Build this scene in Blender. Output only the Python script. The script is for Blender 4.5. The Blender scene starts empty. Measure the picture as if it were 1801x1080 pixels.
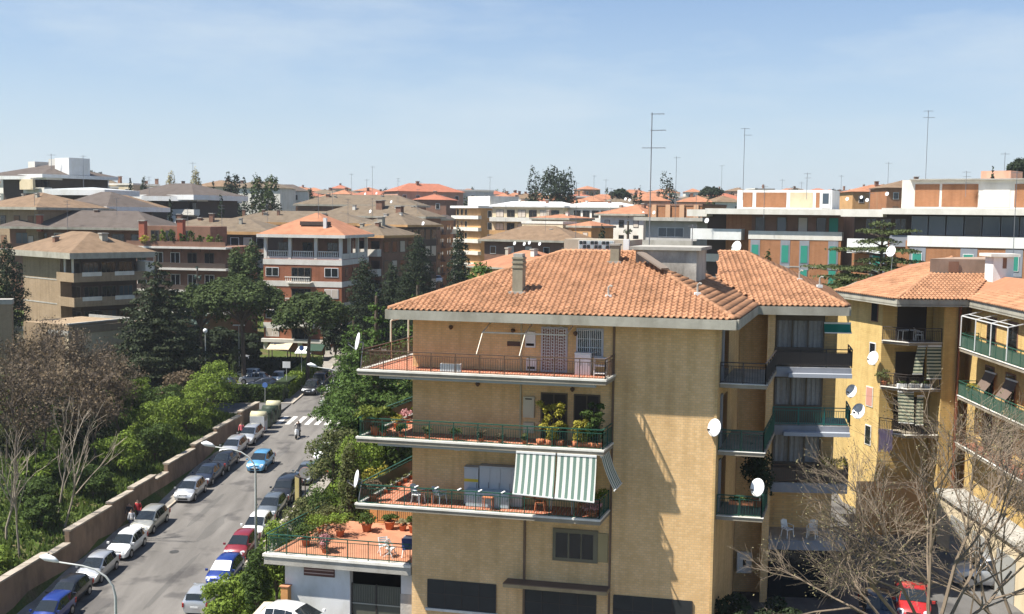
import bpy, bmesh, math, random
import numpy as np
from mathutils import Vector, Matrix
random.seed(7); RNG = np.random.default_rng(11)
scene = bpy.context.scene
COL = scene.collection
rad = math.radians
# ------------------------------------------------------------------ camera (world origin = the eye, x right, y ahead, z up)
FPX, CXP, CYP = 1950.0, 900.5, 540.0
PIT, ROL = math.atan(160 / FPX), 0.012
FW = Vector((0, math.cos(PIT), -math.sin(PIT)))
U0 = Vector((0, math.sin(PIT), math.cos(PIT))); R0 = Vector((1, 0, 0))
CR = R0 * math.cos(ROL) + U0 * math.sin(ROL)
CU = U0 * math.cos(ROL) - R0 * math.sin(ROL)
cd = bpy.data.cameras.new('camera'); cam = bpy.data.objects.new('camera', cd); COL.objects.link(cam)
m = Matrix.Identity(4)
for i in range(3):
    m[i][0] = CR[i]; m[i][1] = CU[i]; m[i][2] = -FW[i]
cam.matrix_world = m
cd.sensor_width = 36; cd.lens = 36 * FPX / 1801; cd.clip_start = 0.5; cd.clip_end = 12000
scene.camera = cam
# ------------------------------------------------------------------ light
SUN_EL, SUN_TRAVEL = rad(58.5), rad(71.5)          # elevation; compass direction the light travels to (from +y towards +x)
world = bpy.data.worlds.new('World'); scene.world = world; world.use_nodes = True
wn = world.node_tree; wn.nodes.clear()
wo = wn.nodes.new('ShaderNodeOutputWorld'); wb = wn.nodes.new('ShaderNodeBackground')
sky = wn.nodes.new('ShaderNodeTexSky'); sky.sky_type = 'NISHITA'; sky.sun_disc = False
sky.sun_elevation = SUN_EL; sky.sun_rotation = SUN_TRAVEL + math.pi
sky.altitude = 100; sky.air_density = 1.0; sky.dust_density = .4; sky.ozone_density = 1.0
wtc = wn.nodes.new('ShaderNodeTexCoord'); wmp = wn.nodes.new('ShaderNodeMapping'); wmp.inputs['Scale'].default_value = (2.2, 2.2, 9.0)
wnz = wn.nodes.new('ShaderNodeTexNoise'); wnz.inputs['Scale'].default_value = 1.6; wnz.inputs['Detail'].default_value = 7; wnz.inputs['Roughness'].default_value = .55
wrp = wn.nodes.new('ShaderNodeValToRGB'); wrp.color_ramp.elements[0].position = .48; wrp.color_ramp.elements[0].color = (0, 0, 0, 1)
wrp.color_ramp.elements[1].position = .8; wrp.color_ramp.elements[1].color = (.75, .75, .75, 1)
wmx = wn.nodes.new('ShaderNodeMix'); wmx.data_type = 'RGBA'; wmx.inputs[7].default_value = (7.0, 8.0, 8.8, 1)
wl = wn.links.new
wl(wtc.outputs['Generated'], wmp.inputs['Vector']); wl(wmp.outputs['Vector'], wnz.inputs['Vector']); wl(wnz.outputs[0], wrp.inputs[0])
wsp = wn.nodes.new('ShaderNodeSeparateXYZ'); wl(wtc.outputs['Generated'], wsp.inputs[0])
whz = wn.nodes.new('ShaderNodeValToRGB'); wh = whz.color_ramp.elements                  # pale air low down, all round the horizon
wh[0].position = 0; wh[0].color = (.88, .88, .88, 1); wh[1].position = .45; wh[1].color = (0, 0, 0, 1)
for q_, g_ in ((.05, .74), (.12, .47), (.22, .2)): k_ = wh.new(q_); k_.color = (g_, g_, g_, 1)
wl(wsp.outputs[2], whz.inputs[0])
wtn = wn.nodes.new('ShaderNodeMix'); wtn.data_type = 'RGBA'; wtn.blend_type = 'MULTIPLY'; wtn.inputs[0].default_value = 1; wtn.inputs[7].default_value = (.74, 1.04, 1.36, 1)
wl(sky.outputs[0], wtn.inputs[6])
wam = wn.nodes.new('ShaderNodeMix'); wam.data_type = 'RGBA'; wam.inputs[7].default_value = (7.0, 7.8, 8.5, 1)
wl(whz.outputs[0], wam.inputs[0]); wl(wtn.outputs[2], wam.inputs[6])
wl(wrp.outputs[0], wmx.inputs[0]); wl(wam.outputs[2], wmx.inputs[6]); wl(wmx.outputs[2], wb.inputs['Color'])
wl(wb.outputs[0], wo.inputs['Surface'])
wb.inputs['Strength'].default_value = 0.051
sd = bpy.data.lights.new('sun', 'SUN'); sd.energy = 5.0; sd.angle = rad(.55); sd.color = (1, .955, .87)
sun = bpy.data.objects.new('sun', sd); COL.objects.link(sun)
sdir = Vector((math.sin(SUN_TRAVEL) * math.cos(SUN_EL), math.cos(SUN_TRAVEL) * math.cos(SUN_EL), -math.sin(SUN_EL)))
sun.rotation_euler = sdir.to_track_quat('-Z', 'Y').to_euler(); sun.location = -sdir * 80
scene.view_settings.view_transform = 'Standard'; scene.view_settings.look = 'None'
scene.view_settings.exposure = 1.0; scene.view_settings.gamma = 1
scene.cycles.max_bounces = 4; scene.cycles.diffuse_bounces = 3; scene.cycles.glossy_bounces = 2; scene.cycles.volume_bounces = 0; scene.cycles.transparent_max_bounces = 4
scene.cycles.use_adaptive_sampling = True; scene.cycles.adaptive_threshold = .02

# ------------------------------------------------------------------ helpers
def ray(u, v):
    d = FW + CR * ((u - CXP) / FPX) - CU * ((v - CYP) / FPX)
    return d / d.y
def at(u, v, D): return ray(u, v) * D          # a measured point: picture position and distance ahead in metres
def atz(u, v, z): d = ray(u, v); return d * (z / d.z)
MATS = {}
def nodes(name):
    mt = bpy.data.materials.new(name); mt.use_nodes = True
    nt = mt.node_tree; return mt, nt, nt.nodes['Principled BSDF'], nt.nodes.new, nt.links.new
def c4(c, k=1.0): return (min(1, c[0] * k), min(1, c[1] * k), min(1, c[2] * k), 1)
def mat(name, col, rough=.8, var=.12, sc=1.5, bump=0, bsc=20, metal=0, spec=.3, stain=0, island=0, coat=0, trans=0):
    if name in MATS: return MATS[name]
    mt, nt, b, N, L = nodes(name)
    b.inputs['Roughness'].default_value = rough; b.inputs['Metallic'].default_value = metal
    b.inputs['Specular IOR Level'].default_value = spec; b.inputs['Coat Weight'].default_value = coat
    b.inputs['Coat Roughness'].default_value = .05
    g = N('ShaderNodeNewGeometry')
    nz = N('ShaderNodeTexNoise'); nz.inputs['Scale'].default_value = sc; nz.inputs['Detail'].default_value = 5
    L(g.outputs['Position'], nz.inputs['Vector'])
    mx = N('ShaderNodeMix'); mx.data_type = 'RGBA'
    mx.inputs[6].default_value = c4(col, 1 - var); mx.inputs[7].default_value = c4(col, 1 + var)
    L(nz.outputs[0], mx.inputs[0]); out = mx.outputs[2]
    if stain:
        n2 = N('ShaderNodeTexNoise'); n2.inputs['Scale'].default_value = .55; n2.inputs['Detail'].default_value = 8; n2.inputs['Roughness'].default_value = .65
        mp = N('ShaderNodeMapping'); mp.inputs['Scale'].default_value = (1.6, 1.6, .7)
        L(g.outputs['Position'], mp.inputs[0]); L(mp.outputs[0], n2.inputs['Vector'])
        rp = N('ShaderNodeValToRGB'); rp.color_ramp.elements[0].position = .42; rp.color_ramp.elements[1].position = .68
        rp.color_ramp.elements[0].color = (1, 1, 1, 1); k = 1 - stain; rp.color_ramp.elements[1].color = (k, k * .98, k * .94, 1)
        L(n2.outputs[0], rp.inputs[0])
        m2 = N('ShaderNodeMix'); m2.data_type = 'RGBA'; m2.blend_type = 'MULTIPLY'; m2.inputs[0].default_value = 1
        L(out, m2.inputs[6]); L(rp.outputs[0], m2.inputs[7]); out = m2.outputs[2]
    if island:
        hs = N('ShaderNodeHueSaturation'); ma = N('ShaderNodeMapRange')
        ma.inputs['To Min'].default_value = 1 - island; ma.inputs['To Max'].default_value = 1 + island
        oi = N('ShaderNodeObjectInfo'); ad = N('ShaderNodeMath'); ad.operation = 'ADD'; fr = N('ShaderNodeMath'); fr.operation = 'FRACT'
        L(g.outputs['Random Per Island'], ad.inputs[0]); L(oi.outputs['Random'], ad.inputs[1]); L(ad.outputs[0], fr.inputs[0])
        L(fr.outputs[0], ma.inputs['Value']); L(ma.outputs[0], hs.inputs['Value']); L(out, hs.inputs['Color']); out = hs.outputs[0]
    L(out, b.inputs['Base Color'])
    if bump:
        nb = N('ShaderNodeTexNoise'); nb.inputs['Scale'].default_value = bsc; nb.inputs['Detail'].default_value = 4
        L(g.outputs['Position'], nb.inputs['Vector'])
        bp = N('ShaderNodeBump'); bp.inputs['Strength'].default_value = bump; bp.inputs['Distance'].default_value = .05
        L(nb.outputs[0], bp.inputs['Height']); L(bp.outputs[0], b.inputs['Normal'])
    if trans:
        tb = N('ShaderNodeBsdfTranslucent'); ms = N('ShaderNodeMixShader'); ms.inputs[0].default_value = trans
        L(out, tb.inputs[0]); L(b.outputs[0], ms.inputs[1]); L(tb.outputs[0], ms.inputs[2])
        L(ms.outputs[0], nt.nodes['Material Output'].inputs[0])
    MATS[name] = mt; return mt
def brickmat(name, c1, c2, mortar, ux, bw=.25, bh=.065, mort=.012, floor=False, bump=.3, stain=.18, off=.5):
    """masonry: ux = the horizontal direction of the wall; floor = laid in the ground plane"""
    if name in MATS: return MATS[name]
    mt, nt, b, N, L = nodes(name)
    b.inputs['Roughness'].default_value = .85; b.inputs['Specular IOR Level'].default_value = .2
    g = N('ShaderNodeNewGeometry'); d = N('ShaderNodeVectorMath'); d.operation = 'DOT_PRODUCT'; d.inputs[1].default_value = ux
    L(g.outputs['Position'], d.inputs[0]); s = N('ShaderNodeSeparateXYZ'); L(g.outputs['Position'], s.inputs[0])
    c = N('ShaderNodeCombineXYZ'); L(d.outputs['Value'], c.inputs[0])
    if floor:
        d2 = N('ShaderNodeVectorMath'); d2.operation = 'DOT_PRODUCT'; d2.inputs[1].default_value = (-ux[1], ux[0], 0)
        L(g.outputs['Position'], d2.inputs[0]); L(d2.outputs['Value'], c.inputs[1])
    else: L(s.outputs['Z'], c.inputs[1])
    t = N('ShaderNodeTexBrick'); t.offset = off; L(c.outputs[0], t.inputs['Vector'])
    t.inputs['Color1'].default_value = c4(c1); t.inputs['Color2'].default_value = c4(c2); t.inputs['Mortar'].default_value = c4(mortar)
    t.inputs['Scale'].default_value = 1; t.inputs['Mortar Size'].default_value = mort; t.inputs['Brick Width'].default_value = bw; t.inputs['Row Height'].default_value = bh
    n2 = N('ShaderNodeTexNoise'); n2.inputs['Scale'].default_value = .5; n2.inputs['Detail'].default_value = 8; n2.inputs['Roughness'].default_value = .65
    L(g.outputs['Position'], n2.inputs['Vector'])
    rp = N('ShaderNodeValToRGB'); rp.color_ramp.elements[0].position = .4; rp.color_ramp.elements[1].position = .7
    k = 1 - stain; rp.color_ramp.elements[0].color = (1, 1, 1, 1); rp.color_ramp.elements[1].color = (k, k * .98, k * .93, 1)
    L(n2.outputs[0], rp.inputs[0])
    m2 = N('ShaderNodeMix'); m2.data_type = 'RGBA'; m2.blend_type = 'MULTIPLY'; m2.inputs[0].default_value = 1
    L(t.outputs['Color'], m2.inputs[6]); L(rp.outputs[0], m2.inputs[7]); L(m2.outputs[2], b.inputs['Base Color'])
    n4 = N('ShaderNodeTexNoise'); n4.inputs['Scale'].default_value = 1; n4.inputs['Detail'].default_value = 6; mp = N('ShaderNodeMapping'); mp.inputs['Scale'].default_value = (2.6, 2.6, .16)
    L(g.outputs['Position'], mp.inputs[0]); L(mp.outputs[0], n4.inputs['Vector'])
    r4 = N('ShaderNodeValToRGB'); r4.color_ramp.elements[0].position = .45; r4.color_ramp.elements[1].position = .75; r4.color_ramp.elements[0].color = (1.04, 1.03, 1, 1); r4.color_ramp.elements[1].color = (k, k * .97, k * .9, 1)
    L(n4.outputs[0], r4.inputs[0]); m4 = N('ShaderNodeMix'); m4.data_type = 'RGBA'; m4.blend_type = 'MULTIPLY'; m4.inputs[0].default_value = 1
    L(m2.outputs[2], m4.inputs[6]); L(r4.outputs[0], m4.inputs[7]); L(m4.outputs[2], b.inputs['Base Color'])
    bp = N('ShaderNodeBump'); bp.inputs['Strength'].default_value = bump; bp.inputs['Distance'].default_value = .02; bp.invert = True
    L(t.outputs['Fac'], bp.inputs['Height']); L(bp.outputs[0], b.inputs['Normal'])
    MATS[name] = mt; return mt
def glassmat(name, col, rough=.08):
    if name in MATS: return MATS[name]
    mt, nt, b, N, L = nodes(name)
    b.inputs['Base Color'].default_value = c4(col); b.inputs['Roughness'].default_value = rough
    b.inputs['Specular IOR Level'].default_value = .6; MATS[name] = mt; return mt

class MB:
    def __init__(s): s.v = []; s.f = []; s.mi = []
    def poly(s, pts, mi=0):
        n = len(s.v); s.v += [tuple(p) for p in pts]; s.f.append(tuple(range(n, n + len(pts)))); s.mi.append(mi); return s
    def mesh(s, vs, fs, mi=0):
        n = len(s.v); s.v += [tuple(p) for p in vs]
        for f in fs: s.f.append(tuple(n + i for i in f)); s.mi.append(mi)
        return s
    def box(s, x0, x1, y0, y1, z0, z1, mi=0):
        return s.hexa([(x0, y0), (x1, y0), (x1, y1), (x0, y1)], z0, z1, mi)
    def hexa(s, poly, z0, z1, mi=0):
        """prism over a plan polygon (ccw); z0/z1 may be lists per corner"""
        k = len(poly); a = z0 if isinstance(z0, (list, tuple)) else [z0] * k; b = z1 if isinstance(z1, (list, tuple)) else [z1] * k
        vs = [(p[0], p[1], a[i]) for i, p in enumerate(poly)] + [(p[0], p[1], b[i]) for i, p in enumerate(poly)]
        fs = [tuple(range(k - 1, -1, -1)), tuple(range(k, 2 * k))] + [(i, (i + 1) % k, k + (i + 1) % k, k + i) for i in range(k)]
        return s.mesh(vs, fs, mi)
    def bar(s, p, q, w=.04, h=None, mi=0):
        """square bar from p to q"""
        p = Vector(p); q = Vector(q); h = h or w; d = (q - p)
        if d.length < 1e-6: return s
        d.normalize(); x = d.cross(Vector((0, 0, 1)))
        if x.length < 1e-3: x = Vector((1, 0, 0))
        x.normalize(); y = x.cross(d); x *= w / 2; y *= h / 2
        vs = [p - x - y, p + x - y, p + x + y, p - x + y, q - x - y, q + x - y, q + x + y, q - x + y]
        return s.mesh(vs, [(3, 2, 1, 0), (4, 5, 6, 7), (0, 1, 5, 4), (1, 2, 6, 5), (2, 3, 7, 6), (3, 0, 4, 7)], mi)
    def tube(s, pts, r, n=6, mi=0, cap=True):
        pts = [Vector(p) for p in pts]; k = len(pts); rs = r if isinstance(r, (list, tuple)) else [r] * k
        vs = []; px = None
        for i, p in enumerate(pts):
            d = (pts[min(i + 1, k - 1)] - pts[max(i - 1, 0)]).normalized()
            if px is None:
                px = d.cross(Vector((0, 0, 1)))
                if px.length < .05: px = d.cross(Vector((0, 1, 0)))
            px = (px - d * px.dot(d)).normalized(); y = d.cross(px)
            for j in range(n):
                t = 2 * math.pi * j / n; vs.append(p + (px * math.cos(t) + y * math.sin(t)) * rs[i])
        fs = [(i * n + j, i * n + (j + 1) % n, (i + 1) * n + (j + 1) % n, (i + 1) * n + j) for i in range(k - 1) for j in range(n)]
        if cap: fs += [tuple(range(n - 1, -1, -1)), tuple(range((k - 1) * n, k * n))]
        return s.mesh(vs, fs, mi)
    def lathe(s, prof, n=12, c=(0, 0, 0), mi=0):
        vs = [(c[0] + r * math.cos(2 * math.pi * j / n), c[1] + r * math.sin(2 * math.pi * j / n), c[2] + z) for r, z in prof for j in range(n)]
        k = len(prof); fs = [(i * n + j, i * n + (j + 1) % n, (i + 1) * n + (j + 1) % n, (i + 1) * n + j) for i in range(k - 1) for j in range(n)]
        fs += [tuple(range(n - 1, -1, -1)), tuple(range((k - 1) * n, k * n))]
        return s.mesh(vs, fs, mi)
    def data(s, name, mats, smooth=False, off=None):
        me = bpy.data.meshes.new(name)
        vs = s.v if off is None else [(v[0] - off[0], v[1] - off[1], v[2] - off[2]) for v in s.v]
        me.from_pydata(vs, [], s.f)
        for mt in (mats if isinstance(mats, (list, tuple)) else [mats]): me.materials.append(mt)
        if any(s.mi): me.polygons.foreach_set('material_index', s.mi)
        if smooth: me.polygons.foreach_set('use_smooth', [True] * len(s.f))
        me.update(); return me
    def build(s, name, mats, parent=None, smooth=False, off=None):
        return link(name, s.data(name, mats, smooth, off), parent)
    def buildw(s, name, mats, parent, smooth=False):
        """vertices are given in world space; the object hangs under an unrotated parent (or a part of it)"""
        r = parent
        while r and r.parent: r = r.parent
        return s.build(name, mats, parent, smooth, r.location if r else None)
def link(name, me, parent=None):
    o = bpy.data.objects.new(name, me); COL.objects.link(o)
    if parent: o.parent = parent
    return o
def thing(name, label, cat, loc=(0, 0, 0), rz=0, group=None):
    o = bpy.data.objects.new(name, None); COL.objects.link(o); o.empty_display_size = .3
    o.location = loc; o.rotation_euler = (0, 0, rz); tag(o, label, cat, group); return o
def tag(o, label, cat, group=None):
    o['label'] = label; o['category'] = cat
    if group: o['group'] = group
    return o
def struct(o): o['kind'] = 'structure'; return o
def stuff(o): o['kind'] = 'stuff'; return o
def kids(o): return [c for c in bpy.data.objects if c.parent == o]
def copy_tree(o, ch, parent=None):
    c = o.copy(); COL.objects.link(c); c.parent = parent
    for k in ch.get(o.name, ()): copy_tree(k, ch, c)
    return c
def family():
    d = {}
    for o in bpy.data.objects:
        if o.parent: d.setdefault(o.parent.name, []).append(o)
    return d
# ---- foliage: many leaf-sized faces spread through clumps
def leaves_mesh(name, pts, size, mt, flat=0., out=None, jit=.65, aspect=1.):
    pts = np.asarray(pts, float); n = len(pts)
    nn = RNG.normal(size=(n, 3)); nn[:, 2] += flat * 2
    if out is not None: nn = nn * .7 + out * 1.2
    nn /= np.linalg.norm(nn, axis=1)[:, None] + 1e-9
    a = np.cross(nn, RNG.normal(size=(n, 3))); a /= np.linalg.norm(a, axis=1)[:, None] + 1e-9
    b = np.cross(nn, a); sz = size * (1 + jit * RNG.uniform(-1, 1, n))[:, None] / 2
    q = np.stack([pts + a * sz * aspect, pts + b * sz * .62, pts - a * sz * aspect, pts - b * sz * .62], 1).reshape(-1, 3)
    me = bpy.data.meshes.new(name); me.vertices.add(4 * n); me.vertices.foreach_set('co', q.ravel())
    me.loops.add(4 * n); me.loops.foreach_set('vertex_index', np.arange(4 * n, dtype=np.int32))
    me.polygons.add(n); me.polygons.foreach_set('loop_start', np.arange(0, 4 * n, 4, dtype=np.int32))
    me.materials.append(mt); me.update(calc_edges=True); return me
def clump_pts(clumps, n, shell=.55):
    """clumps: rows (x,y,z,rx,ry,rz); points spread by surface, dense towards the skin, fewer below"""
    c = np.array(clumps, float); w = (c[:, 3] * c[:, 4] + c[:, 3] * c[:, 5]); w /= w.sum()
    i = RNG.choice(len(c), n, p=w); d = RNG.normal(size=(n, 3)); d[:, 2] = np.where(RNG.random(n) < .7, np.abs(d[:, 2]), d[:, 2])
    d /= np.linalg.norm(d, axis=1)[:, None]; r = shell + (1 - shell) * RNG.random(n) ** .6 + RNG.normal(size=n) * .06
    return c[i, :3] + d * r[:, None] * c[i, 3:], d
# ------------------------------------------------------------------ the lie of the land
def sst(x, a, b): t = min(1, max(0, (x - a) / (b - a))); return t * t * (3 - 2 * t)
TANR = math.tan(rad(4.8))
def xroad(y):
    if y < 140: return -22.9 + (y - 86) * TANR
    x1 = -22.9 + 54 * TANR
    return x1 + (-19.5 - x1) * min(1, (y - 140) / 210)
def interp(y, t):
    for (a, za), (b, zb) in zip(t, t[1:]):
        if y <= b: return za + (zb - za) * (y - a) / (b - a)
    return t[-1][1]
ZR = [(-60, -24.6 - .07 * 140), (150, -24.6 + .07 * 70), (350, -12.8), (520, -5), (700, 2), (1000, 7), (4000, 12)]
def zroad(y): return interp(y, ZR)
PLAT = -20.5
def terrain(x, y):
    d = x - xroad(y); z = zroad(y)
    if d < 0:
        z += 1.35 * sst(-d, 6.85, 7.3) * (1 - sst(y, 112, 119))
        z += .2 * max(0, min(-d - 9, 75)) * (1 - .6 * sst(y, 112, 126)) * (1 - sst(y, 330, 600))
        z -= 1.25 * sst(-d, 6.6, 9) * sst(y, 117, 124) * (1 - sst(y, 168, 190))
        z += 7 * sst(-d, 40, 120) * sst(y, 130, 230) * (1 - sst(y, 380, 700))
    else:
        p = sst(d, 6.6, 14 - 4 * sst(y, 62, 90)) * (1 - sst(y, 92, 135))
        z = z + (PLAT - z) * p
        z += 6 * sst(d, 60, 160) * sst(y, 130, 260) * (1 - sst(y, 500, 800))
    if abs(d) < 6.7: z -= .3 * (1 - sst(abs(d), 5.4, 6.7)) + .02
    return z
def ground_z(x, y): return terrain(x, y)
def graded(a, b, n, c, p=2.2):
    """n stations between a and b, closest together around c"""
    t = np.linspace(-1, 1, n); s = np.sign(t) * np.abs(t) ** p
    return np.where(s < 0, c + s * (c - a), c + s * (b - c))
gx = sorted(set(np.round(np.concatenate([graded(-1500, 1500, 110, -20, 3), np.arange(-60, 45, 1.5)]), 3)))
gy = sorted(set(np.round(np.concatenate([np.arange(-40, 200, 2.5), np.linspace(200, 900, 60), np.linspace(900, 4000, 24)]), 3)))
gv = [(x, y, terrain(x, y) - (.0 if y > 0 else 0)) for y in gy for x in gx]
nx = len(gx)
gf = [(j * nx + i, j * nx + i + 1, (j + 1) * nx + i + 1, (j + 1) * nx + i) for j in range(len(gy) - 1) for i in range(nx - 1)]
def groundmat():
    mt, nt, b, N, L = nodes('grassy_soil'); b.inputs['Roughness'].default_value = .95; b.inputs['Specular IOR Level'].default_value = .1
    g = N('ShaderNodeNewGeometry'); n1 = N('ShaderNodeTexNoise'); n1.inputs['Scale'].default_value = .35; n1.inputs['Detail'].default_value = 8
    n2 = N('ShaderNodeTexNoise'); n2.inputs['Scale'].default_value = 5; n2.inputs['Detail'].default_value = 6
    L(g.outputs['Position'], n1.inputs['Vector']); L(g.outputs['Position'], n2.inputs['Vector'])
    r = N('ShaderNodeValToRGB'); e = r.color_ramp.elements
    e[0].position = .35; e[0].color = (.07, .1, .025, 1); e[1].position = .7; e[1].color = (.16, .12, .07, 1)
    k = r.color_ramp.elements.new(.52); k.color = (.085, .115, .03, 1); L(n1.outputs[0], r.inputs[0])
    m_ = N('ShaderNodeMix'); m_.data_type = 'RGBA'; m_.blend_type = 'MULTIPLY'; m_.inputs[0].default_value = .8
    r2 = N('ShaderNodeValToRGB'); r2.color_ramp.elements[0].color = (.35, .35, .35, 1); r2.color_ramp.elements[1].color = (1.3, 1.3, 1.2, 1)
    L(n2.outputs[0], r2.inputs[0]); L(r.outputs[0], m_.inputs[6]); L(r2.outputs[0], m_.inputs[7]); L(m_.outputs[2], b.inputs['Base Color'])
    bp = N('ShaderNodeBump'); bp.inputs['Strength'].default_value = .8; bp.inputs['Distance'].default_value = .2
    L(n2.outputs[0], bp.inputs['Height']); L(bp.outputs[0], b.inputs['Normal']); return mt
struct(MB().mesh(gv, gf).build('ground', groundmat(), smooth=True))
def asphalt(name, c, dark=.6):
    mt, nt, b, N, L = nodes(name); b.inputs['Roughness'].default_value = .9; b.inputs['Specular IOR Level'].default_value = .25
    g = N('ShaderNodeNewGeometry'); mp = N('ShaderNodeMapping'); mp.inputs['Scale'].default_value = (1, .18, 1); mp.inputs['Rotation'].default_value = (0, 0, rad(4.8))
    L(g.outputs['Position'], mp.inputs[0])
    n1 = N('ShaderNodeTexNoise'); n1.inputs['Scale'].default_value = .8; n1.inputs['Detail'].default_value = 6; L(mp.outputs[0], n1.inputs['Vector'])
    n2 = N('ShaderNodeTexNoise'); n2.inputs['Scale'].default_value = 14; n2.inputs['Detail'].default_value = 6; L(g.outputs['Position'], n2.inputs['Vector'])
    n3 = N('ShaderNodeTexNoise'); n3.inputs['Scale'].default_value = .33; n3.inputs['Detail'].default_value = 3; L(g.outputs['Position'], n3.inputs['Vector'])
    r1 = N('ShaderNodeValToRGB'); r1.color_ramp.elements[0].position = .3; r1.color_ramp.elements[1].position = .7
    r1.color_ramp.elements[0].color = c4(c, .72); r1.color_ramp.elements[1].color = c4(c, 1.18); L(n1.outputs[0], r1.inputs[0])
    r3 = N('ShaderNodeValToRGB'); r3.color_ramp.elements[0].position = .36; r3.color_ramp.elements[1].position = .44
    r3.color_ramp.elements[0].color = (dark + .02, dark + .02, dark + .04, 1); r3.color_ramp.elements[1].color = (1, 1, 1, 1); L(n3.outputs[0], r3.inputs[0])
    r2 = N('ShaderNodeValToRGB'); r2.color_ramp.elements[0].color = (.8, .8, .8, 1); r2.color_ramp.elements[1].color = (1.15, 1.15, 1.15, 1); L(n2.outputs[0], r2.inputs[0])
    a = N('ShaderNodeMix'); a.data_type = 'RGBA'; a.blend_type = 'MULTIPLY'; a.inputs[0].default_value = 1; L(r1.outputs[0], a.inputs[6]); L(r2.outputs[0], a.inputs[7])
    k = N('ShaderNodeMix'); k.data_type = 'RGBA'; k.blend_type = 'MULTIPLY'; k.inputs[0].default_value = 1; L(a.outputs[2], k.inputs[6]); L(r3.outputs[0], k.inputs[7])
    L(k.outputs[2], b.inputs['Base Color'])
    bp = N('ShaderNodeBump'); bp.inputs['Strength'].default_value = .25; bp.inputs['Distance'].default_value = .02; L(n2.outputs[0], bp.inputs['Height']); L(bp.outputs[0], b.inputs['Normal'])
    return mt
ASPH = asphalt('worn_asphalt', (.155, .143, .13))
LOT = asphalt('parking_asphalt', (.12, .115, .11))
PAVE = mat('pavement_concrete', (.27, .245, .215), .9, .2, .7, .2, 30, stain=.3)
KERB = mat('kerb_travertine', (.42, .37, .3), .85, .2, .9, stain=.25)
def strip(name, mt, d0, d1, y0, y1, z0, step=2.0, thick=None):
    """ribbon that follows the road between the offsets d0 and d1"""
    mb = MB(); ys = list(np.arange(y0, y1, step)) + [y1]
    for a, b in zip(ys, ys[1:]):
        q = [(xroad(a) + d0, a, zroad(a) + z0), (xroad(a) + d1, a, zroad(a) + z0), (xroad(b) + d1, b, zroad(b) + z0), (xroad(b) + d0, b, zroad(b) + z0)]
        if thick:
            mb.mesh([(x, y, z - thick) for x, y, z in q] + q, [(4, 5, 6, 7), (0, 1, 5, 4), (2, 3, 7, 6), (3, 0, 4, 7), (1, 2, 6, 5)])
        else: mb.poly(q)
    return mb.build(name, mt)
road_o = struct(strip('road', ASPH, -5.3, 5.3, -30, 352, 0))
struct(strip('pavement', PAVE, -6.85, -5.12, -30, 118, .13, thick=.4))
struct(strip('pavement', PAVE, 5.12, 6.4, -30, 118, .13, thick=.4))
struct(strip('pavement', PAVE, -7.5, -5.12, 124, 160, .13, thick=.5))
kl = struct(strip('kerb', KERB, -5.12, -4.95, -30, 118, .15, step=1.0, thick=.3))
kr = struct(strip('kerb', KERB, 4.95, 5.12, -30, 160, .15, step=1.0, thick=.3))
struct(strip('kerb', KERB, -5.12, -4.95, 124, 160, .15, step=1.0, thick=.3))
WPAINT = mat('road_paint', (.62, .6, .56), .8, .25, 2.5, stain=.3)
for i in range(8):                                        # zebra crossing
    x0 = -4.35 + i * 1.02; mb = MB()
    q = [(x0, 115.2), (x0 + .5, 115.2), (x0 + .5, 118.6), (x0, 118.6)]
    mb.poly([(xroad(y) + dx, y, zroad(y) + .006) for dx, y in q]); o = mb.build('crosswalk_stripe', WPAINT, road_o)
PATCH = asphalt('tar_patch', (.122, .114, .105)); rq = random.Random(21)
for dx, y, w, l in ((-1.6, 66, .7, 9), (1.0, 74, .5, 11), (.1, 84, 1.1, 6), (-1.9, 88, .6, 9), (2.0, 97, .6, 13), (-.6, 105, .9, 6), (1.6, 111, .5, 8), (.2, 126, .8, 10)):
    pg = [(w * .5 * math.cos(a) * rq.uniform(.75, 1.1), l * .5 * math.sin(a) * rq.uniform(.8, 1.1)) for a in [2 * math.pi * i / 14 for i in range(14)]]
    MB().poly([(xroad(y + q) + dx + p_, y + q, zroad(y + q) + .004) for p_, q in pg]).build('asphalt_patch', PATCH, road_o)
for dx, y in ((-.9, 79), (1.5, 91), (.3, 101), (-1.4, 111)):
    MB().poly([(xroad(y) + dx + .34 * math.cos(a), y + .34 * math.sin(a), zroad(y + .34 * math.sin(a)) + .01) for a in [2 * math.pi * i / 16 for i in range(16)]]).build('manhole_cover', mat('cast_iron', (.05, .048, .045), .6, .2, 6), road_o)
# side entrance and car park of the left block, 118 < y < 124, then the parked rows behind the hedge
def sheet(name, mt, pts, z):
    return struct(MB().hexa(pts, z - .6 if not callable(z) else [z(*p) - .6 for p in pts], z if not callable(z) else [z(*p) for p in pts]).build(name, mt))
zl = lambda x, y: zroad(y) + .1
sheet('parking_lot', LOT, [(xroad(118) - 34, 118.05), (xroad(118) - 5.13, 118.05), (xroad(124) - 5.13, 123.95), (xroad(124) - 8.2, 124), (xroad(141) - 8.2, 141), (xroad(141) - 36, 141)], lambda x, y: -21.55 + .02 * (y - 118) + .02 * min(0, x + 30))
sheet('driveway', PAVE, [(-66, 143.4), (xroad(144) - 8.3, 143.4), (xroad(150) - 8.3, 149), (-66, 149)], lambda x, y: terrain(x, y) + .1 + .0 * x)
sheet('forecourt', LOT, [(-12.6, 30), (60, 30), (60, 92), (-4, 92), (-9, 62)], PLAT + .03)
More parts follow.
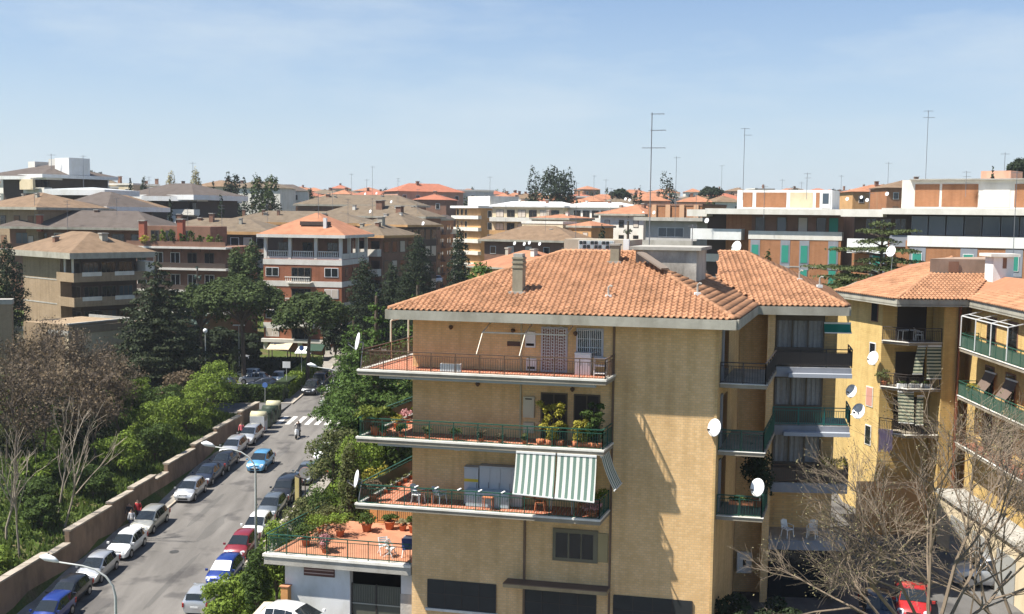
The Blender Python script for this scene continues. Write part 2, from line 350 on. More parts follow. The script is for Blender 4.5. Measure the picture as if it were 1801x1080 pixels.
# boundary wall with stone coping, stepped along the street
WALLR = mat('red_plaster_wall', (.25, .172, .118), .9, .25, .8, .3, 12, stain=.4)
COPE = mat('weathered_coping', (.36, .31, .25), .9, .25, 1.5, .3, 10, stain=.4)
bw = thing('boundary_wall', 'long stepped reddish plaster wall with stone coping beside the left pavement', 'wall', (xroad(50) - 7, 50, zroad(50)))
segs = [(36, 44, 2.2), (44, 52, 2.2), (52, 60, 2.15), (60, 66.5, 2.2), (66.5, 72.6, 2.2), (72.6, 75.6, 1.75), (75.6, 82.2, 2.2), (82.2, 86, 2.15), (86, 90.4, 2.05), (90.4, 93, 1.5), (93, 99.2, 1.8), (99.2, 105, 1.75), (105, 112, 1.65), (112, 118, 1.6)]
for a, b, h in segs:
    zt = zroad(b) + h; mb = MB()
    mb.hexa([(xroad(a) - 7.18, a), (xroad(a) - 6.86, a), (xroad(b) - 6.86, b), (xroad(b) - 7.18, b)], [zroad(a) - .5] * 4, zt); mb.buildw('wall_panel', WALLR, bw)
    n = max(2, int((b - a) / 1.1))
    for i in range(n):
        y0 = a + (b - a) * i / n + .012; y1 = a + (b - a) * (i + 1) / n - .012; dz = random.uniform(-.012, .012)
        MB().hexa([(xroad(y0) - 7.3, y0), (xroad(y0) - 6.74, y0), (xroad(y1) - 6.74, y1), (xroad(y1) - 7.3, y1)], zt + .002, zt + .13 + dz).buildw('coping_stone', COPE, bw)

# ------------------------------------------------------------------ the yellow brick block in the middle
AF, AS = rad(12), rad(18)
MU = Vector((math.cos(AF), -math.sin(AF), 0)); MW = Vector((math.sin(AS), math.cos(AS), 0)) / math.cos(AS - AF)
MQ = Vector((-4.79, 53.53, 0))
def L(a, b, z): p = MQ + MU * a + MW * b; return Vector((p.x, p.y, z))
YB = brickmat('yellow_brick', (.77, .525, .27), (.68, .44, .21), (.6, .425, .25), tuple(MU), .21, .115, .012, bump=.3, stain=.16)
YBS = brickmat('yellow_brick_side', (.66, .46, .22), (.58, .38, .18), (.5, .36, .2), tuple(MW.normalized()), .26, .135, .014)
FASC = mat('grey_render_fascia', (.36, .34, .28), .85, .12, .6, .15, 8, stain=.35)
TILE = mat('orange_roof_tile', (.40, .207, .115), .85, .14, .9, .1, 30, spec=.2, stain=.34, island=.12)
DECK = mat('roof_mortar', (.33, .15, .08), .9, .2, 2)
CONC = mat('old_concrete', (.38, .36, .32), .9, .15, 1.2, .2, 15, stain=.3)
WSLAB = mat('white_marble_edge', (.74, .71, .64), .7, .12, 2, stain=.25)
REDT = brickmat('red_floor_tile', (.42, .13, .07), (.36, .11, .06), (.46, .32, .24), tuple(MU), .2, .2, .016, floor=True, off=0)
IRON = mat('dark_iron', (.05, .04, .035), .6, .2, 3)
IRONB = mat('brown_iron', (.1, .062, .04), .6, .2, 3)
IRONG = mat('green_iron', (.018, .075, .05), .5, .2, 3)
GLASS = glassmat('dark_glass', (.012, .015, .017))
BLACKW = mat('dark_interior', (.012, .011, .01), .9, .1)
WHITE = mat('white_paint', (.72, .72, .7), .55, .06, 2, stain=.12)
WHITEM = mat('white_metal', (.7, .7, .68), .4, .05, 2)
mainb = thing('apartment_building', 'yellow brick apartment block with orange tiled hip roof and three long balconies', 'building', L(7, 5, PLAT))
def mbox(name, mt, a0, a1, b0, b1, z0, z1, parent=None):
    pl = [L(a0, b0, 0), L(a1, b0, 0), L(a1, b1, 0), L(a0, b1, 0)]
    return MB().hexa([(p.x, p.y) for p in pl], z0, z1).buildw(name, mt, parent or mainb)
EZ = -4.9
mbox('wall', YB, 0, 9.86, 0, 14, PLAT - .5, EZ)
mbox('wall', YB, 9.86, 14.5, -.06, 14, PLAT - .5, EZ + .002)
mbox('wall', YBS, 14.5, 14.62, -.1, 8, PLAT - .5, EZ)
mbox('downpipe', mat('brown_pipe', (.16, .1, .06), .6), 9.76, 9.85, -.1, -.003, PLAT, EZ)
mbox('downpipe', MATS['brown_pipe'], 5.62, 5.72, -.1, -.003, PLAT, -13.9)
mbox('downpipe', mat('cream_pipe', (.45, .38, .24), .6), 5.35, 5.42, -.08, -.003, -13.7, EZ)
# roof: soffit + fascia + decks
ea, eb = (-.76, 15.5), -1.25
mbox('soffit', FASC, ea[0], ea[1], eb, 15.2, EZ + .004, EZ + .06)
fz0, fz1 = EZ + .02, -4.5
mbox('fascia', FASC, ea[0] - .02, ea[1] + .02, eb - .12, eb - .003, fz0 - .06, fz1)
mbox('fascia', FASC, ea[1], ea[1] + .12, eb - .003, 7.35, fz0 - .06, fz1)
mbox('fascia', FASC, ea[0] - .12, ea[0], eb - .003, 15, fz0 - .06, fz1)
ZE, ZRG = -4.52, -1.86
RGA = (5.55, 9.3); RGB = 6.5
TW, TL = .272, .35
def tile_data(name):
    prof = [(0, .012), (.055, 0), (.11, 0), (.145, .058), (.19, .088), (.235, .058), (.28, .012)]
    mb = MB(); vs = []
    for y, dz in ((-.06, .05), (TL, 0.)):
        vs += [(x, y, z + dz) for x, z in prof]
    vs += [(x, -.06, z + .01) for x, z in prof]
    k = len(prof)
    fs = [(i, i + 1, k + i + 1, k + i) for i in range(k - 1)] + [(2 * k + i, 2 * k + i + 1, i + 1, i) for i in range(k - 1)]
    mb.mesh(vs, fs); me = mb.data(name, TILE, True); return me, vs, fs
TILE_ME, TV, TF = tile_data('roof_tile')
def inpoly(x, y, pg):
    c = False; j = len(pg) - 1
    for i in range(len(pg)):
        if (pg[i][1] > y) != (pg[j][1] > y) and x < (pg[j][0] - pg[i][0]) * (y - pg[i][1]) / (pg[j][1] - pg[i][1]) + pg[i][0]: c = not c
        j = i
    return c
def tiled_face(corners, roof, single=0, avoid=None):
    """lay tiles on the planar roof face; corners[0]->corners[1] is its eave (left to right seen from outside)"""
    C = [Vector(p) for p in corners]; e = (C[1] - C[0]).normalized()
    nrm = None
    for p in C[2:]:
        nrm = e.cross(p - C[0])
        if nrm.length > .1: break
    nrm.normalize(); s = nrm.cross(e)
    pg = [((p - C[0]).dot(e), (p - C[0]).dot(s)) for p in C]
    root = roof
    while root.parent: root = root.parent
    off = root.location
    x0, x1 = min(p[0] for p in pg), max(p[0] for p in pg); y1 = max(p[1] for p in pg)
    R = Matrix((e, s, nrm)).transposed(); mb = MB(); cnt = 0
    for r in range(int(y1 / TL) + 1):
        for c in range(int((x1 - x0) / TW) + 1):
            x, y = x0 + c * TW, r * TL - .02
            if not (inpoly(x + TW / 2, y + TL * .45, pg)): continue
            w = C[0] + e * x + s * y + nrm * (.05 + random.uniform(-.006, .006))
            if avoid and avoid(w): continue
            if cnt < single:
                o = link('roof_tile', TILE_ME, roof); mw = R.to_4x4(); mw.translation = w - off
                o.matrix_basis = mw
            else: mb.mesh([w + R @ Vector((v[0], v[1], v[2] * random.uniform(.9, 1.1))) for v in TV], TF)
            cnt += 1
    stuff(mb.buildw('tile_field', TILE, roof, True))
def ridge(p, q, parent, r=.13, sink=.0):
    p = Vector(p); q = Vector(q); d = q - p; n = max(1, int(d.length / .4)); d.normalize(); s = (q - p).length / n
    for i in range(n):
        a = p + d * (i * s - .03); b = p + d * ((i + 1) * s); up = Vector((0, 0, 1)); x = d.cross(up).normalized(); y = x.cross(d); vs = []
        for c, rr in ((a, r * 1.1), (b, r * .95)):
            for k in range(7):
                t = math.pi * k / 6; vs.append(c + x * math.cos(t) * rr + y * (math.sin(t) * rr * .8 + .05))
        mb = MB().mesh(vs, [(k, k + 1, 8 + k, 7 + k) for k in range(6)] + [tuple(range(6, -1, -1))]); mb.buildw('ridge_tile', TILE, parent, True)
eFL, eFR = L(ea[0], eb, ZE), L(ea[1], eb, ZE); eBR, eBL = L(ea[1], 15.2, ZE), L(ea[0], 15.2, ZE)
rL, rR = L(RGA[0], RGB, ZRG), L(RGA[1], RGB, ZRG)
roof = MB().poly([eFL, eFR, rR, rL]).poly([eFR, eBR, rR]).poly([eBR, eBL, rL, rR]).poly([eBL, eFL, rL]).buildw('roof', DECK, mainb)
tiled_face([eFL, eFR, rR, rL], roof, 300)
# wing to the right, set back
WDIR = Vector((math.cos(rad(3.2)), -math.sin(rad(3.2)), 0)); WBK = Vector((math.sin(rad(12)), math.cos(rad(12)), 0))
W0 = Vector((12.72, 57.45, 0))
def G(a, b, z): p = W0 + WDIR * a + WBK * b; return Vector((p.x, p.y, z))
def gbox(name, mt, a0, a1, b0, b1, z0, z1, parent=None):
    pl = [G(a0, b0, 0), G(a1, b0, 0), G(a1, b1, 0), G(a0, b1, 0)]
    return MB().hexa([(p.x, p.y) for p in pl], z0, z1).buildw(name, mt, parent or mainb)
WR = 4.72
wE0, wE1 = G(-2.2, 0, ZE), G(WR, 0, ZE); wR0, wR1 = G(-2.2, 7.9, -2.0), G(-.65, 7.9, -2.0); wB1 = G(WR, 15.8, ZE); wB0 = G(-2.2, 15.8, ZE)
wv = G(0, 0, ZE)
wroof = MB().poly([wE0, wE1, wR1, wR0]).poly([wE1, wB1, wR1]).poly([wB1, wB0, wR0, wR1]).buildw('roof', DECK, mainb)
def main_h(p):
    """height of the main roof's right slope under p"""
    n = (rR - eFR).cross(eBR - eFR); n.normalize(); 
    return eFR.z - (n.x * (p.x - eFR.x) + n.y * (p.y - eFR.y)) / n.z
def wing_h(p):
    n = (wE1 - wE0).cross(wR0 - wE0); n.normalize()
    return wE0.z - (n.x * (p.x - wE0.x) + n.y * (p.y - wE0.y)) / n.z
tiled_face([wE0, wE1, wR1, wR0], wroof, 0, lambda p: main_h(p) > wing_h(p) + .02)
tiled_face([wE1, wB1, wR1], wroof, 0)
tiled_face([eFR, eBR, rR], roof, 0, lambda p: wing_h(p) > main_h(p) + .02 and p.y > 57)
ridge(eFL + Vector((.1, .1, .05)), rL, roof); ridge(eFR + Vector((-.1, .1, .05)), rR, roof); ridge(rL, rR, roof); ridge(wE1 + Vector((-.1, .1, .05)), wR1, wroof); ridge(wR0, wR1, wroof)
gbox('fascia', FASC, 0, WR + .02, -.12, -.003, fz0 - .06, fz1); gbox('fascia', FASC, WR + .003, WR + .12, 0, 12, fz0 - .06, fz1)
gbox('soffit', FASC, -1.2, WR, 0, 13, EZ + .008, EZ + .066)
# chimneys, stair head and roof fittings
CH = mat('grey_chimney_render', (.3, .27, .2), .9, .15, 2, .2, 20, stain=.3)
def slope_z(b): return ZE + (ZRG - ZE) * (b - eb) / (RGB - eb)
def chimney(a, b, w, h, cap=True):
    z = slope_z(b) - .25; c = mbox('chimney', CH, a - w / 2, a + w / 2, b - w / 2, b + w / 2, z, z + h)
    mbox('flashing', CONC, a - w * .8, a + w * .8, b - w * .75, b + w * .75, z, slope_z(b - w * .75) + .19, c)
    if cap:
        for k in range(3): mbox('cap_ring', CH, a - w * .56, a + w * .56, b - w * .56, b + w * .56, z + h - .5 + k * .22, z + h - .41 + k * .22, c)
        mbox('cap', CONC, a - w * .45, a + w * .45, b - w * .45, b + w * .45, z + h + .03, z + h + .2, c)
    else: mbox('cap', CONC, a - w * .62, a + w * .62, b - w * .62, b + w * .62, z + h, z + h + .09, c)
chimney(4.86, 1.15, .5, 1.95); chimney(8.62, 5.2, .44, 1.12, False)
STH = mat('stained_white_render', (.5, .46, .4), .9, .12, 1, .2, 12, stain=.6)
st = mbox('stair_head', STH, 9.7, 12.75, 5.0, 8.3, -5, -1.62); mbox('roof_slab', CONC, 9.4, 13.0, 4.8, 8.6, -1.62, -1.46, st)
mbox('stair_head', mat('buff_render', (.42, .37, .29), .9, .12, 1, stain=.3), 5.3, 8.9, 7.6, 10.6, -5, -1.2)
gb = mbox('glass_block_window', WHITE, 6.1, 8.0, 7.57, 7.599, -1.72, -1.25)
for i in range(9):
    for j in range(2): mbox('glass_block', GLASS if (i + j) % 3 else mat('pale_glass', (.3, .36, .38), .2), 6.14 + i * .205, 6.14 + i * .205 + .17, 7.55, 7.568, -1.68 + j * .22, -1.5 + j * .22, gb)
mbox('flue', WHITE, 8.55, 8.85, 7.3, 7.58, -2.5, -1.15)
# roof ventilators and a lifted skylight by the hip
def vent(p):
    v = MB().hexa([(p.x - .14, p.y - .14), (p.x + .14, p.y - .14), (p.x + .14, p.y + .14), (p.x - .14, p.y + .14)], p.z - .1, p.z + .05).buildw('vent_base', WHITE, mainb)
    MB().tube([p, p + Vector((0, 0, .42)), p + Vector((.08, -.04, .5)), p + Vector((.17, -.08, .46))], .045, 6).buildw('vent_pipe', CONC, v)
vent(L(9.3, .8, slope_z(.8) + .1)); 
p = G(2.3, 3.6, 0); p.z = wing_h(p) + .1; vent(p); p = G(3.35, 2.7, 0); p.z = wing_h(p) + .1; vent(p)
p = L(13.4, 1.2, 0); p.z = main_h(p) + .1; vent(p)
e0 = L(10.0, 5.0, 0); q = [L(9.9, 4.1, 0), L(10.3, 4.1, 0), L(11.2, 4.1, 0)]
sk = MB(); a_, b_ = L(10.0, 4.75, -1.88), L(11.45, 3.5, -2.62)
MB().bar(a_ + Vector((0, 0, .12)), b_ + Vector((0, 0, .12)), .5, .08).buildw('skylight', mat('grey_wood', (.2, .16, .13), .8), mainb)
# ---- balconies of the middle block
def railing(name, pts, z, h, mt, parent, gap=.115, post=1.15, base=.09, mid=True, thick=.045, panel=None):
    """pts: plan points of the run; top rail, low rail, posts, bars"""
    tr, bars, po = MB(), MB(), []; pn = MB()
    for p, q in zip(pts, pts[1:]):
        p = Vector((p[0], p[1], 0)); q = Vector((q[0], q[1], 0)); ln = (q - p).length; d = (q - p) / ln
        up = Vector((0, 0, 1))
        tr.bar(p + up * (z + h), q + up * (z + h), thick * 1.5, thick); tr.bar(p + up * (z + base), q + up * (z + base), .03)
        if mid: tr.bar(p + up * (z + h - .16), q + up * (z + h - .16), .03)
        n = int(ln / gap)
        for i in range(1, n): c = p + d * (ln * i / n); bars.bar(c + up * (z + base), c + up * (z + h - (.16 if mid else 0)), .017)
        n = max(1, round(ln / post))
        for i in range(n + 1): c = p + d * (ln * i / n); po.append((c + up * z, c + up * (z + h)))
        if panel: pn.bar(p + up * (z + .1 + (h - .28) / 2), q + up * (z + .1 + (h - .28) / 2), .012, h - .3)
    r = tr.buildw(name, mt, parent); stuff(bars.buildw('bars', mt, r)); [MB().bar(a, b, .045).buildw('post', mt, r) for a, b in po]
    if panel: pn.buildw('screen', panel, r)
    return r
GPANEL = mat('green_screen', (.03, .09, .07), .4, .3, 2)
SOFF = mat('balcony_soffit', (.3, .26, .2), .9, .15, 1, stain=.3)
BFL = [(-7.35, IRONB, -1.9, 9.9), (-10.58, IRONG, -1.95, 9.85), (-13.8, IRONG, -2.0, 9.75)]
for k, (z, ir, a0, a1) in enumerate(BFL):
    # front strip with a clipped right corner, and the strip that runs back along the left side
    pl = [L(a0, -2, 0), L(a1, -2, 0), L(a1 + .0, -.5, 0), L(a1, -.003, 0), L(-.003, -.003, 0), L(-.003, 11, 0), L(a0, 11, 0)]
    pl = [(p.x, p.y) for p in pl]
    s = MB().hexa(pl, z - .22, z - .045).buildw('balcony', SOFF, mainb)
    MB().hexa([(p.x, p.y) for p in [L(a0 - .03, -2.04, 0), L(a1 + .03, -2.04, 0), L(a1 + .03, -.02, 0), L(a1 - .22, -.02, 0), L(a1 - .22, -1.8, 0), L(a0 + .22, -1.8, 0), L(a0 + .22, 11, 0), L(a0 - .03, 11, 0)]], z - .043, z + .05).buildw('marble_edge', WSLAB, s)
    MB().hexa([(p.x, p.y) for p in [L(a0 + .22, -1.8, 0), L(a1 - .22, -1.8, 0), L(a1 - .22, -.004, 0), L(-.004, -.004, 0), L(-.004, 11, 0), L(a0 + .22, 11, 0)]], z - .043, z).buildw('floor', REDT, s)
    railing('railing', [L(a0 + .08, 10.8, 0), L(a0 + .08, -1.92, 0), L(a1 - .06, -1.92, 0), L(a1 - .06, -.05, 0)], z, .95, ir, s)
    if k:
        sp = MB(); p, q = L(a0 + .11, 9, 0), L(a0 + .11, -1.8, 0); sp.bar(p + Vector((0, 0, z + .45)), q + Vector((0, 0, z + .45)), .012, .6); sp.buildw('screen', GPANEL, s)
    # rolled awning cassette hanging below the slab
    if k < 2: mbox('awning_box', mat('awning_box_grey', (.33, .35, .34), .5), a0 + 1.0, a1 - .5, -1.85, -1.62, z - .36, z - .225, s)
def wdoor(a0, a1, z0, z1, fm, pm, b=0, leafs=2, name='door', grille=None, dep=.06):
    f = .07; mb = MB()
    o = mbox(name, fm, a0, a1, b - dep, b - .003, z0, z1); n = leafs
    for i in range(n):
        w = (a1 - a0 - f * (n + 1)) / n; x = a0 + f + i * (w + f)
        mbox('pane', pm, x, x + w, b - dep - .012, b - dep - .002, z0 + f, z1 - f, o)
    return o
# top floor
d = wdoor(6.34, 7.6, -7.34, -5.2, mat('lilac_frame', (.5, .48, .52), .6), mat('red_door', (.2, .075, .045), .6), name='door')
gr = MB()
for i in range(11):
    x = 6.42 + i * .11
    gr.bar(L(x, -.1, -7.3), L(x, -.1, -5.25), .022)
for i in range(15):
    for j in (0, 1):
        c = 6.45 + j * .6; z = -7.25 + i * .14; gr.bar(L(c, -.1, z), L(c + .5, -.1, z), .016); gr.bar(L(c, -.1, z), L(c + .25, -.1, z + .14), .014); gr.bar(L(c + .5, -.1, z), L(c + .25, -.1, z + .14), .014)
gr.buildw('security_gate', WHITEM, d)
w = wdoor(8.02, 9.3, -6.56, -5.2, MATS['lilac_frame'], GLASS, name='window')
gr = MB()
for i in range(13): gr.bar(L(8.1 + i * .093, -.1, -6.5), L(8.1 + i * .093, -.1, -5.26), .02)
for i in range(4): gr.bar(L(8.08, -.1, -6.5 + i * .4), L(9.24, -.1, -6.5 + i * .4), .018)
gr.buildw('window_bars', WHITEM, w)
mbox('wall_plaque', mat('plaque_dark', (.09, .055, .04), .6), 4.7, 5.35, -.04, -.003, -6.17, -5.95)
for z0, z1, a in ((-6.2, -5.45, 5.6), (-7.3, -6.72, 5.66)):
    c = mbox('meter_cabinet', WHITE, a, a + .48, -.14, -.003, z0, z1); mbox('vent_slot', BLACKW, a + .05, a + .43, -.15, -.141, z0 + .08, z0 + .2, c)
for a, z in ((1.95, -5.35), (5.0, -5.42), (8.0, -5.45), (3.3, -8.05), (7.9, -8.1)):
    p = L(a, -.14, z); l = MB().lathe([(.03, .1), (.1, .06), (.11, -.02), (.04, -.12)], 8, p).buildw('wall_lamp', IRONB, mainb)
    MB().bar(L(a, -.003, z + .05), p + Vector((0, 0, .06)), .03).buildw('lamp_bracket', IRON, l)
# second floor: two doors, boiler box
DW = mat('dark_wood_door', (.028, .02, .016), .6)
for a0, a1 in ((6.36, 7.64), (7.95, 9.2)): wdoor(a0, a1, -10.55, -8.33, mat('brown_frame', (.1, .075, .05), .6), DW)
c = mbox('boiler_cabinet', mat('cream_panel', (.52, .47, .34), .6), 5.56, 6.08, -.2, -.003, -9.55, -8.55); mbox('flue_slot', BLACKW, 5.66, 5.98, -.21, -.201, -8.68, -8.62, c)
mbox('boiler_cabinet', MATS['cream_panel'], 5.56, 6.08, -.15, -.003, -10.3, -9.8)
mbox('wall_lamp', WHITE, 2.15, 2.42, -.1, -.003, -11.35, -11.22)
# window over the shops, canopy, shop openings
w = mbox('window', mat('olive_frame', (.16, .14, .09), .6), 7.05, 9.22, -.09, -.003, -16.42, -14.85)
for x0, x1 in ((7.2, 7.78), (7.86, 8.4), (8.46, 9.0)): mbox('pane', GLASS, x0, x1, -.104, -.091, -16.25, -15.05, w)
mbox('shutter_casing', mat('olive_panel', (.33, .26, .13), .7), 9.22, 9.7, -.06, -.003, -16.35, -14.95)
mbox('canopy', mat('buff_canopy', (.36, .27, .15), .85, stain=.3), 4.85, 9.84, -.75, -.003, -17.72, -17.55)
mbox('canopy_cover', mat('brown_sheet', (.15, .1, .07), .7), 4.85, 9.84, -.77, -.003, -17.548, -17.5)
SHUT = mat('charcoal_roller', (.025, .027, .027), .45, .2, 2)
for a0, a1, bb in ((.84, 4.28, 0), (5.68, 9.18, 0), (10.03, 13.72, -.06)):
    s = mbox('shop_window', SHUT, a0, a1, bb - .05, bb - .003, -19.3 if a0 < 1 else PLAT, -17.86)
    for i in range(5): mbox('mullion', IRON, a0 + (a1 - a0) * i / 4 - .02, a0 + (a1 - a0) * i / 4 + .02, bb - .07, bb - .052, -19.2, -17.87, s)
    for z in (-18.55,): mbox('transom', IRON, a0, a1, bb - .067, bb - .053, z - .02, z + .02, s)
mbox('window_sill', WSLAB, .74, 4.38, -.12, -.003, -19.42, -19.3)
# side balconies on the right flank and the wing's loggias
BR2 = mat('brown_veranda', (.11, .085, .06), .7, .2, 1)
CURT = mat('pale_curtain', (.27, .26, .25), .9, .25, 6)
SLATE = mat('slate_blue_parapet', (.24, .25, .28), .7, .1, 1, stain=.2)
GAW = mat('grey_awning', (.34, .36, .4), .8, .08, 1)
def wpl(*q): return [(p.x, p.y) for p in q]
zs = [(-7.62, 6), (-10.78, 6), (-13.85, 3.2)]
for z, dp in zs:
    s = MB().hexa(wpl(L(14.63, .4, 0), L(16.75, .4, 0), L(16.75, dp, 0), L(14.63, dp, 0)), z - .18, z).buildw('balcony', SOFF, mainb)
    MB().hexa(wpl(L(14.64, .36, 0), L(16.8, .36, 0), L(16.8, .6, 0), L(14.64, .6, 0)), z + .002, z + .03).buildw('marble_edge', WSLAB, s)
    railing('railing', [L(14.66, .46, 0), L(16.7, .46, 0), L(16.7, dp, 0)], z, 1.0, IRONG if z < -8 else IRON, s, panel=None)
for z in (-7.6, -10.7, -13.8):
    dd = MB().hexa(wpl(L(14.63, 1.4, 0), L(14.68, 1.4, 0), L(14.68, 3.2, 0), L(14.63, 3.2, 0)), z, z + 2.3).buildw('door', GLASS, mainb)
    MB().hexa(wpl(L(14.63, .9, 0), L(14.7, .9, 0), L(14.7, 1.38, 0), L(14.63, 1.38, 0)), z, z + 2.5).buildw('shutter', SLATE, mainb)
# wing front: pier, glazed verandas with curtains, balconies
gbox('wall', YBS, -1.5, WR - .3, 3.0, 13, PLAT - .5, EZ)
gbox('pier', YB, .62, 1.0, .55, 3.0, PLAT - .5, EZ)
gbox('wall', YB, -1.2, .62, 2.2, 3.0, PLAT - .5, EZ)
for i, z in enumerate((-7.72, -10.82, -13.9, -17.0)):
    gbox('floor_slab', CONC, 1.0, WR + .25, .5, 3.0, z - .24, z)
    s = gbox('balcony', SLATE, 1.0, WR + .3, .42, .52, z - .52, z - .02)
    if i < 3: railing('railing', [G(1.02, .5, 0), G(WR + .3, .5, 0), G(WR + .3, 2.9, 0)], z, .95, (IRON, mat('teal_iron', (.02, .14, .12), .5), IRONB)[i], s, panel=[mat('brown_screen', (.07, .055, .045), .7), None, MATS.get('brown_screen')][i])
    zt = (EZ, -7.97, -11.07, -14.15)[i]
    if i < 3:
        v = gbox('veranda', BR2, 1.05, 3.6, 1.3, 1.36, z, z + .95)
        for j in range(4): gbox('mullion', BR2, 1.05 + j * .83, 1.13 + j * .83, 1.29, 1.37, z + .95, zt, v)
        gbox('top_rail', BR2, 1.05, 3.6, 1.29, 1.37, zt - .45, zt, v)
        cu = MB()
        for j in range(60):
            x0, x1 = 1.07 + j * .0415, 1.07 + (j + 1) * .0415; f = lambda t: 1.45 + .03 * math.sin(t * 24) + .012 * math.sin(t * 61)
            cu.poly([G(x0, f(x0), z + .1), G(x1, f(x1), z + .1), G(x1, f(x1), zt - .1), G(x0, f(x0), zt - .1)])
        cu.buildw('curtain', CURT, v, True)
    if i in (0, 1): gbox('awning', GAW, 1.75 if i == 0 else 1.6, WR + .3, .05, .4, z - .5, z - .3)
gbox('shop_front', GLASS, 1.05, WR - .4, 1.5, 1.56, PLAT, -17.1)
# terrace and garage to the left
TER = -17.2
WPL = mat('white_plaster', (.66, .66, .65), .85, .06, 1, .1, 10, stain=.2)
ORF = mat('terracotta_terrace', (.45, .2, .115), .8, .15, 1.2, stain=.2)
ORW = mat('orange_plaster', (.55, .27, .1), .85, .08, 1, stain=.15)
gar = thing('garage_annex', 'white plastered garage with a red tiled roof terrace and green railing', 'garage', L(-4, 3, PLAT))
def gabox(name, mt, a0, a1, b0, b1, z0, z1, parent=None):
    return MB().hexa(wpl(L(a0, b0, 0), L(a1, b0, 0), L(a1, b1, 0), L(a0, b1, 0)), z0, z1).buildw(name, mt, parent or gar)
gabox('wall', WPL, -6.95, -3.45, .45, .8, PLAT - .5, TER - .58); gabox('wall', WPL, -6.95, -6.7, .8, 6.6, PLAT - .5, TER - .58)
gabox('wall', WPL, -.75, -.15, .45, .8, -18.9, TER - .58); gabox('stone_plinth', mat('grey_stone', (.4, .37, .33), .9, .25, 3, .4, 8), -.77, -.13, .43, .8, PLAT - .5, -18.902)
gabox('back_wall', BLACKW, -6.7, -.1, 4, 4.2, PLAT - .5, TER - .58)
sl = gabox('terrace_slab', CONC, -7.8, -.03, -.08, 6.9, TER - .56, TER - .16); gabox('marble_edge', WSLAB, -7.86, -.03, -.14, .25, TER - .158, TER - .02, sl)
gabox('floor', ORF, -7.5, -.03, .25, 6.6, TER - .158, TER, sl); gabox('kerb', mat('cream_kerb', (.55, .47, .33), .8), -3.9, -.03, 6.35, 6.6, TER + .002, TER + .16, sl)
gabox('back_parapet', ORW, -5.2, -.03, 6.62, 6.85, TER + .0, TER + 1.15, sl)
railing('railing', [L(-7.7, 6.5, 0), L(-7.7, 0, 0), L(-.1, 0, 0)], TER, .98, IRONG, sl)
railing('railing', [L(-4.6, 6.3, 0), L(-.1, 6.3, 0)], TER + .15, .95, IRON, sl, mid=False)
lv = gabox('louvre', mat('dark_red_frame', (.1, .04, .03), .6), -5.9, -4.25, .4, .447, -18.35, -17.8)
for z in (-18.2, -18.02): gabox('slat', mat('pink_slat', (.42, .3, .27), .7), -5.86, -4.29, .37, .398, z - .025, z + .025, lv)
gt = gabox('gate', mat('olive_gate', (.1, .1, .075), .5), -3.42, -.78, .62, .66, PLAT, -18.65)
for i in range(21): gabox('slat', mat('gate_bar', (.13, .13, .1), .5), -3.38 + i * .124, -3.33 + i * .124, .59, .618, -19.55, -18.72, gt)
for x in (-3.42, -2.14, -.84): gabox('gate_post', IRON, x, x + .06, .57, .668, PLAT, -18.6, gt)
gabox('gate_rail', mat('pale_gate_rail', (.35, .34, .28), .5), -3.42, -.78, .57, .585, -19.66, -19.6, gt)
gabox('brick_pier', ORW, -7.0, -6.62, .1, .44, PLAT - .4, -18.95)
gabox('pier_cap', mat('pier_cap_tile', (.5, .22, .12), .8), -7.06, -6.56, .06, .47, -18.949, -18.9)
# parapet beside the forecourt ramp
pw = thing('garden_parapet', 'low cream coped parapet beside the white hatchback at the garage', 'wall', (-12.3, 52, PLAT))
MB().hexa([(-13.2, 44), (-12.9, 44), (-11.95, 54.6), (-12.25, 54.6)], PLAT - 2, PLAT + .8).buildw('wall', WPL, pw)
MB().hexa([(-13.32, 44), (-12.78, 44), (-11.83, 54.7), (-12.37, 54.7)], PLAT + .802, PLAT + .9).buildw('coping', mat('cream_coping', (.55, .48, .36), .8), pw)
# ------------------------------------------------------------------ the other buildings
RB_BROWN = mat('brown_tile_roof', (.155, .118, .08), .9, .2, .8, .35, 6, stain=.3)
RB_GREY = mat('grey_brown_roof', (.1, .08, .068), .9, .18, .8, .35, 6, stain=.25)
RB_TAN = mat('tan_tile_roof', (.2, .132, .08), .9, .2, .8, .35, 6, stain=.3)
RB_ORANGE = mat('orange_far_roof', (.37, .165, .09), .85, .2, .7, .35, 6, stain=.25)
RB_RED = mat('red_far_roof', (.36, .13, .075), .85, .18, .7, .35, 6, stain=.2)
RB_WHITE = mat('white_sheet_roof', (.8, .8, .78), .5, .05, 1)
WARMW = mat('warm_white_render', (.66, .63, .57), .85, .07, .6, stain=.15)
CREAM = mat('cream_render', (.6, .5, .34), .85, .08, .6, stain=.18)
BEIGE = brickmat('beige_brick', (.34, .25, .165), (.3, .22, .145), (.26, .2, .14), (1, 0, 0), .3, .14, .012)
REDB = brickmat('red_brick', (.31, .11, .06), (.27, .095, .05), (.3, .16, .1), (1, 0, 0), .3, .14, .012)
ORB = brickmat('orange_brick', (.37, .165, .08), (.33, .145, .07), (.33, .2, .12), (1, 0, 0), .3, .14, .012)
OCHRE = mat('ochre_render', (.52, .3, .13), .85, .1, .6, stain=.2)
PINK = mat('salmon_render', (.52, .29, .2), .85, .1, .6, stain=.2)
BRBR = mat('brown_brick_render', (.22, .12, .08), .9, .15, 1.5, stain=.2)
SHADE = mat('shade_brown', (.07, .05, .04), .85, .2, 1)  # dark brown that paints the shade of deep loggias into the walls
GREENS = mat('green_shutter', (.03, .23, .17), .6, .1, 2)
WOODS = mat('wood_shutter', (.2, .11, .06), .7, .15, 2)
CREAMS = mat('cream_shutter', (.5, .43, .36), .7, .1, 2)
BLUEG = glassmat('blue_glass', (.05, .07, .09), .12)
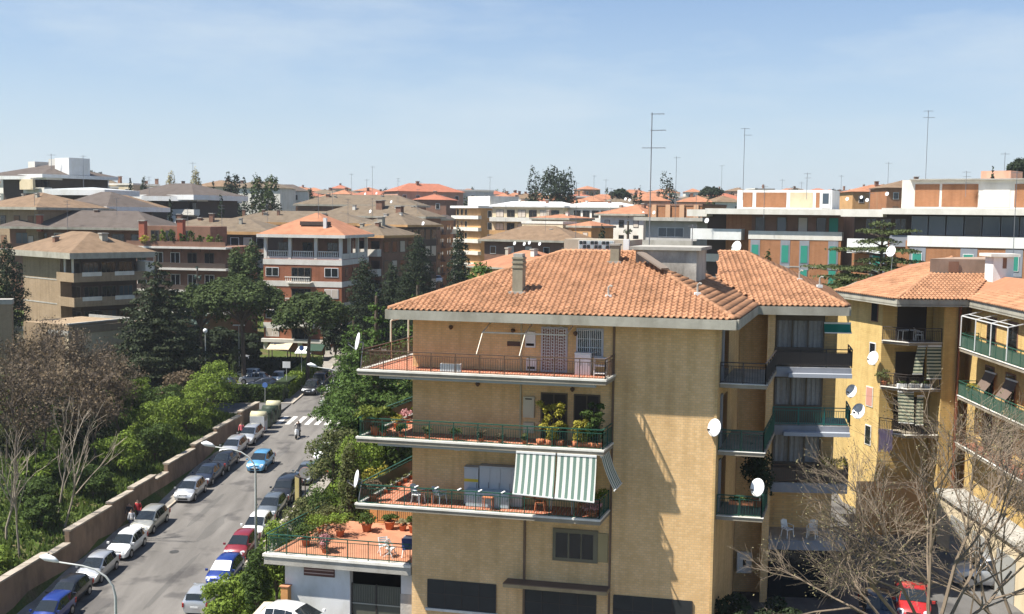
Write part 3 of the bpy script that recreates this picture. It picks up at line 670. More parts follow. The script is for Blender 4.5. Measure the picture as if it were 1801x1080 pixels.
class Bld:
    """a building laid out from its eave line pL-pR (wall corners, seen from outside left to right); heights count from the eave"""
    def __init__(s, name, label, pL, pR, depth, base, group=None, cat='building'):
        d = Vector((pR.x - pL.x, pR.y - pL.y, 0)); s.w = d.length; s.d = depth; s.h = pL.z - base
        s.o = thing(name, label, cat, (pL.x, pL.y, base), math.atan2(d.y, d.x), group)
    def box(s, name, mt, x0, x1, y0, y1, z0, z1, p=None):
        return MB().box(x0, x1, y0, y1, s.h + z0, s.h + z1).build(name, mt, p or s.o)
    def walls(s, mt, x0=0, x1=None, y0=0, y1=None, z0=None, z1=0):
        return s.box('wall', mt, x0, s.w if x1 is None else x1, y0, s.d if y1 is None else y1, -s.h - 2 if z0 is None else z0, z1)
    def hip(s, mt, ov=1.0, rise=2.2, fm=None, fh=.4, x0=0, x1=None, y0=0, y1=None, z=0, gable=False, inset=None):
        x1 = s.w if x1 is None else x1; y1 = s.d if y1 is None else y1
        if fm: s.box('fascia', fm, x0 - ov, x1 + ov, y0 - ov, y1 + ov, z + .003, z + fh); z += fh
        a, b, c, d = x0 - ov + .02, x1 + ov - .02, y0 - ov + .02, y1 + ov - .02; z += s.h
        W, D = b - a, d - c; k = min(W, D) / 2 if inset is None else inset
        if gable: k = .01
        if W >= D: r0, r1 = (a + k, (c + d) / 2, z + rise), (b - k, (c + d) / 2, z + rise)
        else: r0, r1 = ((a + b) / 2, c + k, z + rise), ((a + b) / 2, d - k, z + rise)
        A, B, Cc, Dd = (a, c, z), (b, c, z), (b, d, z), (a, d, z); mb = MB()
        mb.poly([Dd, Cc, B, A])
        if W >= D: mb.poly([A, B, r1, r0]).poly([B, Cc, r1]).poly([Cc, Dd, r0, r1]).poly([Dd, A, r0])
        else: mb.poly([A, B, r0]).poly([B, Cc, r1, r0]).poly([Cc, Dd, r1]).poly([Dd, A, r0, r1])
        return mb.build('roof', mt, s.o)
    def win(s, face, x, z, w, h, fm=WHITE, pm=GLASS, f=.09, name='window', n=1):
        """opening at x (left edge along the face), z = sill height from the eave"""
        def bx(nm, mt, u0, u1, d0, d1, z0, z1, p):
            if face == 'f': return s.box(nm, mt, u0, u1, d0, d1, z0, z1, p)
            if face == 'r': return s.box(nm, mt, s.w - d1, s.w - d0, u0, u1, z0, z1, p)
            return s.box(nm, mt, d0, d1, u0, u1, z0, z1, p)
        o = bx(name, fm, x, x + w, -.07, .03, z, z + h, s.o)
        for i in range(n):
            pw = (w - f * (n + 1)) / n; u = x + f + i * (pw + f)
            bx('pane', pm, u, u + pw, -.085, -.072, z + f, z + h - f, o)
        return o
    def balc(s, x0, x1, z, dep=1.3, ph=.9, mt=WARMW, slab=None, y=0, side=None):
        o = s.box('balcony', slab or mt, x0, x1, y - dep, y - .003, z - .18, z)
        s.box('parapet', mt, x0, x1, y - dep, y - dep + .1, z + .002, z + ph, o)
        s.box('parapet', mt, x0, x0 + .1, y - dep + .102, y - .003, z + .002, z + ph, o); s.box('parapet', mt, x1 - .1, x1, y - dep + .102, y - .003, z + .002, z + ph, o)
        return o
    def rbalc(s, y0, y1, z, dep=1.3, ph=.9, mt=WARMW):
        o = s.box('balcony', mt, s.w + .003, s.w + dep, y0, y1, z - .18, z)
        s.box('parapet', mt, s.w + dep - .1, s.w + dep, y0, y1, z + .002, z + ph, o); return o
    def chim(s, x, y, z, w=.7, h=1.6, mt=BRBR):
        o = s.box('chimney', mt, x - w / 2, x + w / 2, y - w / 2, y + w / 2, z - 1.2, z + h); s.box('cap', CONC, x - w * .65, x + w * .65, y - w * .65, y + w * .65, z + h + .002, z + h + .14, o); return o
    def grid(s, face, xs, zs, w, h, fm=WHITE, pm=GLASS, n=1, name='window'):
        for z in zs:
            for x in xs: s.win(face, x, z, w, h, fm, random.choice(pm) if isinstance(pm, list) else pm, n=n, name=name)
def bal_row(b, x0, x1, z, mt, parent, y, step=.28):
    mb = MB(); n = int((x1 - x0) / step)
    for i in range(n):
        x = x0 + (i + .5) * (x1 - x0) / n; mb.lathe([(.05, 0), (.09, .2), (.05, .5), (.07, .7)], 5, (x, y, b.h + z))
    stuff(mb.build('balusters', mt, parent)); b.box('handrail', mt, x0, x1, y - .1, y + .1, z + .7, z + .82, parent)
# red and white block by the street
b = Bld('apartment_building', 'red brick block with white bands, balustrades and orange hip roof', at(463, 417, 162), at(601, 418, 160), 13, -20.6)
b.walls(REDB, z1=-3.1); b.walls(BRBR, 2.2, b.w - 2.2, 2.2, b.d - 1, -3.1, -.02); b.hip(RB_ORANGE, .75, 3.2, WARMW, .45)
for x in (.25, b.w * .335, b.w * .665, b.w - .25): b.box('pillar', WARMW, x - .22, x + .22, .1, .55, -3.1, .0)
for y in (4, 8, 12.4): b.box('pillar', WARMW, b.w - .5, b.w - .06, y, y + .4, -3.1, 0)
for i in range(3):
    x0 = .5 + i * (b.w - .5) / 3; wn_ = b.win('f', x0 + .9, -2.9, 1.6, 2.2, BR2, GLASS, n=2, name='terrace_door'); wn_.location.y = 2.2
    bs = b.box('balustrade', WARMW, x0, x0 + (b.w - .5) / 3 - .5, .15, .5, -3.1, -2.75); bal_row(b, x0 + .1, x0 + (b.w - .5) / 3 - .6, -2.75, WARMW, bs, .32)
bs = b.box('balustrade', WARMW, b.w - .5, b.w - .15, .6, b.d, -3.1, -2.3)
for z in (-3.7, -6.85, -9.95, -13.0): b.box('band', WARMW, -.05, b.w + .05, -.06, b.d + .05, z - .25, z + .55)
b.box('band', WARMW, -.15, b.w + .15, -.7, b.d, -15.3, -14.8)
for k, z in enumerate((-5.65, -8.75, -11.85, -14.5)):
    b.win('f', .35, z, 2.0, 1.3, WHITE, GLASS if k in (0, 2) else CREAMS, n=2); b.win('f', b.w - 2.6, z, 2.1, 1.35, WHITE, GLASS if k == 0 else CREAMS, n=2)
    b.win('f', 4.3, z - .75, 3.0, 2.1, BR2, GLASS, n=3, name='balcony_door')
    if k < 3:
        bl = b.box('balcony', WARMW, 3.7, 7.6, -1.35, -.07, z - .95, z - .78); bal_row(b, 3.75, 7.55, z - .78, WARMW, bl, -1.22)
    for y in (1.5, 5, 9): b.win('r', y, z, 1.3, 1.35, BR2, GLASS if (k + y) % 2 else WOODS, n=2)
for x in (.1, b.w * .45, b.w * .8): b.box('column', WARMW, x, x + .6, -.4, .3, -b.h, -15.3)
sk_ = b.box('roof_dormer', SHADE, b.w * .42, b.w * .78, 1.6, 2.9, 1.8, 2.35); b.box('chimney', WHITE, b.w * .73, b.w * .77, 1.2, 1.7, 1.2, 2.9)
# beige block on the left, corner towards the street
C0 = at(131, 455, 138); zc = C0.z
b = Bld('apartment_building', 'beige brick block with wraparound balconies and brown hipped roof at left', C0, C0 + Vector((.66, .75, 0)) * 9.4, 14.5, -18)
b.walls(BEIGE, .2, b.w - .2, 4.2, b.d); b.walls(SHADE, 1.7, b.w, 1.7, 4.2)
for k, z in enumerate((-2.75, -5.85, -9.0)):
    s_ = b.box('balcony', BEIGE, -.3, b.w + .3, -.3, 4.19, z - .2, z); b.box('parapet', BEIGE, -.3, b.w + .3, -.3, -.18, z + .002, z + .95, s_); b.box('parapet', BEIGE, -.3, -.18, -.178, 4.19, z + .002, z + .95, s_)
    b.box('planter', WARMW, .8, 3.4, -.34, -.302, z + .5, z + 1.02, s_); b.box('planter', WARMW, 5.2, 7.9, -.34, -.302, z + .5, z + 1.02, s_); b.box('string_course', CONC, .16, .199, 4.3, b.d, z - .2, z - .05)
    for i in range(3):
        w_ = b.win('f', 2.0 + i * 2.4, z + .1, 2.0, 2.1, BR2, GLASS if (i + k) % 3 else BLUEG, n=3, name='glazing'); w_.location.y = 1.7
    w_ = b.win('l', 1.8, z + .1, 2.2, 2.1, BR2, GLASS, n=2, name='glazing'); w_.location.x = 1.7
    if k == 0:
        for y_ in (.4, 2.4): b.box('post', WARMW, -.1, .1, y_, y_ + .2, z + .95, -.01)
b.hip(RB_TAN, 1.25, 2.5, FASC, .75)
b.chim(5.2, 2.4, 1.5, .8, 1.5, FASC); b.chim(1.6, 8, 1.8, .6, .7); b.box('awning', WARMW, b.w + .3, b.w + 2.0, 0, 3, -2.4, -.6)
# flat beige pavilion in front of it
b = Bld('pavilion', 'low flat-roofed beige building with grey parapet behind the bare trees', at(14, 579, 122), at(120, 577, 117), 11, -17.5)
b.walls(CREAM); b.box('parapet', CONC, -.1, b.w + .1, -.12, -.003, -.05, .45); b.box('roof_deck', mat('grey_roof_felt', (.27, .29, .31), .9), 0, b.w, 0, b.d, .002, .12)
b.box('parapet', BEIGE, b.w - .25, b.w + .1, 0, b.d, .002, .8); b.box('parapet', CONC, 0, b.w - .26, b.d - .2, b.d, .13, .9)
p_ = at(220, 553, 126); b3 = Bld('pavilion', 'beige flank wall of the low pavilion beside the cedar', at(121, 572, 117), at(221, 560, 124), 7, -17.5); b3.walls(BEIGE); b3.box('coping', CONC, -.1, b3.w + .1, -.1, .3, .002, .16)
b2 = Bld('pavilion', 'beige corner of the pavilion at the left picture edge', at(-40, 536, 112), at(20, 536, 113), 1.6, -17.5); b2.walls(BEIGE); b2.box('parapet', CONC, -.1, b2.w + .1, -.1, b2.d, .002, .5)
# dark red block with long terraces
b = Bld('apartment_building', 'dark red brick block with roof terraces full of plants, left of the cedar', at(8, 402, 172), at(262, 404, 170), 13, -16)
b.walls(BRBR, 0, None, 1.5, None); b.hip(RB_GREY, 1.0, 2.6, FASC, .35, inset=5.5)
for i in range(7): b.win('f', 1 + i * 3.1, -2.7, 2.0, 2.1, WHITE if i in (2, 4) else BR2, GLASS if i % 3 else BLUEG, n=2).location.y = 1.5
b.chim(5.4, .6, .8, .75, 1.3, mat('brick_red_chimney', (.33, .1, .06), .9)); b.chim(12, 6, 2.4, .6, .6)
b.balc(-1, b.w, -3.05, 1.6, .8, BRBR, CONC, y=1.5)
c_ = Bld('apartment_building', 'red brick terraced wing with pergola plants and white slab edges', at(222, 432, 163), at(396, 437, 160), 11, -17)
c_.walls(BRBR, 0, None, 1.6, None)
for k, z in enumerate((0, -3.1, -6.3, -9.4)):
    c_.box('slab', WARMW, -.2, c_.w + .2, -.2, 1.7, z - .3, z); s_ = c_.box('parapet', SHADE if k else BRBR, 0, c_.w, .02, .12, z + .002, z + .75)
    if k:
        for i in range(5): c_.win('f', .8 + i * 2.7, z + .1, 1.5, 2.1, random.choice([BR2, WHITE]), GLASS, n=2, name='door').location.y = 1.6
c_.walls(BRBR, 1, c_.w - 4, 3.5, 9, 0, 2.9)
c_.chim(1.6, 2.0, 1.2, .9, 2.4, MATS['brick_red_chimney']); c_.chim(8.0, 1.5, 1.2, .9, 2.7, MATS['brick_red_chimney'])
for i in range(3): c_.win('f', 2 + i * 2.4, .2, 1.4, 2.1, BR2, GLASS, n=2, name='door').location.y = 3.5
# long tan-roofed blocks behind
def plain(label, L0, R0, depth, base, wall, roofm, rise=2.0, ov=.9, fm=FASC, fh=.4, floors=3, wins=0, fw=1.3, fhh=1.5, fr=BR2, pm=None, st=3.1, bal=None, group=None, name='apartment_building', rw=0, inset=None, gable=False):
    b = Bld(name, label, L0, R0, depth, base, group)
    b.walls(wall)
    if roofm:
        b.hip(roofm, ov, rise, fm, fh, inset=inset, gable=gable)
        if b.w > 7:
            for i in range(2): b.chim(b.w * (.28 + .4 * i) + random.uniform(-.6, .6), b.d * random.uniform(.25, .42), fh + rise * .45, random.uniform(.45, .7), random.uniform(.7, 1.2), random.choice([BRBR, FASC, WARMW]))
    pm = pm or [GLASS, GLASS, CREAMS, WOODS]
    for k in range(floors):
        z = -2.4 - k * st
        if wins: b.grid('f', [b.w * (i + .5) / wins - fw / 2 for i in range(wins)], [z], fw, fhh, fr, pm)
        if rw: b.grid('r', [depth * (i + .5) / rw - fw / 2 for i in range(rw)], [z], fw, fhh, fr, pm)
        if bal and wins: 
            for (u0, u1) in bal: b.balc(b.w * u0, b.w * u1, z - .35, 1.2, .95, WARMW)
    return b
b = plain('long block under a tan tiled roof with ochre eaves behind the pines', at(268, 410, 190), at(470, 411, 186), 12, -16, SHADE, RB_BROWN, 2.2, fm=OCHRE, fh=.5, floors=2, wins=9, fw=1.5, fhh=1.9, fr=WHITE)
b.balc(0, b.w, -3.0, 1.2, .6, BRBR, CONC); b.chim(3, 4, 1.6); b.chim(9, 4, 1.8)
b = plain('wide block with hipped grey-brown roof behind the red and white one', at(390, 394, 215), at(640, 398, 212), 14, -15, SHADE, RB_BROWN, 2.2, fm=OCHRE, fh=.5, floors=2, wins=10)
for x in (3, 7, 10): b.chim(x, 4, 2, .5, .8)
b = plain('brown-roofed block with dark loggias right of the red and white one', at(604, 417, 178), at(672, 420, 175), 10, -18, BRBR, RB_BROWN, 1.8, fm=OCHRE, floors=4, wins=3, fw=1.6, fhh=1.9, bal=[(.02, .45), (.55, .98)], rw=4)
b.chim(4, 5, 1.6, .9, 1.6, FASC)
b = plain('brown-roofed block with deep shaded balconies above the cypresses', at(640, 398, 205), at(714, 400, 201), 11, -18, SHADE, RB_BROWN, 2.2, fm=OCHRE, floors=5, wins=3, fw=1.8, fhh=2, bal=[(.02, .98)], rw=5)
b.chim(4, 6, 2, 1.1, 1.7)
b = plain('upper brown-roofed block with long eave in the second row', at(560, 382, 235), at(745, 383, 227), 9, -16, BRBR, RB_BROWN, 2.2, fm=FASC, floors=5, wins=8, rw=4)
b.chim(13, 3, 1.6, 1.4, 2.0); b.chim(20, 4, 1.2, .6, 1.2)
b = plain('highest of the brown-roofed blocks, on the crest of the second row', at(524, 362, 262), at(728, 361, 257), 11, -14, BRBR, RB_BROWN, 2.4, fm=FASC, floors=4, wins=9, rw=4)
b.chim(6, 4, 1.6, .8, 1.2)
b = plain('tall block with an orange brick end wall and balconies facing the street', at(752, 388, 245), at(772, 388, 244.8), 24, -14, ORB, RB_GREY, .9, ov=.3, floors=0)
for k in range(6):
    z = -2.6 - k * 3.0; b.win('f', .8, z, 1.0, 1.4, WOODS, GLASS); b.rbalc(1, 9, z - .3, 1.4, .9, BRBR); b.rbalc(12, 20, z - .3, 1.4, .9, WARMW)
    for y in (2, 5, 13, 17): b.win('r', y, z - .2, 1.4, 1.9, BR2, GLASS, n=2)
# white houses up on the left hill
def hill(label, L0, R0, depth, base, roofm=RB_GREY, rise=2.2, ov=1.2, wins=4, fh=.65, side=None, **k):
    b = Bld('hillside_house', label, L0, R0, depth, base); b.walls(SHADE, .5, b.w - .5, 1.5, None); b.hip(roofm, ov, rise, WHITE, fh, inset=k.get('inset'))
    for kf in range(2):
        z = -2.7 - kf * 3.1; s_ = b.balc(-.5, b.w + .5, z, 1.6, .9, WARMW, y=1.2)
        for i in range(wins): b.win('f', b.w * (i + .3) / wins, z + .1, b.w / wins * .55, 2.1, BR2, BLUEG if i % 2 else GLASS, n=2).location.y = 1.5
    return b
b = hill('white-eaved hilltop villa with dark roof and white roof box', at(-10, 314, 215), at(78, 316, 206), 14, -2, wins=3)
b.box('roof_box', WHITE, b.w - 3.4, b.w + 1.0, 4.5, 9, 0, 3.9); b.box('roof_box', WARMW, 3.4, 5.6, 5, 8, 1.6, 3.4); b.box('awning', CREAM, b.w - 5.2, b.w - 1, -1.7, -1.2, -2.2, -.3)
b = hill('white-eaved side wing of the hilltop villa, stretching right', at(80, 316, 207), at(176, 324, 222), 10, -3, wins=4, rise=1.8)
b.box('roof_box', WARMW, 7, 9.5, 2, 5, 1, 4.2); b.box('awning', WHITE, b.w - 3.0, b.w + 1, -1.2, 1.5, -1.2, 1.3)
b = hill('white vaulted terrace house between two villas on the hill', at(95, 343, 198), at(180, 343, 196), 9, -5, roofm=mat('pale_vault', (.45, .46, .46), .7), rise=.5, fh=1.0, wins=3)
b = hill('low white-edged house with brown roof below the hilltop villas', at(110, 371, 192), at(190, 372, 186), 9, -9, rise=2.6, wins=3, fh=.8)
b = hill('right half of the low white-edged house, roof running down to the right', at(190, 372, 186.5), at(282, 374, 196), 8, -9, roofm=RB_TAN, rise=2.1, wins=3, fh=.8)
b = hill('wide white-banded villa with dark roof beside the cypress group', at(222, 351, 220), at(340, 354, 212), 13, -6, rise=2.4, wins=5, fh=.95)
b.box('blind', WHITE, 10.2, 13.4, -.5, -.45, -4.6, -3.0)
for i in range(3): b.box('blind', WHITE, 1.5 + i * 3.1, 4.2 + i * 3.1, -.6, -.5, -1.6, -.1)
b = hill('right wing of the white-banded villa, in shade beside the dark trees', at(342, 354, 213), at(412, 358, 232), 9, -6, rise=1.8, wins=4, fh=.9)
b = plain('brown-roofed house with beige walls at the left edge', at(-30, 368, 178), at(66, 368, 172), 12, -10, BEIGE, RB_TAN, 2.4, floors=3, wins=4, ov=1.2)
b = plain('small dark-roofed house tucked behind the red terraces', at(108, 372, 182), at(140, 372, 180), 6, -8, WARMW, RB_GREY, 1.2, floors=1, wins=2)
# orange brick blocks with white fasciae on the right
def obl(label, L0, R0, depth, base):
    b = Bld('apartment_building', label, L0, R0, depth, base); return b
b = obl('orange brick block with green shutters and white penthouse, centre right', at(1318, 377, 150), at(1481, 378, 145), 14, -18)
b.walls(BRBR, 0, None, 1.6, None); b.walls(ORB, 0, None, 0, 1.6, None, -2.6)
b.box('band', WARMW, -.05, b.w + .1, -.06, 1.5, -3.3, -2.2); b.box('fascia', WARMW, -5.8, b.w + .1, -1.2, b.d, .003, .75)
b.box('fascia', WARMW, -8.6, -5.8, -.2, b.d, -.35, .6)
for k, z in enumerate((-6.4, -9.6, -12.8)):
    for i, x in enumerate((.4, 4.4, 6.9, 10.6)):
        b.box('pier', SLATE, x - .12, x + 1.15, -.04, -.003, z - .9, z + 3.0) if k == 0 else None
        b.win('f', x, z, 1.0, 2.4, SLATE, GREENS, f=.06, name='shutter_window')
    b.box('string_course', CONC, 0, b.w, -.05, -.003, z - .55, z - .4)
for i, x in enumerate((.5, 3.4, 6.2, 8.6, 10.2)): b.win('f', x, -2.3, 1.3, 2.0, BR2, [GLASS, BLUEG, CREAMS, GLASS, GREENS][i], n=1).location.y = 1.6
b.walls(ORB, -3.6, 0, 2.0, 10, None, 0); b.walls(SHADE, -6.5, -3.6, 3.0, 10, None, 0)
s_ = b.balc(-8.0, -1.0, -3.3, 2.2, 1.3, WHITE, y=2.0); 
for k in range(3): b.balc(-7.0, -3.7, -6.4 - k * 3.1, 1.0, .9, WARMW, y=3.0)
ph = b.box('penthouse', WHITE, -2.4, b.w - 1.8, 3, 10, .752, 3.35)
for x0, x1, mm in ((-1.6, -.3, ORB), (.2, 4.3, ORB), (4.8, 7.8, CREAM), (8.2, 8.7, ORB)): b.box('panel', mm, x0, x1, 2.97, 2.997, 1.0, 3.0, ph)
pg = b.box('sun_room', WHITE, 8.9, b.w - 2, 2.9, 2.999, 1.0, 3.2, ph); b.box('pane', BLUEG, 9.1, b.w - 2.2, 2.88, 2.898, 1.5, 2.9, pg)
b = obl('orange brick block with long white balcony band at the right edge', at(1584, 377, 138), at(1830, 380, 130), 14, -18)
b.walls(SHADE, -6, None, 1.7, None); b.walls(ORB, -5.8, .8, .2, 1.7, None, -3.2); b.walls(ORB, .8, None, -.3, 1.7, None, -3.2)
b.box('fascia', WARMW, -2.0, b.w + 1, -1.4, b.d, .003, .75); b.box('fascia', WARMW, -7.2, -2.0, -.6, b.d, -.35, .6)
b.box('band', WHITE, -6.2, -1.2, -.9, -.6, -4.9, -3.1); b.box('band', WHITE, 1.0, b.w, -.42, -.302, -3.9, -2.6); b.box('band', SLATE, -1.2, 1.0, -.1, .18, -4.0, -2.6)
for i in range(8): b.win('f', 1.3 + i * 2.05, -2.5, 1.9, 2.3, SLATE, BLUEG if i not in (3,) else GLASS, n=1, f=.05, name='veranda_pane').location.y = .3
for i in range(3): b.win('f', -4.6 + i * 1.8, -2.5, 1.4, 2.0, BR2, GLASS, n=2).location.y = 1.7
for k, z in enumerate((-6.6, -9.8)):
    for x in (-3.2, 1.6, 7.5, 12.5):
        b.box('pier', SLATE, x - .3, x + 1.6, -.34, -.302, z - .8, z + 2.6); b.win('f', x, z, 1.2, 1.9, WHITE, GREENS if (x + k) % 2 else GLASS, f=.07).location.y = -.34
ph = b.box('penthouse', WARMW, -.6, b.w + 1, 3.2, 10, .752, 4.3)
for x0, x1, mm in ((1.0, 3.9, ORB), (4.2, 8.4, ORB), (9.0, 12.0, WARMW), (12.5, 13.6, ORB)): b.box('panel', mm, x0, x1, 3.16, 3.197, 1.0, 3.8, ph)
b.box('roof_slab', CONC, .4, b.w + 1.5, 2.6, 10.5, 4.302, 4.45)
b = plain('pale modern villa with sloping white roof slab at the far right', at(1660, 330, 175), at(1830, 322, 165), 12, -8, PINK, None, floors=0)
b.box('roof_slab', WARMW, -1, b.w + 2, -1.5, b.d, .0, .7); b.box('roof_box', PINK, 4.5, 9, 3, 8, .7, 2.6); b.walls(WARMW, 8, b.w, -1.0, 0, -2.2, 0)
# middle distance, centre
b = plain('hip-roofed brown house with dishes below the orange roof ridge', at(852, 424, 215), at(1010, 424, 208), 12, -16, BRBR, RB_TAN, 2.7, ov=1.0, floors=2, wins=5, fw=1.2, fhh=1.5, fr=WHITE)
b = plain('bright orange hip roof just beyond the main roof ridge', at(826, 470, 132), at(946, 472, 124), 9, -16, OCHRE, RB_ORANGE, 1.9, ov=.3, fh=.2, floors=0)
b = plain('white house with orange hip roof between the trees', at(1056, 379, 235), at(1132, 378, 228), 13, -12, WARMW, RB_ORANGE, 2.0, ov=1.0, floors=3, wins=3)
b = plain('long white-roofed apartment block with cream bands', at(866, 364, 265), at(990, 362, 258), 12, -12, CREAM, RB_WHITE, 1.0, ov=.6, fm=WHITE, floors=0, inset=3)
for k in range(5): 
    z = -3.2 - k * 3.1; b.box('band', WARMW if k % 2 == 0 else OCHRE, -.2, b.w + .2, -1.2, -.003, z - .2, z + .8)
    for i in range(6): b.win('f', 1 + i * 2.8, z + .85, 2.0, 1.7, BR2, GLASS if i % 2 else CREAMS, n=2)
b = plain('second white-roofed block with ochre end wall', at(990, 365, 262), at(1088, 366, 254), 12, -12, WARMW, RB_WHITE, .9, ov=.6, fm=WHITE, floors=0, inset=3)
for k in range(4):
    z = -3.2 - k * 3.1; b.box('band', WARMW, 2, b.w, -1.2, -.003, z - .2, z + .8)
    for i in range(4): b.win('f', 3 + i * 2.4, z + .85, 1.8, 1.7, BR2, GLASS, n=2)
b.box('wall', OCHRE, -.5, 3.5, -1.5, -.01, -14, -6)
b = plain('tall cream and orange apartment house with many balconies on the bend', at(802, 364, 290), at(846, 361, 280), 16, -12, OCHRE, None, floors=0)
for k in range(6):
    z = -2.9 - k * 3.0
    b.box('slab', WARMW, -.8, b.w + .3, -1.0, -.003, z - .2, z + .7)
    for i in range(3): b.win('f', .5 + i * 2.0, z + .75, 1.1, 1.6, CREAM, random.choice([GLASS, WOODS]))
    for y in (2, 6, 10): b.win('r', y, z + .2, 1.2, 1.8, WHITE, GLASS)
b.box('penthouse', WARMW, 1, b.w - .5, 3, 12, .002, 2.8); b.box('cornice', WHITE, -1, b.w + .6, -1.2, b.d, -.3, .3)
b = plain('grey modern house with broad eaves and blue window band', at(1136, 388, 175), at(1226, 388, 170), 12, -16, mat('grey_render', (.42, .41, .39), .85, .1, .6, stain=.2), None, floors=0)
b.box('roof_slab', CONC, -1.5, b.w + 1.5, -1.3, b.d, .0, .55); b.win('f', 2.2, -2.5, 4.4, 1.5, WHITE, BLUEG, n=3); b.balc(-.5, b.w, -4.0, 1.3, 1.0, CONC); b.win('f', 2.2, -6.6, 3.4, 1.6, WHITE, BLUEG, n=2); b.box('base', BRBR, 1.8, b.w + 1, -1.0, -.01, -9.5, -5.6)
b = plain('flat brick house with tall chimney breasts behind the grey modern one', at(1140, 362, 215), at(1235, 364, 208), 10, -10, ORB, None, floors=0)
b.box('parapet', BRBR, -.1, b.w + .1, -.1, b.d, .0, .4)
for i in range(4): b.box('pier', mat('pale_brick', (.5, .3, .18), .9), 1 + i * 3, 2 + i * 3, -.35, -.003, -4, .2)
b = plain('cream terrace house with orange lean-to roofs right of the white blocks', at(935, 386, 235), at(1000, 388, 230), 10, -14, CREAM, RB_ORANGE, .8, ov=.4, floors=2, wins=3)
b = plain('lower cream house with flat parapet in front of the white-roofed block', at(918, 393, 228), at(990, 395, 222), 5, -14, CREAM, None, floors=1, wins=3); b.box('parapet', WARMW, -.1, b.w + .1, -.1, b.d, .002, .5)
b = plain('orange roofed house left of the flat brick one', at(1000, 400, 222), at(1040, 400, 218), 7, -14, OCHRE, RB_ORANGE, .9, ov=.4, floors=2, wins=2)
# ------------------------------------------------------------------ yellow block at the right
RZ = -5.1
e1, e2, e3, e4 = Vector((23.2, 79.6, RZ)), Vector((24.95, 71.7, RZ)), Vector((29.75, 71.95, RZ)), Vector((28.75, 55, RZ))
RU = (e2 - e1).normalized()
YR = brickmat('yellow_render_brick', (.6, .42, .17), (.55, .375, .15), (.5, .36, .17), (1, 0, 0), .26, .135, .01)
YRS = brickmat('yellow_render_brick_side', (.62, .45, .185), (.57, .4, .16), (.5, .36, .17), (0, 1, 0), .26, .135, .01)
rb = thing('apartment_building', 'yellow block with angled orange roof, white chimney and loggias at the right edge', 'building', (30, 75, PLAT))
def rbox(name, mt, pts, z0, z1, parent=None): return MB().hexa(pts, z0, z1).buildw(name, mt, parent or rb)
rbox('wall', YRS, [(24.27, 79.4), (25.2, 75.1), (31, 75.3), (31, 88), (25.5, 88)], PLAT - .5, RZ - .38)
rbox('wall', YRS, [(30.35, 72.9), (29.45, 54), (46, 54), (46, 88), (31.002, 88), (31.002, 75.0)], PLAT - .5, RZ - .38)
rbox('pier', YR, [(28.55, 72.95), (29.5, 73.0), (29.6, 75.0), (28.6, 75.0)], PLAT - .5, RZ - .38)
rbox('downpipe', mat('rust_pipe', (.2, .08, .05), .6), [(29.52, 72.8), (29.64, 72.8), (29.64, 72.95), (29.52, 72.95)], PLAT, RZ - .4)
h1, h2, h3, h4 = at(1636, 483, 76.2), None, at(1742, 484, 76.3), Vector((33.4, 55, -3.55))
pn_ = (e2 - e1).cross(h1 - e1); h2 = ray(1674, 453); h2 = h2 * (pn_.dot(e1) / pn_.dot(h2)); e0 = Vector((28.6, 92, RZ)); h0 = Vector((33, 92, RZ + 1.5))
r2 = MB().poly([e1, e2, h1, h2]).poly([e0, e1, h2, h0]).poly([e2, e3, h3, h1]).poly([e3, e4, h4, h3]).buildw('roof', DECK, rb)
tiled_face([e2, e3, h3, h1], r2, 0); tiled_face([e1, e2, h1, h2], r2, 0); tiled_face([e3, e4, h4, h3], r2, 0)
ridge(e2 + Vector((0, .05, .04)), h1, r2); ridge(h1, h2, r2)
TERW = mat('mottled_terrace_wall', (.33, .24, .18), .9, .15, 1, stain=.3)
MB().hexa([(h1.x, h1.y + .1), (h3.x + 1.0, h3.y + .1), (h3.x + 5, 84), (h2.x, h2.y)], -5, [h2.z + .02, h2.z, h2.z, h2.z + .02]).buildw('roof_terrace', TERW, rb)
rbox('terrace_door', BRBR, [(30.0, 76.25), (30.7, 76.25), (30.7, 76.29), (30.0, 76.29)], -3.5, -2.75)
cx, cy = at(1759, 470, 74.6).x, 74.6
c = rbox('chimney', WHITE, [(cx - .68, cy - .5), (cx + .68, cy - .5), (cx + .68, cy + .8), (cx - .68, cy + .8)], -4.4, -2.32)
rbox('cap', WSLAB, [(cx - .98, cy - .8), (cx + .98, cy - .8), (cx + .98, cy + 1.1), (cx - .98, cy + 1.1)], -2.318, -2.12, c)
rbox('slot', BRBR, [(cx - .05, cy - .53), (cx + .2, cy - .53), (cx + .2, cy - .502), (cx - .05, cy - .502)], -3.1, -2.4, c)
# eaves
def run(name, mt, p, q, w, z0, z1, parent=None):
    d = (q - p).normalized(); n = Vector((-d.y, d.x, 0)) * w
    return rbox(name, mt, [(p.x, p.y), (q.x, q.y), (q.x + n.x, q.y + n.y), (p.x + n.x, p.y + n.y)], z0, z1, parent)
for p_, q_ in ((e0, e1), (e1, e2), (e2, e3), (e3, e4)): run('fascia', FASC, p_, q_, .12, RZ - .45, RZ + .02)
MB().hexa([(p.x, p.y) for p in (e1, e2, e3, e4)] + [(46, 55), (46, 92), (28.6, 92)], RZ - .375, RZ - .3).buildw('soffit', FASC, rb)
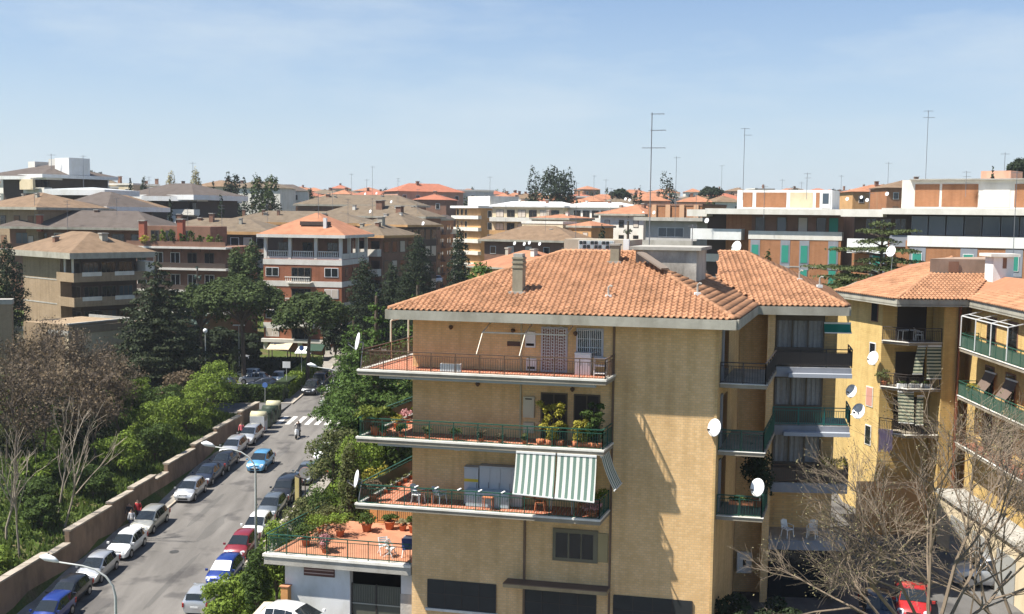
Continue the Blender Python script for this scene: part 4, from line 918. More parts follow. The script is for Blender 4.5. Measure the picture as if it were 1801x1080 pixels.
# left wall openings
def lw(t): p = Vector((24.27, 79.4, 0)).lerp(Vector((25.2, 75.1, 0)), t); return p
def lwin(t, w, z0, z1, fm, pm, name='window'):
    d = Vector((.2115, -.977, 0)); n = Vector((-.977, -.2115, 0)); p = lw(t)
    a = p - d * w / 2; b_ = p + d * w / 2
    o = rbox(name, fm, [(a.x, a.y), (a.x + n.x * .05, a.y + n.y * .05), (b_.x + n.x * .05, b_.y + n.y * .05), (b_.x, b_.y)], z0, z1)
    a += d * .07 + n * .052; b_ += n * .052 - d * .07; rbox('pane', pm, [(a.x, a.y), (a.x + n.x * .015, a.y + n.y * .015), (b_.x + n.x * .015, b_.y + n.y * .015), (b_.x, b_.y)], z0 + .07, z1 - .07, o)
lwin(.78, .85, -6.95, -5.62, BRBR, BLACKW); lwin(.76, .8, -9.9, -8.4, WHITE, GLASS); lwin(.72, .9, -12.9, -11.5, WSLAB, mat('pink_blind', (.5, .25, .19), .8)); lwin(.72, .8, -15.6, -14.2, WSLAB, GLASS)
# loggias between wall and pier
STR = mat('dark_green_white_stripe', (.3, .33, .26), .9)
for k, z in enumerate((-8.05, -11.15, -14.25)):
    s = rbox('balcony', SOFF, [(24.9, 74.2), (26.3, 72.9), (28.52, 73.05), (28.6, 75.1), (25.22, 75.09)], z - .18, z)
    rbox('marble_edge', WSLAB, [(24.86, 74.1), (26.28, 72.8), (28.53, 72.95), (28.53, 73.2), (26.4, 73.05), (25.1, 74.25)], z + .002, z + .04, s)
    railing('railing', [(24.98, 74.25), (26.32, 73.0), (28.5, 73.12)], z, .95, IRON, s)
    d_ = rbox('door', DW, [(26.2, 75.05), (28.2, 75.11), (28.2, 75.16), (26.2, 75.1)], z, z + 2.25)
for k, z in enumerate((-7.7, -10.8, -13.9)):                      # right facade balconies with green glass
    p, q = Vector((28.95, 71.2, z)), Vector((28.25, 58, z))
    s = rbox('balcony', SOFF, [(p.x, p.y), (q.x, q.y), (q.x + 1.3, q.y), (p.x + 1.25, p.y)], z - .65, z - .45)
    rbox('floor', REDT, [(p.x + .05, p.y - .05), (q.x + .05, q.y), (q.x + 1.28, q.y), (p.x + 1.2, p.y - .05)], z - .448, z - .43, s)
    rbox('marble_edge', WSLAB, [(p.x - .04, p.y + .03), (q.x - .04, q.y), (q.x + .12, q.y), (p.x + .12, p.y - .1)], z - .446, z - .4, s)
    railing('railing', [(p.x + 1.2, p.y), (p.x + .04, p.y - .02), (q.x + .04, q.y)], z - .43, .95, IRONG if k < 2 else IRONB, s, panel=mat('green_glass_panel', (.07, .115, .085), .2, .2, 2) if k < 2 else None)
    for y in (69.3, 66, 62.5):
        x = 30.35 - (72.9 - y) * .0476; dd = rbox('door', BRBR, [(x - .06, y - .7), (x - .003, y - .7), (x - .003, y + .7), (x - .06, y + .7)], z - .43, z + 1.75)
        rbox('pane', GLASS, [(x - .075, y - .6), (x - .062, y - .6), (x - .062, y + .6), (x - .075, y + .6)], z - .3, z + 1.65, dd)
# bare awning frame over the top balcony
fr = MB()
for y in (71, 68.5, 66, 63.5):
    x = 30.3 - (72.9 - y) * .0476; fr.bar((x, y, -5.75), (x - 1.3, y, -6.05), .05); fr.bar((x - 1.3, y, -6.05), (x - 1.32, y, -8), .05)
fr.bar((28.95, 71, -6.05), (28.55, 63.5, -6.05), .06); fr.bar((29.4, 71, -5.95), (29.0, 63.5, -5.95), .04)
fr.buildw('awning_frame', WHITEM, rb)
def stripes(name, c1, c2, ux, w, off=0., seed=0):
    """cloth of two woven colours"""
    if name in MATS: return MATS[name]
    mt, nt, b, N, Lk = nodes(name); b.inputs['Roughness'].default_value = .9; b.inputs['Specular IOR Level'].default_value = .1
    g = N('ShaderNodeNewGeometry'); d = N('ShaderNodeVectorMath'); d.operation = 'DOT_PRODUCT'; d.inputs[1].default_value = ux; Lk(g.outputs['Position'], d.inputs[0])
    a = N('ShaderNodeMath'); a.operation = 'MULTIPLY_ADD'; a.inputs[1].default_value = 1 / w; a.inputs[2].default_value = off; Lk(d.outputs['Value'], a.inputs[0])
    f = N('ShaderNodeMath'); f.operation = 'FRACT'; Lk(a.outputs[0], f.inputs[0]); gt_ = N('ShaderNodeMath'); gt_.operation = 'GREATER_THAN'; gt_.inputs[1].default_value = .5; Lk(f.outputs[0], gt_.inputs[0])
    mx = N('ShaderNodeMix'); mx.data_type = 'RGBA'; mx.inputs[6].default_value = c4(c1); mx.inputs[7].default_value = c4(c2); Lk(gt_.outputs[0], mx.inputs[0]); Lk(mx.outputs[2], b.inputs['Base Color'])
    tb = N('ShaderNodeBsdfTranslucent'); ms = N('ShaderNodeMixShader'); ms.inputs[0].default_value = .25
    Lk(mx.outputs[2], tb.inputs[0]); Lk(b.outputs[0], ms.inputs[1]); Lk(tb.outputs[0], ms.inputs[2]); Lk(ms.outputs[0], nt.nodes['Material Output'].inputs[0])
    MATS[name] = mt; return mt
HST = stripes('horizontal_stripe_cloth', (.06, .09, .07), (.5, .5, .36), (0, 0, 1), .22)
VST = stripes('green_white_stripe_cloth', (.16, .24, .2), (.72, .72, .66), tuple(MU), .29)
def cloth(name, label, p00, p10, p11, p01, mt, n=10, sag=.06, frame=True, group=None):
    """awning: top edge p00-p10, lower edge p01-p11"""
    p00, p10, p11, p01 = [Vector(p) for p in (p00, p10, p11, p01)]
    t = thing(name, label, 'awning', (p00 + p10) / 2, 0, group); nr = (p10 - p00).cross(p01 - p00).normalized(); vs = []
    for j in range(n + 1):
        for i in range(n + 1):
            u, v = i / n, j / n; p = p00.lerp(p10, u).lerp(p01.lerp(p11, u), v); vs.append(p + nr * (sag * math.sin(v * math.pi) * (1 + .3 * math.sin(u * 9))))
    MB().mesh(vs, [(j * (n + 1) + i, j * (n + 1) + i + 1, (j + 1) * (n + 1) + i + 1, (j + 1) * (n + 1) + i) for j in range(n) for i in range(n)]).buildw('cloth', mt, t, True)
    if frame:
        MB().bar(p00, p10, .09).buildw('roller', WHITEM, t); MB().bar(p01, p11, .05).buildw('front_bar', WHITEM, t)
    return t
cloth('awning', 'left of the two let-down green and white striped awnings on the third balcony', L(5.82, -2.02, -10.83), L(7.66, -2.02, -10.83), L(7.76, -2.7, -12.7), L(5.88, -2.7, -12.62), VST)
cloth('awning', 'right of the two let-down green and white striped awnings on the third balcony', L(7.74, -2.02, -10.83), L(9.55, -2.02, -10.83), L(9.64, -2.7, -12.78), L(7.83, -2.7, -12.7), VST)
cloth('awning', 'narrow striped awning at the right end of the third balcony', L(9.72, -1.9, -10.85), L(9.72, -.3, -10.85), L(10.35, -.3, -12.4), L(10.35, -1.9, -12.4), stripes('green_white_stripe_side', (.16, .24, .2), (.72, .72, .66), tuple(MW.normalized()), .29))
# retracted awning frame on the top balcony
fr = thing('retracted_awning', 'bare white awning frame over the top balcony door', 'awning', L(5.9, -.6, -5.4)); mb = MB()
A0, A1 = 3.87, 7.85
for a in (A0, 5.9, A1): mb.bar(L(a, -.05, -5.1), L(a, -1.15, -5.44), .05)
mb.bar(L(A0, -1.15, -5.44), L(A1, -1.15, -5.44), .06)
for a in (A0, 5.9): mb.bar(L(a, -1.15, -5.44), L(a - .03, -1.9, -6.4), .035)
mb.buildw('arms', mat('cream_metal', (.6, .52, .4), .5), fr)
mb = MB()
for i in range(12): mb.bar(L(3.95 + i * .33, -.2, -5.03), L(4.2 + i * .33, -.2, -5.03), .16, .05)
stuff(mb.buildw('rolled_cloth', mat('rolled_stripe', (.3, .3, .25), .9), fr))
MB().bar(L(3.9, -.19, -5.0), L(7.8, -.19, -5.0), .12).buildw('roller', mat('dark_canvas', (.06, .07, .06), .8), fr)
# pergola frame on the left side of the top balcony
fr = thing('pergola_frame', 'thin cream tube frame at the left end of the top balcony', 'frame', L(-1.6, 3, -7.35)); mb = MB()
for b_ in (1.6, 3.8, 6.0):
    mb.tube([L(-1.82, b_, -7.2), L(-1.82, b_, -5.35), L(-1.7, b_, -5.2), L(-.1, b_, -5.12)], .045, 6)
mb.tube([L(-1.82, 1.6, -5.3), L(-1.82, 6, -5.3)], .04, 6); mb.buildw('tubes', mat('cream_metal', (.6, .52, .4)), fr)
t = cloth('awning', 'half-open green canvas awning between the wing and the right block', G(WR - 1.15, 1.3, -5.45), G(WR + .25, 1.3, -5.45), G(WR + .25, .6, -5.9), G(WR - 1.15, .6, -5.9), mat('green_canvas', (.02, .25, .19), .85, .1, trans=.3))
cloth('awning', 'dark striped curtain awning left of the pier on the middle loggia', (26.9, 73.0, -8.25), (27.5, 73.03, -8.25), (27.2, 72.8, -10.1), (26.55, 72.75, -10.1), HST)
cloth('awning', 'dark striped curtain awning right on the middle loggia', (27.55, 73.03, -8.25), (28.5, 73.08, -8.25), (28.5, 72.8, -10.4), (27.5, 72.75, -10.4), HST)
cloth('awning', 'pale striped curtain awning left on the lower loggia', (25.8, 73.3, -11.35), (26.75, 72.95, -11.35), (26.75, 72.7, -13.4), (25.85, 73.05, -13.4), HST)
cloth('awning', 'narrow sunlit striped curtain awning on the lower loggia', (27.0, 73.0, -11.6), (27.45, 73.03, -11.6), (27.4, 72.75, -13.5), (26.85, 72.7, -13.5), HST)
for y, lab in ((68.9, 'brown propped shutter awning nearest the pier on the right block'), (65.6, 'brown propped shutter awning furthest right on the right block')):
    x = 30.3 - (72.9 - y) * .0476; cloth('awning', lab, (x - .08, y + .75, -9.4), (x - .08, y - .75, -9.4), (x - .75, y - .75, -10.5), (x - .75, y + .75, -10.5), mat('brown_canvas', (.14, .1, .08), .8))
# lean-to garages of the right block
gg = thing('garage_row', 'low cream garage row with sloping coping at the right edge', 'garage', (30, 62, PLAT))
def ggb(nm, mt, pts, z0, z1): return MB().hexa(pts, z0, z1).buildw(nm, mt, gg)
ggb('wall', CREAM, [(27.3, 69.5), (27.0, 54), (28.2, 54), (28.9, 69.5)], PLAT - .3, -17.2)
ggb('coping', CONC, [(27.1, 69.7), (26.8, 54), (28.3, 54), (29.0, 69.7)], -17.198, -17.0)
for y in (67, 63.6, 60.2): ggb('garage_door', mat('grey_garage_door', (.3, .3, .28), .6), [(27.2 - (69.5 - y) * .0194, y), (27.2 - (69.5 - y) * .0194, y - 2.3), (27.31 - (69.5 - y) * .0194, y - 2.3), (27.31 - (69.5 - y) * .0194, y)], PLAT, -18)
ggb('base_wall', OCHRE, [(23.0, 71), (27.25, 71.2), (27.3, 73), (23.2, 73)], PLAT - .3, -17.4)
# ------------------------------------------------------------------ vegetation
def leafmat(name, c, tr=.3, isl=.35): return mat(name, c, .75, .3, .9, spec=.15, island=isl, trans=tr)
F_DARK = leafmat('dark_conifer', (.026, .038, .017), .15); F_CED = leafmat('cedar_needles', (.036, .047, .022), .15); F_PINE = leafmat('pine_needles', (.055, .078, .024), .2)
F_BRI = leafmat('bright_leaf', (.155, .215, .034), .32); F_MID = leafmat('mid_leaf', (.065, .1, .024), .3); F_YEL = leafmat('yellow_leaf', (.34, .3, .05), .35)
F_GRN = leafmat('fresh_conifer', (.07, .115, .026), .25); F_BRN = leafmat('brown_bud', (.135, .1, .062), .2); F_OLV = leafmat('olive_leaf', (.11, .12, .045), .3); F_PALE = leafmat('pale_bud', (.3, .27, .15), .3)
BARK = mat('brown_bark', (.1, .075, .055), .95, .25, 3, .5, 10); PBARK = mat('pale_bark', (.3, .25, .19), .9, .25, 3, .3, 10)
def trunk(t, h, r, mt=BARK, lean=(0, 0), limbs=(), n=8):
    mb = MB(); mb.tube([(lean[0] * k * k * h, lean[1] * k * k * h, -1 + (h + 1) * k) for k in (0, .2, .4, .6, .8, 1)], [r * 1.2, r, r * .9, r * .8, r * .65, r * .4], n)
    for (z0, x, y, z) in limbs: mb.tube([(lean[0] * z0, lean[1] * z0, z0), (x * .4, y * .4, z0 + (z - z0) * .55), (x, y, z)], [r * .5, r * .35, r * .12], 6)
    return mb.build('trunk', mt, t)
def crown(t, clumps, n, size, mt, flat=0, shell=.55, name='crown', aspect=1):
    p, d = clump_pts(clumps, n, shell); o = link(name, leaves_mesh(name, p, size, mt, flat, d, aspect=aspect), t); return o
def tree_at(name, label, u, vtop, D, group=None, x=None, cat='tree', gz=None):
    p = at(u, vtop, D); z = ground_z(p.x, p.y) if gz is None else gz
    return thing(name, label, cat, (p.x, p.y, z), random.uniform(0, .0), group), p.z - z
def cypress(label, u, vtop, D, wpx, n=3500, size=.3, mt=F_DARK, group=None, gz=None):
    t, h = tree_at('cypress', label, u, vtop, D, group, gz=gz); h = max(h, 3); w = wpx / FPX * D / 2
    trunk(t, h * .8, .18); cl = []
    for i in range(26):
        k = (i + .5) / 26; r = w * math.sin(math.pi * min(.985, .2 + k * .79)) ** .62 * random.uniform(.9, 1.1) + .05; a = i * 2.4
        cl.append((math.cos(a) * r * .28, math.sin(a) * r * .28, h * (.05 + .9 * k), r * .85, r * .85, h / 15))
    crown(t, cl, n, size, mt, shell=.6); return t
def umbrella(label, u, vtop, D, wpx, hpx, n=9000, size=.3, mt=F_PINE, lean=(0, 0), k=26, gz=None, group=None):
    t, h = tree_at('stone_pine', label, u, vtop, D, group, gz=gz); w = wpx / FPX * D / 2; hh = hpx / FPX * D; cl = []; lim = []
    for i in range(k):
        a = i * 2.399; r = math.sqrt((i + .5) / k) * w * .84; zz = h - hh * .3 - (r / w) ** 2 * hh * .42 + random.uniform(-.1, .1) * hh
        x, y = math.cos(a) * r + lean[0] * h, math.sin(a) * r + lean[1] * h
        cl.append((x, y, zz, w * random.uniform(.22, .32), w * random.uniform(.22, .32), hh * random.uniform(.2, .3)))
        if i % 3 == 0: lim.append((h - hh * 1.0, x, y, zz - .2))
    trunk(t, h - hh * .5, max(.16, h * .022), BARK, lean, lim); crown(t, cl, n, size, mt, .3, .5); return t
def bushy(name, label, u, vtop, D, wpx, n=5000, size=.25, mt=F_MID, k=14, asp=1.0, gz=None, group=None, cat='tree', low=.12, dep=1.0, pos=None):
    if pos: t = thing(name, label, cat, pos[:3], 0, group); h = pos[3]; w = wpx
    else:
        t, h = tree_at(name, label, u, vtop, D, group, gz=gz, cat=cat); w = wpx / FPX * D / 2
    cl = []; lim = []
    for i in range(k):
        a = i * 2.399 + random.random(); kk = (i + .5) / k; z = h * (low + (1 - low) * (.12 + .74 * kk)); r = w * .72 * math.sqrt(max(.05, 1 - (2 * (z / h - low) / (1 - low) - .75) ** 2 / 1.7)) * random.uniform(.45, 1)
        cl.append((math.cos(a) * r, math.sin(a) * r * dep, z, w * random.uniform(.3, .45), w * random.uniform(.3, .45) * dep, h * random.uniform(.13, .2)))
        if i % 2 == 0: lim.append((h * low * .9, math.cos(a) * r * .8, math.sin(a) * r * .8, z))
    trunk(t, h * .7, max(.05, h * .018), BARK, (0, 0), lim, 6); crown(t, cl, n, size, mt, .15, .5); return t
def conifer(name, label, u, vtop, D, wpx, n=9000, size=.32, mt=F_CED, tiers=13, droop=.12, gz=None, top=.12, group=None, bare=.1):
    t, h = tree_at(name, label, u, vtop, D, group, gz=gz); w = wpx / FPX * D / 2; cl = []; lim = []
    for i in range(tiers):
        k = i / (tiers - 1); z = h * (bare + (.97 - bare) * k); r = w * (1 - k) ** .7 * random.uniform(.85, 1.1) + w * top * (1 - k) + .15; m_ = max(3, int(9 * (1 - k) + 3))
        for j in range(m_):
            a = 2 * math.pi * j / m_ + i * 1.3 + random.uniform(-.2, .2)
            for f, s_ in ((.8, .3), (.5, .3), (.2, .28)):
                rr = r * f * random.uniform(.85, 1.12)
                cl.append((math.cos(a) * rr, math.sin(a) * rr, z - rr * droop + random.uniform(-.1, .1), r * s_, r * s_, h / tiers * .42))
            lim.append((z, math.cos(a) * r * .8, math.sin(a) * r * .8, z - r * droop))
    trunk(t, h * .97, max(.12, h * .02), BARK, (0, 0), lim[::3]); crown(t, cl, n, size, mt, .25, .4); return t
# by the car park and the red and white block
conifer('cedar', 'tall dark cedar with drooping branches left of the car park', 274, 443, 120, 165, 42000, .3, F_CED, 16, .25, bare=.18, top=.25)
umbrella('left stone pine, wide crown hiding the foot of the red terraces', 428, 486, 138, 165, 82, 20000, .34, lean=(-.04, 0), k=36)
umbrella('stone pine with leaning trunk before the red and white block', 540, 514, 134, 135, 80, 16000, .34, lean=(.06, 0))
umbrella('stone pine half hidden behind the cedar, low crown', 352, 497, 141, 95, 80, 10000, .34)
bushy('broadleaf_tree', 'round light green tree rising above the left stone pine', 426, 434, 152, 80, 8000, .33, F_PINE, 14, low=.3)
conifer('blue_spruce', 'small blue grey spruce between cedar and pine', 347, 468, 150, 42, 3500, .3, leafmat('blue_needles', (.09, .13, .11), .2), 10)
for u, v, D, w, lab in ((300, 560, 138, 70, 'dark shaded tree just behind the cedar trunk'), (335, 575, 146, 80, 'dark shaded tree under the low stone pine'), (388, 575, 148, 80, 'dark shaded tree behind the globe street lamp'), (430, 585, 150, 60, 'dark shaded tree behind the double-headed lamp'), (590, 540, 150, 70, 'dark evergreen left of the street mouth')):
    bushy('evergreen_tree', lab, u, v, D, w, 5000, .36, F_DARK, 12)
bushy('clipped_shrub', 'round clipped light green shrub by the pavement of the far block', 415, 607, 139, 30, 1800, .22, F_PINE, 8, cat='shrub')
# cypresses
cypress('broad dark cypress between the brown blocks and the street', 735, 406, 168, 70, 16000, .24)
cypress('dark cypress standing alone right of the far street', 808, 394, 160, 48, 13000, .23)
cypress('dark cypress nearest the red and white block', 640, 450, 152, 72, 14000, .24)
cypress('dark cypress behind the main roof eave, second of the group', 690, 460, 156, 62, 12000, .24)
cypress('low broad cypress at the foot of the brown blocks', 715, 476, 150, 62, 12000, .24)
cypress('tall dark cypress at the left edge', 10, 418, 122, 80, 16000, .22)
# fresh conifers behind the left end of the main block
conifer('pine_tree', 'bright green pine towering behind the left balconies', 662, 512, 84, 170, 40000, .21, F_GRN, 15, .05, gz=PLAT, top=.3)
conifer('pine_tree', 'bright green pine peeping over the left end of the roof', 735, 492, 90, 120, 22000, .21, F_GRN, 12, .05, gz=PLAT, top=.3)
conifer('pine_tree', 'green pine at the street edge, darker towards its foot', 622, 556, 98, 100, 24000, .21, F_GRN, 13, .05, gz=-21.6, top=.3, bare=.32)
bushy('evergreen_tree', 'dark evergreen under the pines beside the zebra crossing', 640, 690, 86, 90, 7000, .26, F_MID, 14, gz=PLAT)
bushy('evergreen_tree', 'dense dark evergreen behind the second balcony end', 700, 690, 76, 80, 7000, .24, F_MID, 14, gz=PLAT)
bushy('evergreen_tree', 'low hedge tree seen past the roof ridge', 860, 462, 100, 110, 6000, .3, F_GRN, 12, gz=-16)
# cedar in front of the orange block, right
t, h = tree_at('cedar', 'flat-layered cedar before the orange block at right', 1553, 384, 100, gz=-16); LC_ = leafmat('layer_cedar', (.085, .105, .04), .22); cl = []; lim = []
for v_, wpx, off in ((394, 46, 0), (408, 100, 8), (424, 70, -10), (440, 150, -14), (458, 120, 16), (472, 200, -18), (488, 210, 4), (504, 230, -22)):
    z_ = h - (v_ - 384) / FPX * 100; w_ = wpx / FPX * 50
    for i in range(11):
        a = i * 2.4 + v_; r = w_ * math.sqrt((i + .5) / 11) * random.uniform(.8, 1.15); x_, y_ = math.cos(a) * r + off / FPX * 100, math.sin(a) * r * .8
        cl.append((x_, y_, z_ + random.uniform(-.15, .15), w_ * .3 + .12, w_ * .3 + .12, .22))
        if i % 3 == 0: lim.append((z_ - .5, x_, y_, z_ - .1))
trunk(t, h * .97, .2, BARK, (0, 0), lim); crown(t, cl, 15000, .2, LC_, .4, .3)
bushy('broadleaf_tree', 'light green bush peeping over the wing roof', 1357, 450, 92, 55, 3000, .25, F_PINE, 10, gz=-14)
bushy('broadleaf_tree', 'green tree behind the right block roof ridge', 1500, 480, 100, 120, 6000, .28, F_PINE, 12, gz=-16)
# skyline trees
for f, a in ((cypress, ('slim dark cypress on the crest behind the white-banded villa', 430, 308, 250, 18)), (cypress, ('slim cypress beside the crest pine', 444, 330, 240, 22)), (cypress, ('small cypress in front of the white-banded villa', 388, 337, 205, 18)), (cypress, ('cypress against the sky over the villa roof', 375, 316, 262, 14)), (cypress, ('tiny cypress left on the hill crest', 229, 312, 275, 11)), (cypress, ('little cypress before the villa windows', 299, 345, 205, 12)),
             (cypress, ('left one of the cypress pair behind the white houses', 1117, 329, 275, 20)), (cypress, ('slim right one of the cypress pair behind the white houses', 1127, 326, 280, 12)), (cypress, ('dark cypress on the right hill before the villa slab', 1747, 289, 160, 14)), (cypress, ('short dark cypress by the white house', 1060, 393, 210, 22))):
    f(*a, 1300, .42)
bushy('broadleaf_tree', 'big round green tree on the left crest', 468, 307, 245, 66, 5000, .5, F_PINE, 14)
bushy('broadleaf_tree', 'dark green wood edge right of the hilltop villas', 165, 297, 290, 56, 2500, .6, F_DARK, 10)
bushy('cedar', 'ragged cedar on the crest beside the slim cypress', 408, 306, 262, 46, 3000, .5, F_DARK, 14, low=.2)
bushy('cedar', 'broad dark cedar on the skyline above the white-roofed blocks', 980, 302, 290, 88, 7000, .55, F_DARK, 26, low=.3)
bushy('cedar', 'leaning ragged cedar left of the skyline cedar', 938, 298, 300, 36, 1600, .5, F_DARK, 12, low=.3)
bushy('cedar', 'ragged cedar against the sky right of the tall aerial', 1178, 308, 320, 40, 900, .55, F_DARK, 10, low=.4)
umbrella('small umbrella pine on the skyline right of centre', 1252, 327, 330, 46, 26, 2500, .55, F_DARK)
umbrella('dark umbrella pine behind the white house', 1092, 331, 320, 38, 24, 2200, .55, F_DARK)
umbrella('dark pine crown at the top right edge', 1800, 276, 190, 56, 40, 3500, .4, F_DARK)
conifer('araucaria', 'spiky grey green conifer beside the white house', 1105, 384, 178, 56, 3500, .34, F_CED, 10, .1)
for u, v, D, w, lab in ((1330, 334, 360, 20, 'tiny ragged tree on the skyline over the white penthouse'), (1395, 330, 400, 40, 'low dark tree clump on the skyline right of the penthouse'), (680, 333, 380, 40, 'dark bush on the skyline above the brown roofs'), (545, 330, 330, 50, 'green bush on the skyline left of the brown roofs'), (300, 306, 300, 30, 'pale budding tree on the crest over the dark villa roof'), (343, 300, 290, 34, 'larger pale budding tree on the left crest'), (255, 318, 285, 26, 'small palm-like dark tree on the left crest')):
    bushy('skyline_tree', lab, u, v, D, w, 1200, .5, F_PALE if 'pale' in lab else F_DARK, 8, low=.3)
# shrubs along the wall: a bright band, darker feet
sh = [(-9.2, 70, 1.7, 2.2, F_BRI, 'bright round shrub at the wall in the lower left corner'), (-10.5, 79, 1.5, 2.4, F_MID, 'dull green shrub on the bank left of the low wall gap'), (-10, 86, 2.0, 2.6, F_MID, 'green shrub on the bank over the two walkers'), (-10.5, 92, 2.4, 3.6, F_BRI, 'light green shrub above the second wall gap'), (-9.6, 97, 2.2, 3.2, F_MID, 'dense shrub behind the silver parked car'), (-11, 101, 2.8, 4.2, F_BRI, 'tall light green bush in the middle of the wall'), (-10, 105.5, 2.6, 4.0, F_BRI, 'sunlit bush left of the street lamp arm'), (-13, 108, 2.6, 3.6, F_MID, 'dark bush behind the sunlit ones'), (-10, 110, 2.8, 4.8, F_BRI, 'large sunlit bush before the recycling bins'), (-10.4, 114, 2.8, 5.6, F_BRI, 'tallest sunlit bush at the end of the wall'), (-14, 114, 2.4, 3.8, F_BRN, 'reddish brown shrub beside the parked cars'), (-18, 103, 2.6, 2.4, F_OLV, 'olive shrub in the middle of the garden'), (-15, 96, 2.4, 3.0, F_DARK, 'dark small conifer-like bush in the garden'), (-17, 110, 2.6, 3.0, F_BRI, 'light shrub at the edge of the car park'), (-15, 88, 2.4, 2.0, F_BRI, 'low sunlit shrub on the garden slope'), (-13.5, 83, 2.2, 1.8, F_MID, 'low shrub on the lower garden slope'), (-20, 92, 3, 2.2, F_OLV, 'broad olive shrub under the bare trees'), (-8.6, 63, 1.6, 3.0, F_MID, 'dark leafy bush overhanging the nearest wall')]
for d, y, w, h, mt, lab in sh:
    x = xroad(y) + d; bushy('shrub', lab, 0, 0, 0, w, 4200, .19, mt, 14, pos=(x, y, ground_z(x, y), h), cat='shrub')
# clipped hedges round the car park corner
def hedge(label, p, q, w, h, mt, n, size=.2):
    p = Vector((*p, zroad(p[1]))); q = Vector((*q, zroad(q[1]))); ln = (q - p).length; d = (q - p) / ln; t = thing('hedge', label, 'hedge', p.lerp(q, .5)); nn = Vector((-d.y, d.x, 0))
    u = RNG.random((n, 3)); f = RNG.integers(0, 3, n); side = RNG.random(n)
    a = u[:, 0] * ln; b_ = np.where(f == 0, 1.0, u[:, 1]); c = (u[:, 2] - .5) * w; c = np.where(f == 1, -w / 2, np.where(f == 2, w / 2, c)); b_ = np.where(f == 0, 1, u[:, 1])
    pts = np.array(p - t.location)[None] + np.outer(a, np.array(d)) + np.outer(c, np.array(nn)) + np.outer(b_ * h + RNG.normal(size=n) * .06, (0, 0, 1))
    MB().hexa([(v.x - t.location.x, v.y - t.location.y) for v in (p - nn * w * .42, q - nn * w * .42, q + nn * w * .42, p + nn * w * .42)], -1.2, h * .92).build('branches', F_DARK, t)
    link('foliage', leaves_mesh('foliage', pts + RNG.normal(size=(n, 3)) * .05, size, mt, .2), t); return t
hedge('clipped hedge across the corner by the zebra crossing', (xroad(125) - 14.5, 125.3), (xroad(125) - 6.3, 125.3), 1.6, 1.7, F_MID, 9000, .24)
hedge('bright clipped hedge running back beside the parked black cars', (xroad(126.5) - 6.9, 126.4), (xroad(143) - 7.0, 143), 1.7, 1.6, F_BRI, 11000, .24)
hedge('dark hedge at the back of the car park', (-52, 142.5), (xroad(142) - 8.2, 142.5), 1.4, 1.5, F_DARK, 6000, .25)
# bank on the right of the street
rs = [(8.6, 63.6, 1.9, 3.6, F_BRI, 'big round bush beside the garage wall'), (7.6, 68, 1.5, 2.2, F_BRI, 'low bright bush below the terrace corner'), (10.6, 73, 1.5, 3.0, F_OLV, 'loose olive bush under the terrace railing'), (10.2, 83, 1.2, 2.4, F_MID, 'green bush by the advertising panel'), (10.5, 80, 2.2, 5.2, F_OLV, 'tall thin shrub behind the terrace'), (12.2, 84, 2.0, 7.5, F_OLV, 'ivy-clad column of leaves left of the third balcony'), (13.6, 92, 2.6, 7.2, F_YEL, 'yellow green bush behind the third balcony'), (12.5, 96, 2.0, 4.4, F_BRI, 'sunlit bush at the lamp post foot'), (13.5, 104, 2.4, 5.5, F_MID, 'dense green bush by the far lamp post'), (12.8, 113, 2.4, 4.4, F_MID, 'green bush right of the zebra crossing'), (13.5, 75, 2.2, 5.6, F_BRI, 'light leafy bush between terrace and third balcony')]
for d, y, w, h, mt, lab in rs:
    x = xroad(y) + d; bushy('shrub', lab, 0, 0, 0, w, 5200, .17, mt, 14, pos=(x, y, ground_z(x, y), h), cat='shrub')
# deep shade shrubs at the foot of the right flank, plants on the red terraces
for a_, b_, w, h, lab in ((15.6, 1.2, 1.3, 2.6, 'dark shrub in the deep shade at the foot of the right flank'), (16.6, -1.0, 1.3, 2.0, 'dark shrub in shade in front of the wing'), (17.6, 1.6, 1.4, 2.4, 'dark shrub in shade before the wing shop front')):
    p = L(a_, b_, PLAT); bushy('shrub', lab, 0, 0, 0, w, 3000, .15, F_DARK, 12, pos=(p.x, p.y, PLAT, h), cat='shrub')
for i in range(9):
    p = at(250 + i * 16.5, 433, 161.5 - i * .15); bushy('terrace_shrub', 'potted shrub on the red roof terrace, ' + 'first second third fourth fifth sixth seventh eighth ninth'.split()[i] + ' from the left', 0, 0, 0, random.uniform(.5, .9), 500, .2, random.choice([F_MID, F_OLV, F_BRI, F_YEL]), 8, pos=(p.x, p.y + 1.0, p.z + .1, random.uniform(1.2, 2.4)), cat='shrub')
for a_, b_, w, h, mt, lab in ((-8.7, .8, 1.0, 3.4, F_MID, 'green bush outside the front corner of the terrace'), (-8.6, 2.6, 1.1, 4.3, F_BRI, 'leafy bush growing over the terrace railing'), (-8.4, 4.4, 1.2, 4.8, F_OLV, 'olive bush over the middle of the terrace side'), (-8.0, 6.2, 1.3, 5.4, F_MID, 'tall bush at the back corner of the terrace'), (-6.9, 7.7, .85, 7.6, F_OLV, 'ivy column climbing beside the third balcony corner'), (-5.4, 8.6, 1.4, 6.2, F_YEL, 'yellow green bush seen over the terrace parapet')):
    p = L(a_, b_, PLAT); gz = ground_z(p.x, p.y); bushy('shrub', lab, 0, 0, 0, w, 4200, .13, mt, 16, pos=(p.x, p.y, gz, h + PLAT - gz), cat='shrub')
